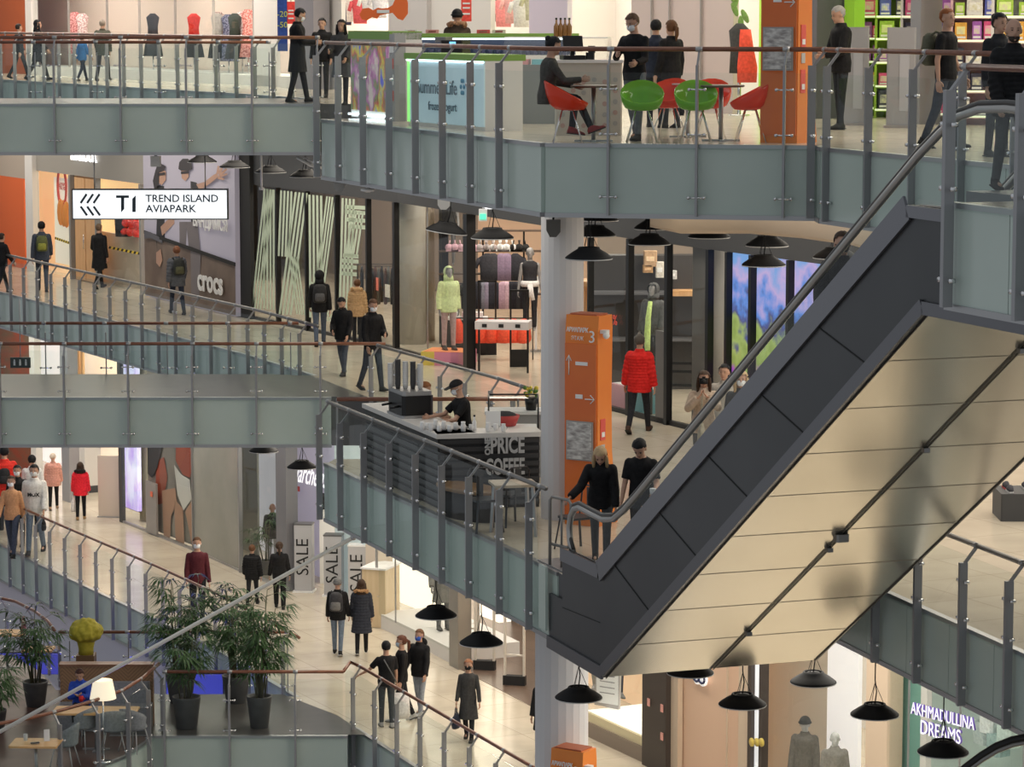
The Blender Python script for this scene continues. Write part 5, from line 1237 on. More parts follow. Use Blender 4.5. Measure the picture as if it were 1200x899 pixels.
# ================================================================ CAFE FURNITURE
def table(label, x, y, z, w_, d_, h, top, leg, rz=0, name='cafe_table', round_=False, group=None):
    t = thing(name, label, 'table', (x, y, z), rz, group)
    q = MB()
    if round_: q.lathe([(w_ / 2 - .01, h - .03), (w_ / 2, h - .02), (w_ / 2, h - .005), (w_ / 2 - .01, h)], (0, 0, 0), 28)
    else: q.box((0, 0, h - .018), (w_, d_, .036), ch=.02)
    q.build('table_top', top, t)
    if leg == 'stem':
        q = MB(); q.cyl((0, 0, .02), (0, 0, h - .03), .03, n=12); q.build('stem', STEEL, t)
        q = MB(); q.box((0, 0, .012), (.5, .06, .024)); q.box((0, 0, .012), (.06, .5, .024)); q.build('foot', STEEL, t)
    else:
        for sx in (-1, 1):
            for sy in (-1, 1): MB().bar((sx * (w_ / 2 - .08), sy * (d_ / 2 - .06), h - .03), (sx * (w_ / 2 - .04), sy * (d_ / 2 - .03), 0), .04, .04).build('leg', leg, t)
    return t
def shell_chair(label, x, y, z, face, m, group):
    t = thing('shell_chair', label, 'chair', (x, y, z), R_(face), group)
    q = MB(); n = 18; R0 = []
    prof = [(.06, .42), (.16, .425), (.23, .46), (.27, .54), (.29, .64)]
    V = []; F = []
    for i, (r, zz) in enumerate(prof):
        for k in range(n):
            a = 2 * PI * k / n; back = max(0, math.cos(a + PI / 2)) ; fr = max(0, -math.cos(a + PI / 2))
            hgt = zz + (i / 4) ** 2 * (.16 * back - .13 * fr)
            V.append(Vector((r * math.cos(a), r * math.sin(a) * .95 - back * .04 * i / 4, hgt)))
    F = [[i * n + k, i * n + (k + 1) % n, (i + 1) * n + (k + 1) % n, (i + 1) * n + k] for i in range(4) for k in range(n)] + [list(range(n))[::-1]]
    V2 = [v + Vector((v.x * -.05, v.y * -.05, .012)) for v in V]; N = len(V)
    F2 = [[i + N for i in f[::-1]] for f in F]; F3 = [[4 * n + k, 4 * n + (k + 1) % n, N + 4 * n + (k + 1) % n, N + 4 * n + k] for k in range(n)]
    q.add(V + V2, F + F2 + F3, 0, True); q.build('seat_shell', m, t)
    for sx in (-1, 1):
        for sy in (-1, 1): MB().tube([(sx * .08, sy * .07, .42), (sx * .20, sy * .19, 0)], .009, 6).build('leg', CHROME, t)
    q = MB(); q.tube([(.08, .07, .42), (-.08, .07, .42), (-.08, -.07, .42), (.08, -.07, .42), (.08, .07, .42)], .009, 6); q.build('underframe', CHROME, t)
    return t
def tinted(name, c): return pane_mat2(name, c)
def pane_mat2(name, c):
    m = bpy.data.materials.new(name); m.use_nodes = True; nt = m.node_tree; nt.nodes.clear()
    out = nt.nodes.new('ShaderNodeOutputMaterial'); t_ = nt.nodes.new('ShaderNodeBsdfTransparent'); p = nt.nodes.new('ShaderNodeBsdfPrincipled'); mx = nt.nodes.new('ShaderNodeMixShader')
    t_.inputs[0].default_value = (*[min(1, v * 1.1 + .1) for v in c], 1); p.inputs['Base Color'].default_value = (*c, 1); p.inputs['Roughness'].default_value = .15; mx.inputs[0].default_value = .68
    nt.links.new(t_.outputs[0], mx.inputs[1]); nt.links.new(p.outputs[0], mx.inputs[2]); nt.links.new(mx.outputs[0], out.inputs[0]); return m
REDP = pane_mat2('red_tinted_plastic', (.90, .08, .03)); GRNP = pane_mat2('green_tinted_plastic', (.25, .60, .04))
cgp = 'shell chairs on the yogurt terrace'
for px, dy, f, m, lb in ((664, 0, -90, REDP, 'red see-through shell chair with the seated woman at the terrace edge'), (750, 0, 180, GRNP, 'left green see-through shell chair in front of the man in a white mask'), (781, 1.1, 160, REDP, 'red shell chair standing between the two green chairs'),
                     (812, .1, 180, GRNP, 'right green see-through shell chair before the round table'), (828, .9, 170, REDP, 'red shell chair behind the right green chair'), (875, .15, 90, REDP, 'red see-through shell chair nearest the orange totem')):
    Y = 39.1 + dy; x = bx(px, Y); shell_chair(lb, x, Y, Z2, f, m, cgp)
BR = mat('table_brown', (.16, .10, .07), .4)
for px, dy, lb in ((694, .35, 'small round brown table beside the seated woman'), (841, .5, 'round brown table between the red and green chairs'), (803, 1.7, 'round pale table behind the two green chairs')):
    Y = 39.1 + dy; table(lb, bx(px, Y), Y, Z2, .62 if dy < 1 else .8, .6, .74, BR if dy < 1 else OFFW, 'stem', 0, 'round_table', True, 'round tables on the yogurt terrace')
# middle terrace: table, oval form added for a reflected table, metal chairs
table('square pale wooden table in front of the lettered coffee counter', bx(600, 41.0) + .02, 41.15, Z1, .62, .55, .74, noisy('pale_wood', (.42, .34, .25), (.48, .39, .29), 3, .4), STEEL, .2)
t = thing('oval_bench', 'low oval brown wooden bench behind the flat grey posts', 'bench', (-.62, 42.55, Z1), -.9)
q = MB(); q.lathe([(.48, .40), (.5, .42), (.5, .45), (.47, .46)], (0, 0, 0), 32, sx=1.35, sy=.62); q.build('seat', noisy('bench_brown_wood', (.20, .11, .05), (.26, .15, .07), 4, .35), t)
q = MB(); q.lathe([(.42, 0), (.44, .40)], (0, 0, 0), 32, sx=1.3, sy=.55); q.build('base', BLACKMAT, t)
def metal_chair(label, x, y, z, face, group=None):
    t = thing('metal_chair', label, 'chair', (x, y, z), R_(face), group); m = mat('gunmetal', (.07, .07, .075), .35, .7)
    q = MB(); q.box((0, 0, .45), (.38, .38, .03), ch=.04); q.build('seat', m, t)
    for sx in (-1, 1):
        for sy in (-1, 1): MB().bar((sx * .15, sy * .15, .44), (sx * .20, sy * .21, 0), .03, .02).build('leg', m, t)
    q = MB(); q.tube([(-.17, -.17, .45), (-.18, -.22, .80), (-.13, -.24, .86), (.13, -.24, .86), (.18, -.22, .80), (.17, -.17, .45)], .012, 8); q.build('back_frame', m, t)
    q = MB(); q.box((0, -.215, .64), (.10, .012, .40)); q.build('back_slat', m, t)
    return t
metal_chair('dark metal chair beside the escalator foot and the orange totem', .86, 39.95, Z1, 120)
metal_chair('dark metal chair under the pale wooden table', -.02, 41.95, Z1, 30)
metal_chair('dark metal chair with its legs seen behind the grey posts', -.38, 41.45, Z1, 200)

# ================================================================ YOGURT KIOSK
t = thing('yogurt_kiosk', 'white and green frozen yogurt counter with the words Summer Life on its lit front', 'kiosk')
GRN = mat('kiosk_green', (.20, .36, .07), .5)
def kp(px, Y): return Vector((bx(px, Y), Y, Z2))
K1, K2 = kp(481, 45.3), kp(569, 42.9)
d = (K2 - K1).normalized(); n = Vector((-d.y, d.x, 0)); ka = math.atan2(d.y, d.x)
q = MB(); q.slabpoly([K1, K2, K2 + n * .6, K1 + n * .6], (0, 0, 1.0)); q.build('counter_body', OFFW, t)
KF = noisy('kiosk_lit_front', (.50, .68, .74), (.62, .78, .84), .5, .3); b = KF.node_tree.nodes['Principled BSDF']; b.inputs['Emission Color'].default_value = (.6, .85, 1, 1); b.inputs['Emission Strength'].default_value = .12
q = MB(); q.slabpoly([K1 - n * .02 + d * .08 + Vector((0, 0, .06)), K2 - n * .02 + Vector((0, 0, .06)), K2 - n * .02 + Vector((0, 0, 1.0)), K1 - n * .02 + d * .08 + Vector((0, 0, 1.0))], n * .02); q.build('front_panel', KF, t)
q = MB(); q.slabpoly([K1 - n * .03 + Vector((0, 0, .06)), K1 - n * .03 + d * .08 + Vector((0, 0, .06)), K1 - n * .03 + d * .08 + Vector((0, 0, 1.0)), K1 - n * .03 + Vector((0, 0, 1.0))], n * .03); q.build('green_edge_light', emat('green_edge_glow', (.35, 1, .25), .7), t)
q = MB(); q.slabpoly([K1 - n * .08 + Vector((0, 0, 1.0)), K2 - n * .08 + Vector((0, 0, 1.0)), K2 + n * .65 + Vector((0, 0, 1.0)), K1 + n * .65 + Vector((0, 0, 1.0))], (0, 0, .09)); q.build('green_top', GRN, t)
q = MB(); q.bar(K1 - n * .035 + Vector((0, 0, .985)), K2 - n * .035 + Vector((0, 0, .985)), .02, .02); q.build('light_strip', emat('strip_white', (.8, .95, 1), 4), t)
KT = mat('kiosk_text', (.10, .16, .20), .5)
mid = (K1 + K2) / 2 + d * .02 - n * .035
text_mesh('lettering', 'Summer Life', .33, KT, t, face_M(mid + Vector((0, 0, .60)) - d * .28, ka), .004, fit=(1.42, .21))
text_mesh('lettering', 'frozen yogurt', .25, KT, t, face_M(mid + Vector((0, 0, .30)) - d * .08, ka), .004, fit=(1.0, .17))
for k_, (mm, o_) in enumerate(((mat('emblem_blue', (.05, .25, .40), .5), .62), (mat('emblem_red', (.65, .20, .15), .5), .86))):
    q = MB(); c = mid + d * o_ + Vector((0, 0, .62)); M = Matrix.Rotation(ka, 4, 'Z')
    for j in range(6): q.ball(c + M @ Vector((.055 * math.cos(j * PI / 3), 0, (.10 if k_ == 0 else .08) * math.sin(j * PI / 3))), (.035, .01, .035), 8, M=M)
    q.build('emblem', mm, t)
# tall lit poster unit left of the kiosk, back fridges, glass case
t = thing('poster_cabinet', 'tall cabinet with bright multicoloured posters at the left of the yogurt kiosk', 'cabinet')
P1, P2 = kp(414, 49.2), kp(462, 47.4); dd = (P2 - P1).normalized(); nn = Vector((-dd.y, dd.x, 0))
q = MB(); q.slabpoly([P1, P2, P2 + nn * .5, P1 + nn * .5], (0, 0, 1.38)); q.build('cabinet_body', OFFW, t)
PM = noisy('colour_poster', (.10, .12, .75), (.75, .65, .60), 2.6, .3, 0, (1, 1, .7)); r = [n_ for n_ in PM.node_tree.nodes if n_.type == 'VALTORGB'][0].color_ramp
for ps, c in ((.42, (.70, .65, .08)), (.48, (.60, .15, .12)), (.53, (.18, .30, .12)), (.58, (.55, .15, .45))): e = r.elements.new(ps); e.color = (*c, 1)
b = PM.node_tree.nodes['Principled BSDF']; PM.node_tree.links.new([n_ for n_ in PM.node_tree.nodes if n_.type == 'VALTORGB'][0].outputs[0], b.inputs['Emission Color']); b.inputs['Emission Strength'].default_value = .15
for a, b_ in ((.02, .33), (.35, .66), (.68, .98)):
    q = MB(); A_, B_ = P1 + (P2 - P1) * a - nn * .02, P1 + (P2 - P1) * b_ - nn * .02; q.slabpoly([A_ + Vector((0, 0, .12)), B_ + Vector((0, 0, .12)), B_ + Vector((0, 0, 1.22)), A_ + Vector((0, 0, 1.22))], nn * .02); q.build('poster_panel', PM, t)
q = MB(); q.slabpoly([P1 - nn * .05, P2 - nn * .05, P2 + nn * .5, P1 + nn * .5], (0, 0, .13)); o = q.build('green_header', GRN, t); o.location.z = 1.27
q = MB(); q.bar(P1 - nn * .04 + Vector((0, 0, .05)), P2 - nn * .04 + Vector((0, 0, .05)), .03, .03); q.build('floor_light_strip', emat('strip_white', (.8, .95, 1), 4), t)
t = thing('menu_pillar', 'narrow grey menu pillar between the coloured posters and the kiosk counter', 'pillar display', kp(468, 47.0), ka)
MB().box((0, 0, .68), (.2, .2, 1.36), ch=.01).build('post_body', mat('menu_grey', (.36, .36, .36), .5), t)
for i in range(4): MB().box((0, -.105, 1.15 - i * .25), (.14, .01, .16)).build('menu_card', [WHITE, mat('card_red', (.6, .15, .12), .5)][i % 2], t)
t = thing('fridge_row', 'long white fridge counter with lit shelves and green header behind the kiosk', 'fridge', kp(572, 49.6), 0)
MB().box((0, 0, .5), (2.9, .6, 1.0), ch=.02).build('cabinet', OFFW, t); MB().box((0, .15, 1.15), (2.9, .3, .3)).build('shelf_back', mat('dark_shelf', (.05, .06, .12), .4), t)
MB().box((0, 0, 1.32), (3.0, .62, .07)).build('green_header', GRN, t); MB().box((0, -.1, 1.265), (2.8, .04, .02)).build('light_strip', emat('strip_white', (.8, .95, 1), 4), t)
gb = 'small dark tubs on the lit fridge shelf'
tub = None
for i in range(22):
    x = kp(572, 49.6).x - 1.3 + i * .122
    q0 = MB(); q0.lathe([(.035, 0), (.045, .1), (.04, .1)], (0, 0, 0), 10)
    if tub is None: tub = q0.build('tub', mat('tub_navy', (.06, .07, .16), .4), None, (x, 49.45, Z2 + 1.0)); o = tub
    else: o = tub.copy(); COL.objects.link(o); o.location = (x, 49.45, Z2 + 1.0)
    tag(o, 'small dark tub, %s from the left on the lit fridge shelf' % ORD[i], 'tub', gb)
for px, c, lb in ((484, (.7, .7, .7), 'white card lying on the green fridge header at its left end'), (508, (.6, .3, .3), 'red and white card on the green fridge header'), (567, (.55, .1, .1), 'small red box on the green fridge header'), (585, (.6, .55, .5), 'small pale box at the right end of the green fridge header')):
    t = thing('header_card', lb, 'card', (bx(px, 49.5), 49.5, Z2 + 1.356)); MB().box((0, 0, .03), (.22, .05, .06), ch=.01).build('card', cmat(c), t); MB().box((0, -.03, .03), (.12, .01, .03)).build('print', cmat((.3, .1, .1)), t)
t = thing('espresso_maker', 'black machine with a small blue screen behind the kiosk counter', 'machine', kp(535, 46.2), -.4)
MB().box((0, 0, .5), (.8, .5, 1.0), ch=.02).build('stand', mat('stand_grey', (.25, .25, .26), .5), t); MB().box((0, 0, 1.14), (.36, .35, .26), ch=.02).build('body', BLACK, t); MB().box((.03, -.18, 1.2), (.1, .02, .1)).build('screen', emat('blue_screen', (.2, .6, 1), 1.0), t)
MB().box((-.2, 0, 1.28), (.18, .3, .08), ch=.02).build('hopper', mat('hopper_grey', (.15, .15, .16), .3), t)
t = thing('orange_key', 'large flat orange key-shaped sign hanging above the poster cabinet', 'sign'); Yk = 48.3
def kk(x, y): return atY(x, y, Yk)
q = MB(); o_ = [(421, 17), (425, 10), (432, 9), (437, 12), (443, 9), (447, 10), (455, 9), (460, 6), (466, -8), (474, -8), (478, 3), (478, 16), (472, 24), (466, 22), (460, 15), (445, 18), (442, 22), (436, 20), (430, 24), (424, 23)]
q.slabpoly([kk(x, y) for x, y in o_], (0, .08, 0)); q.build('key_shape', mat('key_orange', (.88, .16, .03), .4), t)
p_ = kk(449, 13.5); MB().box((p_.x, p_.y - .01, p_.z), (.20, .01, .05)).build('white_print', WHITE, t)
MB().cyl(kk(470, -8) + Vector((0, .04, 0)), (kk(470, -8).x, Yk + .04, Z2 + 4.6), .006, n=5).build('hanger', STEEL, t)
t = thing('till_counter', 'pale printed counter panel with round emblems behind the seated woman', 'counter', Vector((bx(688, 41.6), 41.6, Z2)), .0)
MB().box((0, 0, .5), (.92, .5, 1.0), ch=.02).build('cabinet', mat('counter_cream', (.50, .46, .40), .5), t); MB().box((0, 0, 1.02), (.98, .56, .04), ch=.02).build('worktop', OFFW, t)
q = MB(); rr = random.Random(9)
for i in range(26): q.cyl((rr.uniform(-.42, .42), -.252, rr.uniform(.1, .8)), (rr.uniform(-.42, .42) * 0 + q.v[-1][0] * 0 + 0, 0, 0) if 0 else (0, 0, 0), .001) if 0 else q.lathe([(.03, 0), (.03, .004)], (0, 0, 0), 8) if 0 else None
for i in range(6):
    for j in range(5): c = Vector((-.36 + i * .145, -.253, .14 + j * .15 + .03 * (i % 2))); q.slabpoly([c + Vector((.035 * math.cos(a), 0, .035 * math.sin(a))) for a in [2 * PI * u / 8 for u in range(8)]], (0, -.004, 0), (i + j) % 2)
q.build('printed_emblems', [mat('emblem_faint_red', (.45, .30, .26), .6), mat('emblem_faint_grey', (.36, .35, .33), .6)], t)
t = thing('cash_register', 'black till screen and keypad on the pale printed counter', 'till', (bx(670, 41.6), 41.6, Z2 + 1.042), .2)
MB().box((.0, 0, .03), (.32, .3, .06), ch=.02).build('base', BLACK, t); q = MB(); q.box((0, 0, .22), (.28, .03, .22), M=Matrix.Rotation(-.35, 4, 'X')); q.build('screen', BLACK, t); MB().box((0, .03, .1), (.05, .05, .12)).build('neck', BLACK, t)
t = thing('card_reader', 'small black card terminal beside the till screen', 'card reader', (bx(690, 41.6), 41.6, Z2 + 1.042)); MB().box((0, 0, .05), (.12, .1, .1), ch=.02).build('base', BLACK, t); MB().box((.02, 0, .14), (.1, .04, .1), ch=.01).build('keypad', BLACKMAT, t)
t = thing('glass_case', 'sloping glass dessert case right of the fridge counter', 'display case', kp(652, 46.2), -.15)
MB().box((0, 0, .45), (1.6, .7, .9), ch=.02).build('cabinet', mat('case_grey', (.22, .24, .25), .5), t)
q = MB(); q.slabpoly([(-.8, -.35, .9), (-.8, .35, .9), (-.8, .35, 1.3), (-.8, -.1, 1.3)], (1.6, 0, 0)); q.build('glass_hood', SHOPGLASS, t); MB().box((0, .1, 1.31), (1.6, .45, .02)).build('top_shelf', WHITE, t)
for i in range(8): MB().box((-.7 + i * .2, 0, .94), (.15, .3, .08), ch=.02).build('tray', [WHITE, mat('tray_pink', (.7, .3, .3), .5), mat('tray_cyan', (.2, .55, .6), .5)][i % 3], t)
bgp = 'dark bottles on the dessert case'
for i in range(4):
    t = thing('syrup_bottle', 'amber syrup bottle, %s from the left on the glass dessert case' % ORD[i], 'bottle', kp(651 + i * 5, 46.25) + Vector((0, 0, 1.323)), 0, bgp); q = MB(); q.lathe([(.035, 0), (.04, .02), (.04, .16), (.015, .21), (.015, .26)], (0, 0, 0), 12); q.build('glass', mat('amber', (.20, .09, .02), .2), t); MB().cyl((0, 0, .26), (0, 0, .29), .018, n=8).build('cap', BLACK, t)
# ================================================================ SHOP CONTENTS
def mann(label, px, Y, z, face, H, top, legc, pose=None, hair=None, extras=(), skin=None, shoe=None, **k):
    return person(label, bx2(px, Y, z), Y, z, face, H, top, legc, hair or 'none', (.05, .05, .05), shoe, None, pose, extras, 'mannequin', skin or SKIN2, 'mannequin', **k)
def bx2(px, Y, z): return (px - 600.0) * (Y * CT + (EYE - z) * ST) / FPX
LIMEC = (.62, .72, .38)
# sportswear shop entrance
Yg = 61.8
t = thing('colour_plinth', 'low plinth with yellow, pink and orange faces under the hooded mannequin', 'plinth', (bx2(527, Yg, Z1), Yg, Z1), -.25)
MB().box((0, 0, .14), (.95, .8, .28), ch=.01).build('pink_body', mat('plinth_pink', (.75, .28, .42), .5), t); MB().box((-.36, -.01, .14), (.28, .82, .284)).build('yellow_side', mat('plinth_yellow', (.75, .60, .12), .5), t); MB().box((.0, 0, .285), (.93, .78, .01)).build('orange_top', mat('plinth_orange', (.85, .30, .12), .5), t)
mann('mannequin in pale green hooded running jacket standing on the coloured plinth', 526, Yg, Z1 + .29, 200, 1.72, ('hoodie', LIMEC), (.42, .30, .30), dict(legs=((3, 0), (-3, 0)), arms=((-8, 8, 20), (-8, 8, 20))), extras=('hoodup',), shoe=(.03, .03, .03))
mann('dark torso mannequin in black sports top with white shirt tied at the waist', 621, 64.0, Z1 + .45, 180, 1.8, ('tank', (.03, .03, .035)), (.025, .025, .03), dict(arms=((0, 10, 10), (0, 10, 10))))
t = thing('tied_shirt', 'white shirt tied round the waist of the dark mannequin', 'shirt', (bx2(621, 63.95, Z1 + 1.45), 63.95, Z1 + 1.42)); q = MB(); q.lathe([(.19, 0), (.21, .05), (.19, .12)], (0, 0, 0), 20, sy=.75); q.tube([(.02, -.16, .05), (.04, -.19, -.12), (.07, -.19, -.28)], .04, 8); q.tube([(-.02, -.16, .05), (-.01, -.19, -.1), (.02, -.19, -.22)], .035, 8); q.build('cloth', cmat((.7, .68, .68)), t)
for px, y, lb in ((571, 416, 'tall black-framed security gate left of the shop entrance table'), (608.5, 430, 'tall black-framed security gate right of the shop entrance table')):
    p = at(px, y, Z1); t = thing('security_gate', lb, 'security gate', p, .1)
    q = MB()
    for s in (-.18, .18): q.box((s, 0, .8), (.035, .05, 1.6))
    q.box((0, 0, 1.58), (.40, .05, .04)); q.build('frame', BLACK, t); MB().box((0, 0, .18), (.38, .06, .36)).build('base_panel', BLACKMAT, t)
t = thing('display_table', 'white-fronted display table between the black security gates', 'table', (bx2(590, 60.2, Z1), 60.2, Z1), -.15); q = MB(); q.box((0, 0, .98), (1.1, .5, .16), ch=.01); q.build('table_box', mat('table_grey_white', (.62, .60, .62), .5), t)
for sx in (-1, 1): q = MB(); q.bar((sx * .5, 0, .9), (sx * .5, 0, 0), .04, .04); q.build('leg', BLACK, t)
for i in range(3): MB().box((-.35 + i * .34, -.255, .98), (.10, .01, .07)).build('front_print', BLACKMAT, t)
jg = 'orange-red skirts on the low rail behind the security gates'
t = thing('clothes_rail', 'low black clothes rail holding the orange-red skirts', 'clothes rail', (bx2(577, 62.5, Z1), 62.5, Z1)); q = MB(); q.tube([(-.85, 0, 0), (-.85, 0, .88), (.85, 0, .88), (.85, 0, 0)], .014, 8); q.build('frame', BLACK, t)
j0 = None
for i in range(7):
    x = bx2(577, 62.5, Z1) - .72 + i * .23
    if j0 is None:
        q = MB(); loft(q, [((0, 0, 0), .05, .07, I3), ((0, 0, -.06), .08, .12, I3), ((0, 0, -.25), .13, .19, I3), ((0, 0, -.42), .15, .2, I3), ((0, 0, -.5), .11, .16, I3)], 16)
        for v in range(len(q.v)):
            a = Vector(q.v[v]); sft = 1 + .09 * (v % 2) ; q.v[v] = (a.x * sft, a.y * sft, a.z)
        j0 = q.build('skirt', cmat((.80, .10, .05), .5), None, (x, 62.5, Z1 + .86)); o = j0
    else: o = j0.copy(); COL.objects.link(o); o.location = (x, 62.5 + .03 * (i % 2), Z1 + .86); o.rotation_euler.z = i
    tag(o, 'ruffled orange-red skirt, %s from the left on the low rail behind the gates' % ORD[i], 'skirt', jg)
# wall shelves with tops, hanging rail
t = thing('wall_rack', 'tall black wall rack with bars behind the dark mannequin', 'rack', (bx2(590, 65.6, Z1), 65.6, Z1))
q = MB()
for s in (-1.4, -.45, .45, 1.4): q.box((s, 0, 1.25), (.04, .04, 2.5))
q.build('upright', BLACK, t)
for z in (1.1, 1.55, 2.05, 2.5): MB().box((0, 0, z), (2.85, .25, .03)).build('shelf', mat('shelf_brown', (.12, .08, .06), .5), t)
garm = {}
def garment(px, y, Y, c, kind, label, grp):
    key = (kind, c); p = atY(px, y, Y)
    if key not in garm:
        q = MB()
        if kind == 'bra':
            for s in (-1, 1): q.ball((s * .075, 0, 0), (.085, .05, .08), 10); q.tube([(s * .07, 0, .06), (s * .05, 0, .16)], .015, 6)
            q.box((0, 0, -.06), (.28, .06, .05), ch=.01)
        else:
            loft(q, [((0, 0, -.30), .15, .05, I3), ((0, 0, -.05), .16, .06, I3), ((0, 0, .2), .2, .06, I3), ((0, 0, .25), .12, .05, I3), ((0, 0, .3), .05, .03, I3)], 14)
            for s in (-1, 1): q.tube([(s * .18, 0, .19), (s * .25, 0, -.02)], [.05, .04], 8)
        garm[key] = q.build('sports_top' if kind == 'bra' else 'hanging_shirt', cmat(c)); o = garm[key]
    else: o = garm[key].copy(); COL.objects.link(o)
    o.location = p; tag(o, label, 'top' if kind == 'bra' else 'shirt', grp)
sg = 'sports tops on the wall above the entrance'
CNT = {}
def nth(k):
    CNT[k] = CNT.get(k, -1) + 1; return ORD[CNT[k]]
for px, c, cn in ((530, (.65, .40, .48), 'pink'), (536, (.65, .40, .48), 'pink'), (551, (.65, .40, .48), 'pink'), (566, (.40, .36, .36), 'grey'), (574, (.45, .38, .38), 'grey'), (582, (.75, .75, .75), 'white'), (590, (.75, .75, .75), 'white'), (597, (.75, .75, .75), 'white'), (605, (.03, .03, .03), 'black'), (612, (.03, .03, .03), 'black')):
    garment(px, 290, 65.3, c, 'bra', {'pink': 'small pink sports top on the wall near the hooded mannequin', 'grey': 'small grey sports top between the pink and white ones', 'white': 'small white sports top on the wall behind the pendant lamp', 'black': 'small black sports top beside the dark mannequin'}[cn] + ', %s of its colour' % nth('b' + cn), sg + ', ' + cn)
for px, c, cn in ((571, (.05, .05, .06), 'a'), (578, (.06, .06, .07), 'a'), (588, (.30, .22, .32), 'b'), (594, (.30, .22, .32), 'b'), (604, (.04, .04, .05), 'c')):
    garment(px, 313, 65.3, c, 'shirt', {'a': 'folded black shirt on the wall rack under the grey sports tops', 'b': 'mauve shirt hanging on the wall rack under the white sports tops', 'c': 'black shirt hanging on the wall rack left of the dark mannequin'}[cn] + ', %s of its colour' % nth('s' + cn), 'shirts on the wall rack, ' + cn)
for i, (px, c) in enumerate(((562, (.03, .03, .04)), (566, (.20, .2, .25)), (570, (.25, .22, .3)), (575, (.03, .03, .04)), (579, (.03, .03, .04)), (590, (.45, .3, .38)), (594, (.60, .42, .5)), (599, (.03, .03, .04)), (603, (.03, .03, .04)), (607, (.05, .05, .06)), (612, (.03, .03, .04)), (555, (.03, .03, .04)), (549, (.05, .05, .05)))):
    garment(px, 346, 64.6, c, 'shirt', ('pink garment' if c[0] > .4 else 'lilac-grey garment' if c[0] > .15 else 'black garment') + ' on the hanging row above the gates, %s from the left' % ORD[sorted([562, 566, 570, 575, 579, 590, 594, 599, 603, 607, 612, 555, 549]).index(px)], 'hanging row, %s' % ('pink' if c[0] > .4 else 'lilac' if c[0] > .15 else 'black'))
t = thing('hanging_rail', 'long black rail carrying the row of garments above the security gates', 'rail', (bx2(582, 64.6, 8), 64.6, Z1)); q = MB(); q.tube([(-1.2, 0, 0), (-1.2, 0, 1.42), (1.2, 0, 1.42), (1.2, 0, 0)], .014, 8); q.build('frame', BLACK, t)
t = thing('shoe_shelf', 'white low shelf with boxes beside the plinth mannequin', 'shelf', (bx2(547, 63.5, Z1), 63.5, Z1)); MB().box((0, 0, .78), (.9, .4, .05)).build('top_board', WHITE, t); MB().box((0, 0, .4), (.85, .38, .72)).build('cabinet', BLACKMAT, t)
for i in range(3): MB().box((-.25 + i * .25, 0, .86), (.2, .3, .1), ch=.01).build('shoe_box', [WHITE, mat('box_pale_pink', (.7, .5, .52), .5)][i % 2], t)
t = thing('white_stand', 'slim white sensor stand at the right side of the shop entrance', 'stand', at(628, 412, Z1)); MB().box((0, 0, .75), (.05, .05, 1.5)).build('pole', WHITE, t); MB().box((0, 0, 1.45), (.16, .1, .35), ch=.02).build('head', WHITE, t); MB().box((0, 0, .02), (.25, .2, .04)).build('base', STEEL, t)
# left part of the sportswear shop (behind the film)
mann('grey headless-looking bust mannequin high behind the glass near the concrete column', 527, 66.0, Z1 + 1.7, 180, 1.6, ('tank', (.05, .05, .05)), None)
for px, Y, lb in ((440, 67.5, 'dark clothes stand seen behind the glass left of the concrete column'), (452, 67.0, 'dark clothes stand with grey hangings nearest the concrete column')):
    t = thing('clothes_stand', lb, 'clothes rail', (bx2(px, Y, Z1), Y, Z1)); q = MB(); q.tube([(-.4, 0, 0), (-.4, 0, 1.6), (.4, 0, 1.6), (.4, 0, 0)], .016, 8); q.build('frame', BLACK, t)
    for i in range(5): q = MB(); loft(q, [((-.3 + i * .15, 0, .75), .04, .18, I3), ((-.3 + i * .15, 0, 1.4), .04, .2, I3), ((-.3 + i * .15, 0, 1.55), .02, .06, I3)], 10); q.build('garment', cmat([(.05, .05, .06), (.16, .16, .16), (.12, .07, .07)][i % 3]), t)
for px, y, c, lb in ((454, 341, (.6, .58, .5), 'white notice sheet stuck on the glass beside the man in the red-hemmed jacket'), (442, 333, (.7, .2, .15), 'small red and white sticker on the glass pane')):
    t = tag(MB().box((0, 0, 0), (.22 if c[0] < .65 else .1, .01, .28)).build('notice', cmat(c), None, onp(px, y, .05), wang(px)), lb, 'notice')
# right-hand shop: wooden table, assistant, cabinets
t = thing('wooden_table', 'high wooden table with dark boxes seen through the glass above the red jacket', 'table', (bx2(722, 58.5, Z1), 58.5, Z1), -.1)
MB().box((0, 0, 1.98), (1.6, .8, .10), ch=.01).build('table_top', WOOD, t)
for sx in (-1, 1):
    for sy in (-1, 1): MB().box((sx * .68, sy * .3, .97), (.16, .12, 1.93)).build('leg', WOOD, t)
t = thing('tall_cabinet', 'tall dark display cabinet standing behind the glass shopfront', 'cabinet', (bx2(772, 57.5, Z1), 57.5, Z1)); MB().box((0, .2, 1.3), (2.6, .4, 2.6)).build('cabinet_body', mat('cabinet_black_brown', (.045, .04, .038), .5), t)
for z in (1.0, 1.9): MB().box((0, -.1, z), (2.6, .6, .05)).build('shelf', mat('shelf_grey', (.14, .14, .15), .4), t)
MB().box((0.75, -.12, 1.9), (1.1, .62, .10)).build('wooden_shelf', WOOD, t)
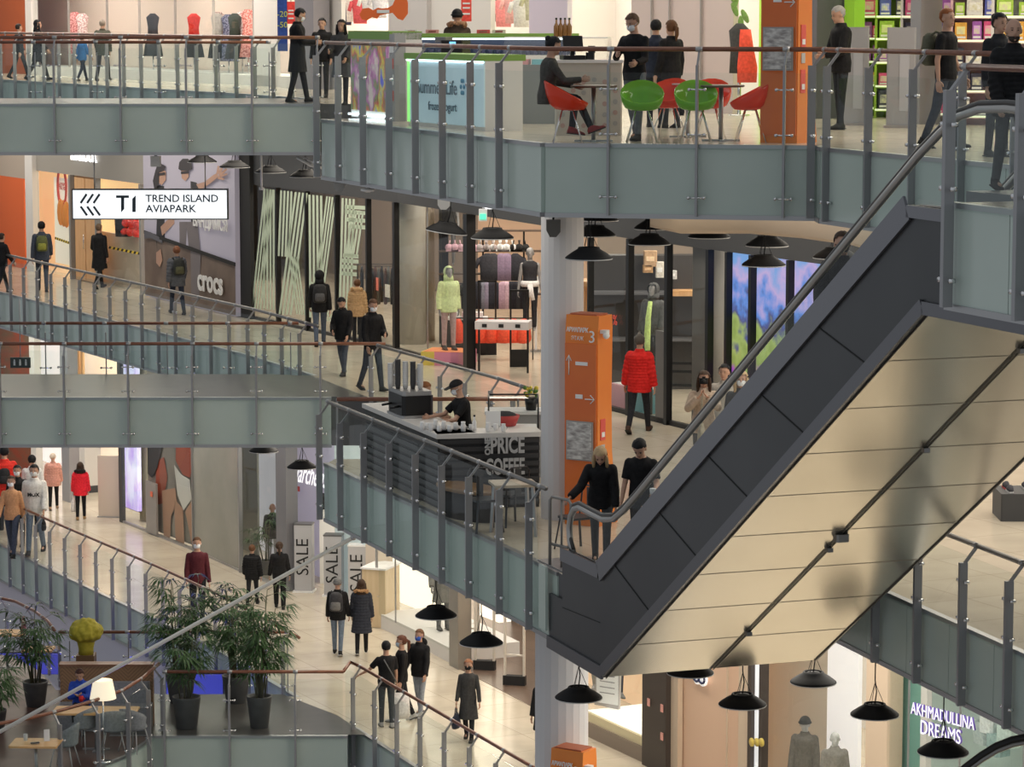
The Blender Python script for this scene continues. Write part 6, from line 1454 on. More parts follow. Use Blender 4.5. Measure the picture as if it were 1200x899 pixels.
for px, y, w_, h_, c, lb in ((762, 303, .26, .3, (.55, .36, .22), 'brown paper bag tilted on the dark shelf behind the glass'), (759, 315, .2, .14, (.50, .3, .15), 'small brown carton under the paper bag on the dark shelf'), (773, 316, .16, .3, (.7, .66, .6), 'white bottle set on the dark shelf'), (787, 322, .2, .16, (.6, .6, .6), 'white tubs on the dark shelf near the grey curtain'), (727, 321, .42, .22, (.03, .03, .03), 'dark crate of goods on the wooden table'), (745, 322, .10, .2, (.2, .35, .3), 'green bottle beside the dark crate on the wooden table')):
    p = atY(px, y, 57.3 if px > 750 else 58.4); t = thing('shop_item', lb, 'goods', p); t.name = 'paper_bag' if 'bag' in lb else 'carton' if 'carton' in lb else 'bottle' if 'bottle' in lb else 'tub' if 'tub' in lb else 'crate'
    q = MB(); q.box((0, 0, 0), (w_, .15, h_), ch=.02); q.build('body', cmat(c), t); q = MB(); q.box((0, -.08, 0), (w_ * .6, .01, h_ * .3)); q.build('label_patch', cmat(tuple(min(1, v * 1.6 + .1) for v in c)), t)
mann('mannequin in a grey hooded jacket with a lime scarf behind the glass', 765, 55.2, Z1 + .5, 150, 1.75, ('hoodie', (.10, .10, .10)), (.06, .06, .06), extras=('hoodup',), shoe=(.02, .02, .02))
t = thing('lime_scarf', 'lime green scarf hanging down the grey hooded jacket', 'scarf', (bx2(762, 55.0, 8), 54.98, Z1 + 1.25)); q = MB(); q.tube([(0, 0, .7), (-.04, -.06, .4), (-.06, -.08, 0), (-.05, -.08, -.2)], [.04, .05, .06, .05], 8); q.build('cloth', cmat((.55, .72, .25)), t)
t = thing('pink_crate', 'pink display box at the foot of the glass near the man in the red jacket', 'box', wpt(737, Z1, -.5), wang(737)); MB().box((0, 0, .22), (.6, .5, .44), ch=.01).build('box_body', mat('box_pink', (.7, .35, .42), .5), t); MB().box((0, 0, .445), (.5, .4, .01)).build('lid', WHITE, t)
t = thing('blue_crate', 'turquoise display box behind the legs of the man in the red jacket', 'box', wpt(757, Z1, -.5), wang(757)); MB().box((0, 0, .22), (.7, .5, .44), ch=.01).build('box_body', mat('box_turquoise', (.10, .32, .38), .5), t); MB().box((0, 0, .445), (.5, .4, .01)).build('lid', WHITE, t)
t = thing('door_sticker', 'red percent sticker with small lettering on the glass beside the orange totem', 'sticker'); text_mesh('lettering', '%5%', .26, mat('sticker_red_text', (.75, .08, .05), .5), t, face_M(onp(716, 375, .06), wang(716)), .004)
t = thing('queue_barrier', 'black belt queue barrier behind the glass right of the grey door panel', 'barrier', wpt(795, Z1, -.8), wang(795) + .9)
for x in (-.5, .5): MB().cyl((x, 0, 0), (x, 0, 1.0), .025, n=10).build('post', BLACK, t)
for z in (.55, .8, .95): MB().box((0, 0, z), (1.0, .02, .05)).build('belt', BLACKMAT, t)
# ================================================================ LOWER SHOPS
t = thing('neon_script', 'white glowing script shop name Marchelas on the lilac wall', 'sign'); p = wpt(363, wz(363, 556, -.55), -.55)
text_mesh('lettering', 'Marchelas', .62, mat('neon_white', (.2, .2, .2), .5, 0, (1, .98, 1), 1.1), t, face_M(p, wang(361) * .5, -.12), .006, shear=.35, fit=(1.02, .50))
for px, y, w_, h_, c, lb in ((343, 575, .22, .2, (.15, .15, .45), 'small blue notice on the lilac wall under the glowing script'), (350, 573, .1, .12, (.6, .1, .1), 'tiny red notice beside the small blue one')):
    tag(MB().box((0, 0, 0), (w_, .02, h_)).build('notice', cmat(c), None, atY(px, y, wpt(px, 2, -1.3).y), wang(px)), lb, 'notice')
mann('small pale mannequin with a white dress near the glowing script', 343, wpt(343, 0, -.5).y, 0, 200, 1.45, ('dress', (.65, .62, .62)), (.5, .5, .5), skin=SKIN)
mann('small mannequin in a navy jacket behind the grey pillar', 337, wpt(337, 0, -.7).y, 0, 190, 1.6, ('jacket', (.03, .04, .09)), (.03, .03, .05), skin=SKIN)
mann('small mannequin in a black top left of the grey pillar', 320, wpt(320, 0, -.9).y, .0, 180, 1.6, ('jacket', (.05, .05, .05)), (.4, .4, .42), skin=SKIN)
SALEM = mat('sale_board_grey', (.45, .45, .47), .5)
for px, y0, y1, lb in ((357, 613, 693, 'nearest-left white sale pylon reading SALE beside the two people in black'), (391.5, 626, 698, 'middle grey sale pylon reading SALE behind the person in the grey beanie'), (420, 638, 705, 'right-hand sale pylon with SALE partly hidden behind the wooden cabinet')):
    p = at(px, y1, Z0); h = atY(px, y0, p.y).z; t = thing('sale_pylon', lb, 'sale stand', p, -.12)
    MB().box((0, 0, h / 2), (.42, .34, h), ch=.005).build('column_body', SALEM, t); MB().box((0, 0, h - .01), (.44, .36, .03)).build('top_lid', mat('lid_dark', (.12, .12, .12), .4) if px < 400 else WHITE, t)
    text_mesh('lettering', 'SALE', .42, BLACKMAT, t, Matrix.Translation((0, -.175, h * .52)) @ Matrix.Rotation(PI / 2, 4, 'X') @ Matrix.Rotation(PI / 2, 4, 'Z'), .002)
    MB().box((0, 0, .02), (.5, .42, .04)).build('foot', WHITE, t)
t = thing('black_box', 'black folded box resting on the shelf behind the sale pylons', 'box', (bx2(392, 70.6, 2), 70.6, 0)); MB().box((0, 0, .9), (.7, .5, 1.8)).build('stand', WHITE, t); q = MB(); q.slabpoly([(-.38, -.28, 1.8), (.38, -.28, 1.8), (.38, -.28, 1.92), (.1, -.28, 2.08), (-.3, -.28, 2.12)], (0, .5, 0)); q.build('box_body', BLACKMAT, t)
t = thing('wood_cabinet', 'wooden cabinet with dark grey side and white top beside the sale pylons', 'cabinet', at(440, 738, Z0) + Vector((.1, .6, 0)), -.35)
MB().box((0, 0, .66), (.56, .85, 1.3), ch=.005).build('carcass', noisy('cabinet_pale_wood', (.62, .48, .30), (.68, .54, .35), 2.5, .45, 0, (6, 6, .6)), t); MB().box((-.295, 0, .64), (.03, .85, 1.28)).build('grey_side', mat('cabinet_grey_side', (.16, .15, .15), .5), t); MB().box((0, 0, 1.33), (.62, .92, .04), ch=.01).build('top_board', WHITE, t)
MB().cyl((.12, -.43, .72), (.12, -.47, .72), .012, n=8).build('knob', CHROME, t)
t = thing('display_mannequin_stand', 'white plinth', 'plinth'); bpy.data.objects.remove(t)
mann('mannequin in a grey layered coat in the bright display window', 519, wpt(519, 0, -.6).y, .33, 200, 1.85, ('coat', (.15, .15, .14)), (.12, .12, .12), dict(arms=((20, 20, 40), (10, 20, 30))), shoe=(.05, .05, .05))
t = thing('round_mirror', 'small round yellow-green ornament hanging beside the grey-coated mannequin', 'ornament', wpt(524, 1.9, -.3)); MB().ball((0, 0, 0), (.06, .03, .10), 10).build('pendant', mat('ornament_olive', (.25, .28, .08), .4), t); MB().cyl((0, 0, .1), (0, 0, 3.4), .004, n=5).build('string', STEEL, t)
for px, y, lb in ((550, 770, 'white-framed security gate at the left of the bright shop entrance'), (568, 785, 'white-framed security gate standing in the middle of the bright shop entrance'), (603, 803, 'white-framed security gate with dark base right of the bright entrance')):
    p = at(px, y, Z0); t = thing('security_gate', lb, 'security gate', p, -.25); q = MB()
    for s in (-.2, .2): q.box((s, 0, .78), (.045, .06, 1.56))
    q.box((0, 0, 1.54), (.44, .06, .04)); q.box((0, 0, .62), (.40, .05, .03)); q.build('frame', mat('gate_white', (.60, .56, .50), .4), t); MB().box((0, 0, .10), (.46, .16, .20), ch=.01).build('base_panel', BLACKMAT, t)
t = thing('framed_picture', 'framed pale picture inside the bright shop behind a security gate', 'picture', wpt(556, 1.9, -2.6), wang(556)); MB().box((0, 0, 0), (.9, .04, 1.0)).build('frame', GREYDARK, t); MB().box((0, -.03, 0), (.8, .02, .9)).build('print', noisy('picture_print', (.7, .72, .8), (.5, .45, .6), 2, .5), t)
# window with standing poster right of the column
t = thing('standing_poster', 'white standing poster with small print in the window right of the lower column', 'poster', wpt(713, .47, -.5), wang(713) + .5); MB().box((0, 0, .68), (.55, .06, 1.35), M=Matrix.Rotation(.04, 4, 'Y')).build('frame', mat('silver_frame', (.45, .43, .42), .4, .5), t); q = MB(); q.box((0, -.04, .70), (.49, .01, 1.25)); q.build('sheet', WHITE, t)
for i in range(8): q = MB(); q.box((0, -.047, 1.05 - i * .11), (.34, .004, .02)); q.build('print_line', GREYW, t)
q = MB(); q.box((0.02, -.047, 1.2), (.14, .004, .16)); q.build('black_emblem', BLACKMAT, t)
mann('mannequin whose dark grey trousers show behind the standing poster', 722, wpt(722, 0, -1.0).y, .47, 200, 1.8, ('coat', (.04, .045, .06)), (.03, .035, .05), shoe=(.2, .2, .2))
mann('mannequin in light trousers at the left end of the window, legs only in view', 699, wpt(699, 0, -.9).y, .47, 160, 1.8, ('jacket', (.3, .3, .3)), (.30, .29, .27), dict(legs=((12, 0), (-10, 5))), shoe=(.2, .2, .2))
mann('grey mannequin in a beanie and dark jacket with pink zip in the beige niche', 942, wpt(942, 0, -.45).y, .0, 165, 1.76, ('jacket', (.13, .12, .11)), (.1, .1, .1), hair='beanie', skin=mat('mannequin_skin_grey', (.42, .41, .40), .4), shoe=(.1, .1, .1))
mann('grey mannequin in a pale grey jacket nearest the bright white poster', 977, wpt(977, 0, -.45).y, .0, 185, 1.70, ('jacket', (.25, .235, .22)), (.1, .1, .1), skin=mat('mannequin_skin_pale', (.60, .60, .60), .4), shoe=(.1, .1, .1))
t = thing('wall_stickers', 'three small red and white stickers on the dark brown panel', 'stickers')
for px, y in ((760, 823), (775.5, 830), (775.5, 863)): q = MB(); p = wpt(px, wz(px, y, .15), .155); q.box(p, (.09, .01, .14), rz=wang(px)); q.build('sticker', cmat((.7, .35, .3)), t)
t = thing('yellow_roundels', 'row of yellow round marks on the narrow lightbox', 'stickers')
for px in (881.5, 887.5, 893): q = MB(); p = wpt(px, wz(px, 869, .1), .13); a_ = wang(px); q.cyl(p, p + Vector((math.sin(a_), -math.cos(a_), 0)) * .02, .075, n=16); q.build('roundel', mat('roundel_gold', (.62, .48, .10), .4), t)
# displays behind the pale green glass
for i, (px, y, c) in enumerate(((1155, 858, (.35, .42, .42)), (1170, 872, (.25, .35, .35)), (1162, 845, (.55, .6, .6)), (1182, 862, (.4, .5, .48)))):
    tag(MB().box((0, 0, 0), (.3, .3, .35), ch=.04).build('wall_display', cmat(c), None, atY(px, y, wpt(px, 2, -.9).y + .2), .6), ['grey boxy wall display, leftmost behind the pale green glass', 'dark teal wall display, lowest behind the pale green glass', 'pale wall display, highest behind the pale green glass', 'green-grey wall display nearest the picture edge'][i], 'display')
# mid floor right edge: shoe display
t = thing('shoe_bench', 'low dark display bench with shoes at the far right of the middle floor', 'bench', at(1192, 606, Z1)); MB().box((0, 0, .2), (.6, .8, .4), ch=.02).build('bench_body', GREYDARK, t)
for i in range(4):
    o = thing('sneaker', ['dark sneaker at the front left of the display bench', 'dark sneaker at the front right of the display bench', 'red-soled sneaker at the back left of the bench', 'dark sneaker at the back right of the bench'][i], 'shoe', at(1192, 606, Z1) + Vector((-.15 + .28 * (i % 2), -.2 + .35 * (i // 2), .4)))
    q = MB(); loft(q, [((0, -.13, .04), .035, .03, Matrix.Rotation(PI / 2, 3, 'X')), ((0, -.05, .06), .045, .055, Matrix.Rotation(PI / 2, 3, 'X')), ((0, .06, .045), .045, .04, Matrix.Rotation(PI / 2, 3, 'X')), ((0, .14, .03), .03, .02, Matrix.Rotation(PI / 2, 3, 'X'))], 10); q.build('upper', cmat((.06, .06, .07)), o); MB().box((0, 0, .01), (.08, .28, .02), ch=.02).build('sole', cmat((.5, .1, .1) if i == 2 else (.5, .5, .5)), o)
# ================================================================ TOP FLOOR SHOPS
for px, y, c, lb in ((88, 18, (.50, .12, .12), 'patterned dark red dress in the top-floor window behind the woman in the black coat'), (97, 20, (.60, .30, .30), 'long pink patterned dress in the top-floor window'), (256, 22, (.30, .20, .18), 'brown patterned dress in the top-floor window right'), (268, 25, (.05, .05, .12), 'dark navy dress in the top-floor window right'), (284, 22, (.55, .35, .35), 'pale red flowered dress in the top-floor window right'), (291, 20, (.5, .1, .08), 'red dress nearest the white wall in the top-floor window')):
    Y = wpt(px, 13, -.7).y; t = thing('dress', lb, 'dress', atY(px, y + 30, Y)); q = MB(); loft(q, [((0, 0, -.35), .22, .10, I3), ((0, 0, .2), .15, .09, I3), ((0, 0, .45), .13, .08, I3), ((0, 0, .7), .18, .08, I3), ((0, 0, .8), .08, .05, I3)], 16); q.build('fabric', noisy('dress_%d' % px, c, tuple(min(1, v * 2.2 + .2) for v in c), 26, .7, 0, (1, 1, 1), 0, 2, .42, .55), t)
    MB().cyl((0, 0, -.35), (0, 0, min(-.9, Z2 - t.location.z)), .015, n=8).build('stand', CHROME, t)
for px, c, lb in ((228, (.65, .04, .03), 'red top and black skirt on a stand behind the top-floor glass'), (180, (.04, .04, .05), 'dark bag stand in the top-floor window'), (256, (.45, .42, .40), 'cream and black outfit on a stand behind the top bridge'), (276, (.05, .06, .05), 'black skirt outfit on a stand behind the top bridge')):
    Y = wpt(px, 12, -.5).y; t = thing('dress_form', lb, 'dress form', (bx2(px, Y, Z2), Y, Z2 + .25)); q = MB(); loft(q, [((0, 0, .85), .14, .09, I3), ((0, 0, 1.1), .13, .09, I3), ((0, 0, 1.35), .17, .10, I3), ((0, 0, 1.45), .06, .05, I3)], 14); q.build('bodice', cmat(c), t); q = MB(); loft(q, [((0, 0, .35), .26, .18, I3), ((0, 0, .6), .22, .16, I3), ((0, 0, .9), .14, .1, I3)], 16); q.build('skirt', cmat((.03, .03, .03)), t); MB().cyl((0, 0, 0), (0, 0, .4), .02, n=8).build('stand', CHROME, t)
for px, w_, y0, y1, c1, lb, nm in ((331, 11, -10, 60, (.03, .07, .30), 'tall blue sale sign with yellow figures beside the man with the phone', 'blue_sign'), (341, 9, 2, 28, (.75, .06, .05), 'red percent sign in front of the blue one', 'red_sign'), (546.5, 12, -10, 25, (.72, .08, .06), 'red hanging sale sign above the kiosk', 'red_sign')):
    Y = 62.5 if px < 400 else 53; t = thing(nm, lb, 'sign'); a_, b_ = atY(px - w_ / 2, y1, Y), atY(px + w_ / 2, y0, Y); MB().box(((a_.x + b_.x) / 2, Y, (a_.z + b_.z) / 2), (b_.x - a_.x, .04, b_.z - a_.z)).build('board', cmat(c1, .5), t)
    tx = ['-20', '-50'] if px < 335 else []
    for zz in (.25, .45, .6) if px > 335 else (): MB().box(((a_.x + b_.x) / 2, Y - .025, a_.z + (b_.z - a_.z) * zz), ((b_.x - a_.x) * .7, .01, .03)).build('print_line', WHITE, t)
    for i, s_ in enumerate(tx): text_mesh('lettering', s_, .17 if px < 335 else .07, mat('sign_yellow', (.55, .6, .1), .5) if px < 335 else WHITE, t, face_M((a_.x + (b_.x - a_.x) / 2, Y - .03, EYE + .02 - .22 * i)), .003)
    MB().cyl(((a_.x + b_.x) / 2, Y, b_.z), ((a_.x + b_.x) / 2, Y, Z2 + 4.6), .01, n=6).build('hanger', STEEL, t)
tg = {}
for px, y, c, lb in ((404, 14, (.05, .05, .10), 'white and navy top on the wall left of the orange key'), (414, 10, (.75, .75, .75), 'white top on the wall left of the orange key'), (422, 12, (.6, .1, .12), 'red top on the wall left of the orange key'), (433, 6, (.75, .75, .75), 'white top just above the orange key'), (445, 5, (.6, .6, .65), 'pale grey top just above the orange key'),
                     (590, 14, (.70, .28, .30), 'pink top on the wall above the fridge counter'), (601, 10, (.72, .40, .40), 'pale pink top on the wall above the fridge counter'), (611, 14, (.7, .7, .7), 'white top at the end of the pink ones'), (580, 8, (.05, .05, .06), 'black top left of the pink ones'), (625, 6, (.55, .55, .4), 'khaki top right of the white one')):
    Y = wpt(px, 13, -.8).y; garment(px, y, Y, c, 'shirt', lb, None); 
# red clothes by the totem
Y = wpt(866, 13, .4).y; t = thing('clothes_dummy', 'dress form with a red-orange jacket and dark shirt beside the orange totem', 'dress form', (bx2(866, Y, Z2), Y, Z2)); q = MB(); loft(q, [((0, 0, .7), .17, .12, I3), ((0, 0, 1.1), .15, .1, I3), ((0, 0, 1.4), .18, .1, I3), ((0, 0, 1.52), .06, .05, I3)], 14); q.build('shirt', cmat((.06, .06, .06)), t)
q = MB(); loft(q, [((.12, -.10, .55), .16, .10, I3), ((.12, -.10, .8), .17, .11, I3), ((.1, -.08, 1.15), .12, .1, I3), ((.08, -.05, 1.42), .1, .08, I3)], 14); q.build('red_jacket', cmat((.75, .09, .05)), t); MB().cyl((0, 0, 0), (0, 0, .75), .03, n=8).build('stand', CHROME, t); MB().cyl((0, 0, 0), (0, 0, .02), .18, n=16).build('base', CHROME, t)
t = thing('leaf_decal', 'green leaf decal column on the cream shop wall left of the upper totem', 'decal'); rr = random.Random(8)
for i in range(9):
    px = 864 + rr.uniform(-4, 9); y = -5 + i * 8; p = wpt(px, wz(px, y, .04), .02); q = MB(); q.ball(p, (.05, .01, .13), 8, M=Matrix.Rotation(rr.uniform(-.8, .8), 4, 'Y')); q.build('leaf', cmat((.20, .34, .10)), t)
# toy shop shelves
bxs = [((.10, .12, .45), 'blue'), ((.35, .55, .08), 'lime'), ((.65, .10, .25), 'pink'), ((.70, .68, .65), 'white'), ((.05, .05, .08), 'black'), ((.75, .40, .08), 'orange'), ((.35, .12, .45), 'purple')]
bxm = {}
def toyshelf(px, Y, w_, zs, seed, label, frame, where, rz=-.15):
    x = bx2(px, Y, Z2); t = thing('shelf_unit', label, 'shelf', (x, Y, Z2), rz); q = MB(); 
    for s in (-1, 1): q.box((s * w_ / 2, .15, 1.3), (.04, .34, 2.6))
    q.box((0, .32, 1.3), (w_, .03, 2.6)); q.build('carcass', frame, t)
    for z in zs: MB().box((0, .14, z), (w_, .34, .04)).build('shelf_board', frame, t); MB().box((0, -.035, z + .01), (w_, .012, .03)).build('shelf_edge', emat('shelf_edge_lit', (.95, 1, .7), .5), t)
    r = random.Random(seed); M = Matrix.Translation((x, Y, Z2)) @ Matrix.Rotation(rz, 4, 'Z')
    for z, z2 in zip(zs, zs[1:] + [zs[-1] + .42]):
        xx = -w_ / 2 + .05; kb = 0; row = ['lowest', 'second-lowest', 'third', 'fourth', 'fifth', 'top'][zs.index(z)]
        while xx < w_ / 2 - .12:
            c, cn = r.choice(bxs); ww = r.choice((.14, .18, .24)); hh = min(z2 - z - .08, r.choice((.2, .26, .32)))
            if xx + ww > w_ / 2 - .03: break
            key = (cn, ww, round(hh, 2))
            if key not in bxm:
                q = MB(); q.box((0, 0, hh / 2), (ww, .2, hh), ch=.008); q.box((0, -.102, hh * .55), (ww * .7, .004, hh * .45), mi=1); q.box((0, -.102, hh * .15), (ww * .8, .004, hh * .12), mi=2)
                bxm[key] = q.build('toy_box', [cmat(c, .5), noisy('box_art_' + cn, tuple(min(1, v * 1.8 + .15) for v in c), (.75, .72, .5), 14, .5), WHITE]); o = bxm[key]
            else: o = bxm[key].copy(); COL.objects.link(o)
            o.location = M @ Vector((xx + ww / 2, .10, z + .022)); o.rotation_euler.z = rz
            tag(o, '%s toy box, %s on the %s board of %s' % (cn, ORD[kb], row, where), 'toy box', 'toy boxes on %s' % where); kb += 1; xx += ww + r.choice((.01, .03, .08))
LIMEF = mat('lime_shelf', (.32, .50, .05), .5)
toyshelf(1022, 49.5, 1.15, [.12, .5, .88, 1.26, 1.62, 2.0], 3, 'lime green shelf unit full of toys between the grey entrance pylons', LIMEF, 'the lime unit between the pylons')
toyshelf(1058, 48.6, .9, [.12, .5, .88, 1.26, 1.62, 2.0], 5, 'lime green shelf unit half hidden by the right entrance pylon', LIMEF, 'the half-hidden lime unit')
toyshelf(1112, 46.5, 1.5, [.12, .5, .88, 1.26, 1.62, 2.0], 7, 'pale toy shelf unit behind the red-haired man in the black shirt', OFFW, 'the unit behind the red-haired man')
toyshelf(1160, 45.3, 1.2, [.12, .5, .88, 1.26, 1.62, 2.0], 11, 'pale toy shelf unit behind the bald man', mat('pink_shelf', (.7, .45, .5), .5), 'the pink unit')
toyshelf(1210, 43.5, 1.2, [.12, .5, .88, 1.26, 1.62, 2.0], 13, 'toy shelf unit at the far right edge of the top floor', OFFW, 'the far-right unit')
for px, y, lb in ((1001, 147, 'translucent grey anti-theft pylon left of the lime toy shelves'), (1055, 150, 'translucent grey anti-theft pylon right of the lime toy shelves')):
    p = at(px, y, Z2); t = thing('entrance_pylon', lb, 'security gate', p, -.2); MB().box((0, 0, .75), (.42, .07, 1.45), ch=.02).build('panel', mat('pylon_grey', (.34, .34, .36), .35), t); MB().box((0, 0, .02), (.48, .2, .04)).build('base', STEEL, t); MB().box((.05, -.04, .7), (.14, .01, .9)).build('light_inset', mat('pylon_inset', (.45, .46, .5), .3), t)
# ================================================================ CAFE, LOWER LEFT
def fp(x, y, z=0): return at(x, y, z)
TW = noisy('cafe_table_wood', (.62, .36, .14), (.70, .42, .18), 3, .4, 0, (1, 5, 1))
def ctab(label, px, y, h, w_, d_, rz): p = fp(px, y, h); return table(label, p.x, p.y, 0, w_, d_, h, TW, 'stem', rz)
ctab('long wooden table in front of the booth with the person in blue', 112, 832, .75, 1.55, .62, -.03)
ctab('square wooden table nearest the curved rail with a phone and a card', 42, 870, .75, .85, .62, -.05)
ctab('wooden table at the far left edge by the curved rail', 8, 741, .75, .8, .6, 0)
ctab('small wooden table behind the leafy plant at the far left', 45, 760, .75, .62, .5, 0)
# booth
pb = fp(125, 846, 0); a_, b_ = atY(70, 781, 55.95), atY(178.5, 781, 55.95)
CHV = mat('chevron_wood', (.30, .16, .08), .5); nt = CHV.node_tree; b = nt.nodes['Principled BSDF']; tc = nt.nodes.new('ShaderNodeTexCoord'); sx_ = nt.nodes.new('ShaderNodeSeparateXYZ'); pp_ = nt.nodes.new('ShaderNodeMath'); pp_.operation = 'PINGPONG'; pp_.inputs[1].default_value = .42
ad = nt.nodes.new('ShaderNodeMath'); ad.operation = 'ADD'; mu = nt.nodes.new('ShaderNodeMath'); mu.operation = 'MULTIPLY'; mu.inputs[1].default_value = 14; fr = nt.nodes.new('ShaderNodeMath'); fr.operation = 'FRACT'; rp_ = nt.nodes.new('ShaderNodeValToRGB'); rp_.color_ramp.elements[0].color = (.10, .05, .025, 1); rp_.color_ramp.elements[0].position = .08; rp_.color_ramp.elements[1].color = (.30, .17, .09, 1); rp_.color_ramp.elements[1].position = .2
L = nt.links.new; L(tc.outputs['Object'], sx_.inputs[0]); L(sx_.outputs['X'], pp_.inputs[0]); L(pp_.outputs[0], ad.inputs[0]); L(sx_.outputs['Z'], ad.inputs[1]); L(ad.outputs[0], mu.inputs[0]); L(mu.outputs[0], fr.inputs[0]); L(fr.outputs[0], rp_.inputs[0]); L(rp_.outputs[0], b.inputs['Base Color'])
t = thing('booth_bench', 'grey upholstered booth with a chevron-patterned wooden back', 'bench', ((a_.x + b_.x) / 2, 55.95, 0)); wdt = b_.x - a_.x; hz_ = a_.z
MB().box((0, .12, hz_ / 2), (wdt, .22, hz_)).build('chevron_back', CHV, t); MB().box((0, .12, hz_ + .02), (wdt + .04, .28, .04), ch=.01).build('top_rail', noisy('rail_red_wood', (.20, .09, .05), (.26, .13, .08), 5, .4), t); MB().box((0, -.25, .24), (wdt, .5, .46), ch=.04).build('seat_cushion', cmat((.22, .22, .235)), t); MB().box((.35, -.02, .66), (wdt - .8, .14, .42), ch=.04).build('back_cushion', cmat((.24, .24, .26)), t)
t = thing('yellow_sculpture', 'large yellow lumpy tree-like sculpture on a brown block behind the booth', 'sculpture'); c = atY(100.5, 742, 58.0); YEL = noisy('sculpture_yellow', (.42, .36, .03), (.52, .45, .05), 12, .75, 0, (1, 1, 1), .5)
q = MB(); q.ball((c.x, 58.0, c.z + .03), (.33, .30, .24), 20); rr = random.Random(6)
for i in range(70):
    a, e_ = rr.uniform(0, 2 * PI), rr.uniform(-.5, 1.4); q.ball((c.x + .28 * math.cos(a) * math.cos(e_), 58 + .26 * math.sin(a) * math.cos(e_), c.z + .03 + .2 * math.sin(e_)), rr.uniform(.05, .09), 7)
remesh(q, .02, 2).build('crown', YEL, t, fix=False); q = MB(); q.lathe([(.15, -.42), (.15, -.3), (.19, -.12), (.22, -.02)], (c.x, 58, c.z), 20); q.build('stem', YEL, t); q = MB(); q.box((c.x, 58, (c.z - .42) / 2), (.36, .36, c.z - .42), ch=.01); q.build('block', mat('block_brown', (.16, .09, .045), .5), t)
# floor lamp
p = fp(122, 893, 0); t = thing('floor_lamp', 'floor lamp with a glowing cream shade and thin chrome pole beside the booth table', 'lamp', p); ht = atY(117, 797, p.y).z
q = MB(); q.lathe([(.24, ht - .34), (.175, ht)], (0, 0, 0), 28); q.f = q.f[:-2]; q.m = q.m[:-2]; q.sm = q.sm[:-2]; q.build('lamp_shade', emat('shade_glow', (1, .88, .66), .62), t, fix=False); MB().cyl((0, 0, 0), (0, 0, ht - .1), .013, n=8).build('pole', CHROME, t); MB().lathe([(.14, 0), (.14, .02), (.02, .04)], (0, 0, 0), 20).build('base', CHROME, t)
q = MB(); q.ball((0, 0, ht - .2), .04, 10); q.build('bulb', emat('bulb_glow', (1, .85, .6), 8), t)
def cafe_chair(label, px, y, face, Y=None):
    p = fp(px, y, 0); t = thing('cafe_chair', label, 'chair', p, R_(face), 'grey padded cafe chairs'); m = cmat((.22, .235, .25), .7)
    q = MB(); q.lathe([(.20, .42), (.24, .45), (.23, .49), (.18, .50)], (0, 0, 0), 24); q.build('seat', m, t)
    q = MB(); V = []; n_ = 14
    for j in range(5):
        for i in range(n_ + 1):
            a = PI + PI * i / n_; r_ = .25 + .03 * j / 4; top_ = .46 + .38 * (j / 4) * (.55 + .45 * math.sin(-a) ** .7 if math.sin(-a) > 0 else .55); V.append(Vector((r_ * math.cos(a), r_ * math.sin(a), top_)))
    F = [[j * (n_ + 1) + i, j * (n_ + 1) + i + 1, (j + 1) * (n_ + 1) + i + 1, (j + 1) * (n_ + 1) + i] for j in range(4) for i in range(n_)]
    N = len(V); V2 = [Vector((v.x * .88, v.y * .88, v.z)) for v in V]
    rim = [[4 * (n_ + 1) + i, 4 * (n_ + 1) + i + 1, N + 4 * (n_ + 1) + i + 1, N + 4 * (n_ + 1) + i] for i in range(n_)]
    q.add(V + V2, F + [[i + N for i in f[::-1]] for f in F] + rim, 0, True); q.build('backrest', m, t)
    for sx in (-1, 1):
        for sy in (-1, 1): MB().tube([(sx * .13, sy * .13, .43), (sx * .22, sy * .22, 0)], [.014, .010], 6).build('leg', mat('leg_pale_grey', (.40, .40, .41), .4), t)
    return t
cafe_chair('grey padded cafe chair left of the lamp, turned to the long table', 98, 879, 60); cafe_chair('grey padded cafe chair behind the lamp pole at the long table', 133, 882, 10); cafe_chair('grey padded cafe chair nearest the curved rail by the square table', 76, 900, 80); cafe_chair('grey padded cafe chair at the right end of the long table', 158, 880, -30)
t = thing('mobile_phone', 'black phone lying on the square cafe table', 'phone', fp(41, 871, .77), .3); MB().box((0, 0, .006), (.16, .08, .012), ch=.01).build('body', BLACK, t); MB().box((0, 0, .013), (.14, .07, .002)).build('screen', mat('phone_glass', (.01, .01, .015), .1), t)
t = thing('table_card', 'small white folded menu card on the square cafe table', 'card', fp(55, 868, .77), .2); q = MB(); q.slabpoly([(-.05, -.04, 0), (.05, -.04, 0), (.05, 0, .2), (-.05, 0, .2)], (0, .006, 0)); q.slabpoly([(-.05, .05, 0), (.05, .05, 0), (.05, .01, .2), (-.05, .01, .2)], (0, .006, 0)); q.build('card', WHITE, t)
t = thing('water_glass', 'small glass at the left end of the square cafe table', 'glass', fp(30, 868, .77)); q = MB(); q.lathe([(.03, 0), (.035, .01), (.038, .12), (.034, .12), (.03, .012)], (0, 0, 0), 14); q.build('tumbler', CUPS, t)
t = thing('red_bottle', 'tall red and grey flask on the table at the far left edge', 'bottle', fp(28, 741, .77)); q = MB(); q.lathe([(.05, 0), (.055, .02), (.05, .22), (.03, .28), (.03, .33)], (0, 0, 0), 14); q.build('flask', cmat((.25, .10, .10), .4), t)
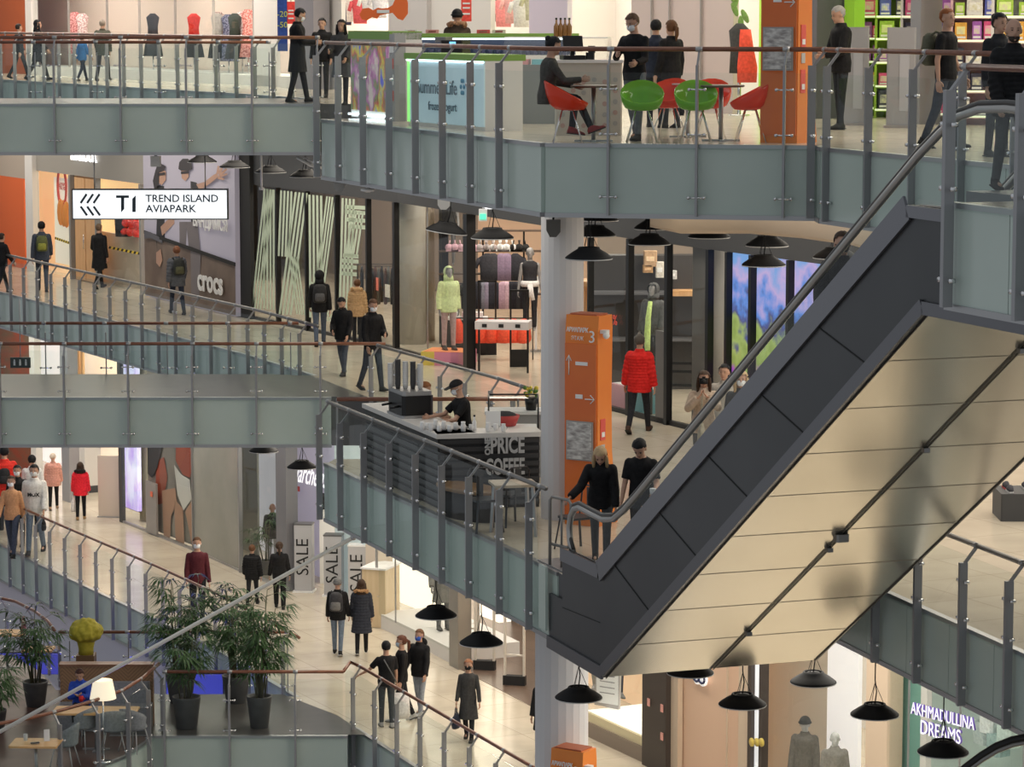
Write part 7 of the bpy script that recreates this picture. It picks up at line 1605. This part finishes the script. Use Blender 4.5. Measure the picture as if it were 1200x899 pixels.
# palms
LEAF = noisy('palm_leaf', (.035, .085, .028), (.07, .14, .045), 5, .45); STEMM = mat('cane_stem', (.10, .10, .05), .7); POT = noisy('dark_plant_pot', (.055, .055, .058), (.075, .075, .078), 6, .5)
def palm(label, px, y, Y, ph, pr, top, spread, n, seed, leaf=.40, name='potted_palm'):
    p = fp(px, y, 0) if Y is None else Vector((bx2(px, Y, 0), Y, 0)); n = int(n * .8); t = thing(name, label, 'plant', p, 0, None)
    q = MB(); q.lathe([(pr * .68, 0), (pr * .72, .01), (pr, ph * .95), (pr * 1.02, ph), (pr * .9, ph), (pr * .88, ph - .06), (.01, ph - .06)], (0, 0, 0), 24); q.build('pot', POT, t)
    q = MB(); q.lathe([(pr * .87, ph - .06), (pr * .5, ph - .03), (.01, ph - .03)], (0, 0, 0), 16); q.build('soil', mat('soil', (.03, .02, .015), .9), t)
    rr = random.Random(seed); st = MB(); fo = MB()
    for i in range(n):
        a = rr.uniform(0, 2 * PI); r0 = rr.uniform(0, pr * .6); h = ph + (top - ph) * (.30 + .70 * (i + 1) / n) ; rs = spread * rr.uniform(.15, .75)
        b0 = Vector((r0 * math.cos(a), r0 * math.sin(a), ph - .03)); b1 = Vector((rs * math.cos(a), rs * math.sin(a), h))
        st.tube([b0, (b0 + b1) / 2 + Vector((0, 0, .08)), b1], [.013, .010, .007], 5)
        for lvl in range(4):
            o_ = b1 + (b0 - b1) * (.12 * lvl); az = a + rr.uniform(-1.5, 1.5) + lvl * 1.7
            pe = o_ + Vector((math.cos(az), math.sin(az), .35)) * leaf * .55
            st.tube([o_, pe], [.006, .004], 4)
            for k in range(8):
                aa = az + (k - 3.5) * .30; dr = rr.uniform(-.55, .05); d_ = Vector((math.cos(aa), math.sin(aa), dr)).normalized(); L_ = leaf * rr.uniform(.75, 1.1); s_ = d_.cross(Vector((0, 0, 1))).normalized() * leaf * .062
                m_ = pe + d_ * L_ * .5 + Vector((0, 0, .03)); e_ = pe + d_ * L_ + Vector((0, 0, -.06)); 
                fo.add([pe, m_ + s_, e_, m_ - s_, m_ + Vector((0, 0, -.008))], [[0, 1, 4], [1, 2, 4], [0, 4, 3], [4, 2, 3]], 0, False)
    st.build('stems', STEMM, t); fo.build('foliage', LEAF, t, fix=False)
    return t
palm('bushy palm in a dark pot behind the bridge rail, left of the blue light', 212, None, 57.9, .60, .30, 2.45, .75, 26, 21)
palm('smaller dark-potted palm standing in front of the bushy left palm', 219, None, 55.75, .62, .27, 1.95, .45, 12, 22)
palm('bushy palm in a dark pot behind the bridge rail, middle of the group', 277, None, 57.9, .55, .28, 2.3, .65, 24, 23)
palm('tall palm with bare canes in a dark pot nearest the bridge rail', 304, None, 55.8, .62, .24, 2.6, .55, 24, 24)
palm('leafy plant in a dark pot among the tables at the far left', 42, None, 57.6, .5, .25, 1.9, .6, 16, 25)
palm('green plant just inside the left picture edge in the cafe', -4, None, 55.6, .4, .2, 1.2, .4, 12, 26)
palm('green plant beside the mannequins in the white shop left of the grey pillar', 311, None, wpt(311, 0, -.4).y, .35, .16, 1.5, .35, 7, 27, .30)
# pit glow; the panels are added to show blue light in the opening
area_light('pit_blue_light', (-6.3, 60.9, -5.5), 3.0, 2.0, 260, (.10, .10, 1), (PI, 0, 0))
area_light('pit_fill_light', (-12, 60, -1), 6, 3, 250, (.85, .82, 1))
for x, y, z, sx, lb in ((228, 803, -2.2, .7, 'blue lit panel in the opening behind the palms'), (10, 778, -1.5, 1.3, 'blue lit screen in the opening at the far left below the tables')):
    Y = 62.2 if x > 100 else 64.5; p = atY(x, y, Y)
    t = thing('blue_screen', lb, 'light panel', p); MB().box((0, 0, 0), (sx * 1.7, .08, .45)).build('lit_face', mat('blue_glow_panel', (.05, .06, .35), .4, 0, (.12, .13, 1), .28), t); MB().box((0, .08, 0), (sx * 1.76, .08, .5)).build('housing', GREYDARK, t); MB().cyl((0, .1, -.2), (0, .1, -7.4 - p.z), .06, n=10).build('stand', GREYDARK, t)
# ================================================================ THE PEOPLE
BK = (.008, .008, .0095); BK2 = (.016, .017, .021); NAVY = (.02, .026, .045); JEAN = (.05, .07, .11); LJEAN = (.16, .20, .27); GRY = (.10, .105, .115)
WALK = dict(legs=((22, 6), (-16, 14)), arms=((-14, 9, 14), (18, 9, 22)))
WALK2 = dict(legs=((-14, 16), (20, 5)), arms=((16, 9, 22), (-14, 9, 14)))
STAND = dict(legs=((2, 0), (-3, 2)), arms=((4, 9, 16), (2, 9, 12)))
PHONE = dict(legs=((3, 0), (-3, 3)), arms=((25, 10, 75, 40), (22, 10, 80, 40)), head=(25, 0))
def P(label, px, yh, yf, z, face, top, legc=BK2, Y=None, H=None, **k):
    p = at(px, yf, z) if Y is None else Vector((bx2(px, Y, z), Y, z))
    if H is None: H = atY(px, yh, p.y).z - z
    return person(label, p.x, p.y, z, face, H, top, legc, **k)
BR_ = (.10, .045, .02); BRN = (.045, .025, .015); RED_ = (.22, .07, .02); BLOND = (.45, .32, .18); GREYH = (.30, .29, .28); WM = (.72, .74, .78)
# ---- top floor
P('woman in a long black coat walking left along the upper-left gallery', 45, 22, 0, Z2, -80, ('coat', BK), BK2, Y=76.5, hair='long', hairc=BK, female=True, pose=WALK, shoe=BK)
P('person in dark clothes at the far upper-left edge beside the orange wall', 23, 27, 0, Z2, -60, ('jacket', BK2), BK2, Y=79, hair='short', pose=WALK2)
P('person in a bright blue jacket walking behind the upper-left gallery rail', 97, 40, 0, Z2, -40, ('jacket', (.02, .12, .32)), NAVY, Y=76.0, hair='short', hairc=BRN, pose=WALK)
P('man in a dark olive jacket seen from behind on the upper-left gallery', 121, 22, 0, Z2, -10, ('puffer', (.05, .052, .038)), BK2, Y=76.0, hair='buzz', hairc=(.2, .17, .14), pose=WALK2)
r, g = P('man in a long black coat and white mask reading his phone on the top bridge', 349, 9, 122, Z2, -85, ('coat', BK), BK2, Y=57.3, hair='short', hairc=BK, mask=WM, pose=dict(legs=((14, 4), (-8, 6)), arms=((18, 8, 70, 30), (20, 8, 72, 30)), head=(22, 0)))
p_ = wpos(r, (g.wr[1] + g.wr[0]) / 2 + Vector((0, .10, .02))); t = thing('mobile_phone', 'dark phone held by the man in the long black coat on the top bridge', 'phone', p_, r.rotation_euler.z); q = MB(); q.box((0, 0, 0), (.075, .15, .012), ch=.01); q.build('body', BLACK, t); MB().box((0, 0, .008), (.065, .13, .002)).build('screen', emat('phone_screen', (.5, .6, .8), .4), t)
P('man in a black jacket whose head shows behind the top bridge corner', 378, 22, 0, Z2, 170, ('jacket', BK), BK2, Y=60.5, hair='short', hairc=BK, pose=STAND)
P('smiling dark-haired woman in a dark coat beside the coloured poster cabinet', 401, 24, 0, Z2, 165, ('coat', (.045, .045, .045)), BK2, Y=55.5, hair='long', hairc=BK, female=True, pose=dict(legs=((3, 0), (-3, 2)), arms=((15, 8, 40), (25, 8, 60))))
P('person with a black hat and brown fur hood behind the kiosk fridges', 536, 12, 0, Z2, 0, ('jacket', (.05, .035, .025)), BK2, Y=51.5, hair='beanie', hairc=BK, pose=STAND, extras=(('fur', (.30, .17, .10)),))
r, g = P('woman with a dark bun sitting in the red chair with crossed legs', 640, 0, 0, Z2, -80, ('sweater', (.055, .055, .05)), BK2, Y=39.25, H=1.66, hair='bun', hairc=BK, female=True, shoe=(.25, .03, .03), pose=dict(lean=6, legs=((88, 95), (86, 60)), arms=((25, 8, 55), (35, 8, 60)), head=(12, 0), sit=.58))
P('young man in a black sweater and white mask checking his phone between the chairs', 743, 16, 165, Z2, 150, ('sweater', BK), (.15, .16, .19), hair='short', hairc=(.10, .06, .035), mask=WM, pose=dict(legs=((4, 0), (-10, 12)), arms=((20, 10, 60, 10), (30, 10, 70, 40)), head=(22, -10)))
P('person with short black hair seen from behind at the till counter', 768, 24, 0, Z2, 5, ('jacket', NAVY), BK2, Y=44.6, hair='short', hairc=BK, pose=STAND)
r, g = P('woman with a brown ponytail and a shoulder bag beside the dark-haired customer', 786, 25, 0, Z2, 35, ('jacket', BK), BK2, Y=44.2, hair='pony', hairc=BR_, female=True, pose=STAND)
carrier(r, g, 1, 'small black shoulder bag of the woman with the ponytail', BK, 'shoulder_bag', .24, .2, .1, .3)
P('elderly man with glasses and a black jacket standing right of the upper orange totem', 984, 7, 152, Z2, 110, ('jacket', BK), BK2, hair='buzz', hairc=GREYH, pose=dict(legs=((3, 0), (-3, 2)), arms=((15, 8, 60, 40), (15, 8, 60, 40)), head=(18, 0)))
r, g = P('red-haired man in a black T-shirt with an olive backpack on the top floor', 1107, 10, 174, Z2, -120, ('tshirt', BK), (.04, .05, .07), hair='buzz', hairc=RED_, pose=dict(legs=((10, 4), (-12, 10)), arms=((6, 10, 22), (-6, 12, 14)), head=(0, -20)))
backpack(r, g, 'olive backpack worn by the red-haired man in the black T-shirt', (.10, .10, .07))
P('woman with dark hair looking past the bald man at the right edge', 1168, 17, 0, Z2, -150, ('jacket', BK2), BK2, Y=35.2, hair='bun', hairc=BK, female=True, pose=STAND)
P('bald bearded man in a black puffer jacket coming to the escalator head', 1184, 22, 0, Z2, -165, ('puffer', BK), (.06, .065, .07), Y=28.6, hair='none', beard=(.04, .03, .025), pose=dict(legs=((10, 3), (-8, 8)), arms=((5, 10, 15), (10, 10, 20)), head=(0, -15)))
# ---- middle floor
P('person in black cut by the left picture edge on the middle gallery', 3, 272, 0, Z1, -40, ('jacket', BK), BK2, Y=77.8, hair='short', pose=WALK)
r, g = P('man in a dark blue jacket with an olive backpack walking past the yellow window', 50, 258, 0, Z1, 10, ('jacket', (.045, .055, .08)), NAVY, Y=78.3, hair='short', hairc=BK, pose=WALK)
backpack(r, g, 'olive and black backpack of the man passing the warm yellow window', (.10, .11, .04), (.25, .26, .05))
r, g = P('balding man in a black coat carrying a jacket, walking below the hanging sign', 117, 261, 338, Z1, -25, ('coat', BK), BK, hair='buzz', hairc=(.12, .08, .05), pose=dict(legs=((20, 5), (-18, 16)), arms=((5, 12, 60, 10), (-8, 10, 20))))
carrier(r, g, 0, 'dark folded jacket carried by the balding man in the black coat', (.03, .035, .045), 'folded_jacket', .42, .45, .16, .02)
r, g = P('red-haired person in a grey puffer jacket passing the large figure poster', 208, 287, 0, Z1, 20, ('puffer', (.10, .105, .12)), NAVY, Y=72.2, hair='short', hairc=(.20, .08, .04), pose=WALK)
backpack(r, g, 'black backpack on the person in the grey puffer jacket', (.03, .032, .03), (.09, .09, .05))
r, g = P('person in a black hooded jacket with an orange-red hem passing the striped film', 375, 316, 405, Z1, 5, ('jacket', BK), (.07, .09, .13), hair='none', extras=('hoodup',), pose=WALK2)
backpack(r, g, 'black backpack with grey print on the person in the black hooded jacket', (.02, .02, .022), (.08, .08, .085))
t = thing('orange_jacket_hem', 'orange-red hem', 'clothing'); bpy.data.objects.remove(t)
P('person in a tan fur-collared coat with back turned behind the two men', 419, 328, 0, Z1, -10, ('puffer', (.42, .27, .14)), BK2, Y=65.5, hair='short', hairc=BR_, female=True, pose=STAND, extras=(('fur', (.50, .33, .18)),))
P('bearded man in a black jacket looking down, left of the pair on the middle walkway', 402, 347, 440, Z1, 160, ('jacket', BK), (.05, .06, .08), hair='short', hairc=BK, beard=(.03, .02, .015), pose=dict(legs=((14, 5), (-12, 12)), arms=((10, 9, 30), (15, 9, 50, 30)), head=(28, 0)))
P('man in a black jacket and pale mask walking right of the bearded man', 437, 350, 458, Z1, -140, ('jacket', BK), (.035, .04, .055), hair='short', hairc=(.09, .045, .025), mask=WM, pose=dict(legs=((12, 3), (-14, 12)), arms=((15, 9, 70, 40), (4, 9, 20)), head=(15, -20)))
P('man in a bright red puffer jacket walking towards the glass shopfront', 749, 390, 507, Z1, -18, ('puffer', (.55, .015, .012)), BK2, hair='short', hairc=(.07, .06, .05), shoe=(.06, .03, .02), pose=dict(legs=((-20, 14), (20, 4)), arms=((2, 14, 12), (-4, 12, 10))))
P('barista in a black cap and black printed T-shirt working behind the counter', 545, 444, 0, Z1, 110, ('tshirt', BK), BK2, Y=44.95, hair='cap', hairc=BK, mask=WM, pose=dict(lean=8, arms=((35, 10, 45, 20), (45, 10, 40, 20)), head=(15, 0)))
P('red-haired barista partly hidden behind the espresso machine', 489, 447, 0, Z1, -100, ('tshirt', BK), BK2, Y=46.4, hair='short', hairc=(.25, .10, .04), mask=WM, female=True, pose=dict(lean=10, arms=((30, 8, 50), (30, 8, 50)), head=(15, 0)))
P('blonde woman in a black sweater holding the rubber handrail at the escalator foot', 704, 522, 0, Z1, 175, ('hoodie', BK), (.05, .055, .06), Y=39.0, hair='long', hairc=BLOND, female=True, H=1.64, pose=dict(lean=14, legs=((16, 6), (-10, 10)), arms=((6, 8, 14), (30, 22, 25, -10)), head=(32, 0)))
r, g = P('dark-haired man in a black T-shirt with a cup at the escalator foot', 752, 508, 0, Z1, 165, ('tshirt', BK), BK2, Y=38.75, hair='short', hairc=BK, pose=dict(lean=8, legs=((14, 8), (-6, 8)), arms=((20, 14, 55, 10), (6, 10, 14)), head=(38, 0)))
p_ = wpos(r, g.wr[0] + g.fd[0] * .08 + Vector((0, .04, .03))); t = thing('paper_cup', 'pale paper cup held by the man in the black T-shirt at the escalator', 'cup', p_); q = MB(); q.lathe([(.03, -.05), (.042, .05), (.038, .05)], (0, 0, 0), 12); q.build('cup_body', CUPS, t); MB().lathe([(.043, .05), (.043, .06), (.035, .065)], (0, 0, 0), 12).build('lid', WHITE, t)
r, g = P('brown-haired woman in a beige coat raising a camera behind the escalator handrail', 824, 436, 0, Z1, 175, ('jacket', (.42, .34, .27)), (.10, .10, .10), Y=45.6, hair='long', hairc=BRN, female=True, pose=dict(legs=((3, 0), (-3, 0)), arms=((55, 12, 95, 50), (50, 14, 100, 50))))
t = thing('camera', 'black camera held to the face of the brown-haired woman in beige', 'camera', wpos(r, g.hc + Vector((0, .13, -.01)))); MB().box((0, 0, 0), (.13, .07, .09), ch=.02).build('body', BLACK, t); MB().cyl((0, -.03, 0), (0, -.10, 0), .035, n=14).build('lens', BLACKMAT, t); MB().box((0, 0, .055), (.05, .05, .03), ch=.01).build('viewfinder', BLACK, t)
carrier(r, g, 1, 'pale patterned tote bag on the arm of the woman with the camera', (.34, .31, .24), 'tote_bag', .42, .45, .12, .45)
r, g = P('person with long hair in a pale grey coat beside the woman with the camera', 848, 428, 0, Z1, 160, ('jacket', (.40, .37, .33)), (.10, .10, .10), Y=46.6, hair='short', hairc=BK, pose=STAND)
P('fair-haired woman in a white mask and dark coat under the video wall', 868, 436, 0, Z1, 170, ('coat', (.05, .05, .052)), BK2, Y=45.2, hair='long', hairc=BLOND, female=True, mask=WM, pose=STAND)
# on the escalator
tE = 5.0; st = esc(tE, 0, .75); zst = 6.3 + (int(tE / .40) + .35) * .40 * SL
r, g = person('man in a black coat and black mask riding the near escalator', st.x, st.y, min(zst, Z2), 185, 1.78, ('coat', BK), BK2, 'short', BRN, BK, BK, dict(legs=((4, 0), (-2, 0)), arms=((8, 9, 20), (20, 20, 35)))), None
# shop assistant
P('shop assistant in a blue shirt standing by the wooden table behind the glass', 727, 287, 0, Z1, -30, ('tshirt', (.03, .05, .25)), BK2, Y=59.6, H=1.9, hair='short', hairc=(.3, .28, .26), pose=dict(lean=10, arms=((30, 8, 40), (10, 8, 15)), head=(25, 0)))
# ---- lower floor
r, g = P('person in a red puffer jacket seen from behind at the lower-left edge', 7, 521, 0, Z0, 8, ('puffer', (.62, .03, .02)), BK2, Y=77.5, hair='short', hairc=BK, pose=WALK)
backpack(r, g, 'black backpack on the person in the red puffer jacket at the left edge', (.02, .02, .022))
P('woman in a tan top and mask walking at the lower-left picture edge', 15, 556, 0, Z0, 175, ('sweater', (.50, .26, .13)), (.05, .06, .09), Y=74.0, hair='short', hairc=BRN, female=True, mask=WM, pose=WALK)
P('person in black with a pale mask behind the woman in the tan top', 22, 546, 0, Z0, 178, ('jacket', BK), BK2, Y=75.5, hair='short', hairc=BK, mask=WM, pose=STAND)
r, g = P('person in a white sweatshirt with black letters and blue jeans', 42, 543, 0, Z0, 178, ('hoodie', (.62, .61, .59)), (.14, .18, .25), Y=74.4, hair='short', hairc=BK, mask=(.6, .6, .6), pose=WALK2)
text_mesh('printed_letters', 'MOX', .13, BLACKMAT, r, Matrix.Translation((0, g.P.y + .175, g.P.z + .36)) @ Matrix.Rotation(PI, 4, 'Z') @ Matrix.Rotation(PI / 2, 4, 'X'), .004, bold=.006)
carrier(r, g, 0, 'black bag hanging from the hand of the person in the white sweatshirt', BK, 'black_bag', .28, .26, .1, .12)
P('person in a white jacket with back turned behind the white sweatshirt', 39, 534, 0, Z0, 0, ('jacket', (.66, .66, .66)), BK2, Y=77.6, hair='short', hairc=BK, pose=STAND)
P('woman in a dusty pink puffer jacket and cream knitted hat', 63, 531, 597, Z0, 5, ('puffer', (.60, .30, .24)), BK, hair='beanie', hairc=(.62, .54, .44), female=True, pose=dict(legs=((-12, 10), (16, 4)), arms=((10, 9, 30), (5, 9, 20))), shoe=(.30, .20, .13))
r, g = P('woman in a bright red long puffer coat with black fur hood edge walking away', 95, 542, 609, Z0, 2, ('puffer', (.70, .02, .035)), BK, hair='long', hairc=BRN, female=True, shoe=(.40, .26, .12), pose=dict(legs=((-6, 6), (10, 3)), arms=((2, 9, 15), (4, 9, 20))), extras=(('fur', (.02, .02, .02)),))
carrier(r, g, 0, 'white plastic carrier bag held by the woman in the bright red coat', (.68, .66, .66), 'carrier_bag', .32, .36, .12, .1)
P('balding man in a maroon sweater and white mask walking towards the palms', 232, 629, 0, Z0, -175, ('sweater', (.085, .015, .022)), BK2, Y=65.6, hair='buzz', hairc=BR_, mask=WM, pose=dict(legs=((14, 4), (-12, 14)), arms=((4, 9, 10), (6, 9, 30))))
P('brown-haired person in a black puffy jacket walking away, left of the pair', 296, 638, 709, Z0, -8, ('puffer', BK), BK2, hair='short', hairc=BR_, pose=dict(legs=((-12, 10), (16, 4)), arms=((8, 12, 20), (-8, 12, 14))))
P('woman in a black jacket and black cropped trousers walking away, right of the pair', 328, 635, 713, Z0, 5, ('jacket', BK), BK, hair='pony', hairc=BRN, female=True, legw=.012, pose=dict(legs=((14, 4), (-10, 8)), arms=((6, 12, 14), (2, 12, 14))))
r, g = P('person in a grey beanie, black jacket and blue jeans with a patterned backpack', 396, 678, 767, Z0, -5, ('jacket', BK), (.14, .18, .24), hair='beanie', hairc=(.14, .14, .14), pose=dict(legs=((10, 3), (-12, 10)), arms=((4, 10, 14), (8, 10, 16))), extras=('whitesole',))
backpack(r, g, 'black and white patterned backpack of the person in the grey beanie', (.04, .04, .045), (.16, .16, .16))
P('person in a long navy padded coat with a tan fur-trimmed hood', 424, 679, 766, Z0, 0, ('longpuffer', (.028, .032, .045)), BK, hair='long', hairc=BRN, female=True, pose=dict(legs=((-14, 12), (14, 4)), arms=((8, 9, 16), (4, 9, 12))), extras=(('fur', (.38, .22, .11)), 'whitesole'))
r, g = P('person in a black T-shirt with a cross strap touching the brown handrail', 453, 752, 852, Z0, 15, ('tshirt', BK), (.045, .05, .055), hair='short', hairc=BK, shoe=(.35, .34, .33), pose=dict(legs=((4, 0), (-6, 2)), arms=((28, 32, 20, -10), (4, 9, 14))))
p0_, p1_ = g.neck + Vector((-.08, -.16, -.06)), g.P + Vector((.17, -.15, .02)); o = MB().tube([p0_, (p0_ + p1_) / 2 + Vector((0, -.02, 0)), p1_], .012, 6).build('cross_strap', cmat((.16, .16, .16)), r)
r, g = P('woman with a red-brown ponytail, pale mask and black top', 471, 745, 845, Z0, 100, ('sweater', BK), BK2, hair='pony', hairc=(.10, .035, .02), female=True, mask=(.45, .55, .65), shoe=(.5, .5, .5), pose=dict(legs=((12, 3), (-12, 10)), arms=((2, 8, 10), (8, 8, 15))))
carrier(r, g, 0, 'white plastic carrier bag held by the woman with the ponytail', (.70, .68, .67), 'carrier_bag', .42, .50, .14, .1)
P('man in a black hooded jacket, blue mask and pale jeans beside the ponytail woman', 492, 738, 838, Z0, 150, ('jacket', BK), (.28, .31, .36), hair='short', hairc=BR_, mask=(.03, .10, .45), extras=('hood',), pose=dict(legs=((10, 3), (-8, 8)), arms=((14, 10, 12), (12, 14, 18))), shoe=(.4, .4, .4))
r, g = P('short-haired woman in a charcoal and grey patterned dress and black mask, walking', 549, 773, 868, Z0, 170, ('dress', (.045, .045, .047)), BK2, hair='short', hairc=(.28, .12, .06), female=True, mask=BK, pose=dict(legs=((10, 3), (-12, 10)), arms=((4, 12, 14), (2, 10, 16))))
carrier(r, g, 1, 'dark navy handbag held by the woman in the patterned dress', (.02, .026, .045), 'handbag', .38, .26, .14, .14)
P('person in black half hidden behind the lower white column', 637, 790, 0, Z0, 160, ('coat', BK), BK2, Y=53.5, hair='short', hairc=(.30, .14, .07), pose=STAND)
P('person in a bright blue jacket sitting at the booth table with a red cup', 96, 800, 0, Z0, 180, ('jacket', (.02, .06, .36)), BK2, Y=55.5, H=1.58, hair='short', hairc=(.05, .02, .015), female=True, pose=dict(lean=14, legs=((85, 88), (85, 88)), arms=((35, 6, 80, 50), (35, 6, 80, 50)), head=(15, 0), sit=.52))
t = thing('red_cup', 'red cup in the hands of the person in the bright blue jacket', 'cup', atY(95, 819, 55.05)); MB().lathe([(.035, -.05), (.045, .05), (.04, .05)], (0, 0, 0), 14).build('cup_body', cmat((.6, .03, .03), .4), t); MB().tube([(.04, 0, .03), (.07, 0, 0), (.04, 0, -.03)], .008, 6).build('cup_handle', cmat((.6, .03, .03), .4), t)
P('person with dark hair behind the glass left of the lower orange display, half seen', 704, 330, 0, Z1, 150, ('jacket', BK2), BK2, Y=58.0, H=1.5, hair='short', hairc=BK, pose=STAND)
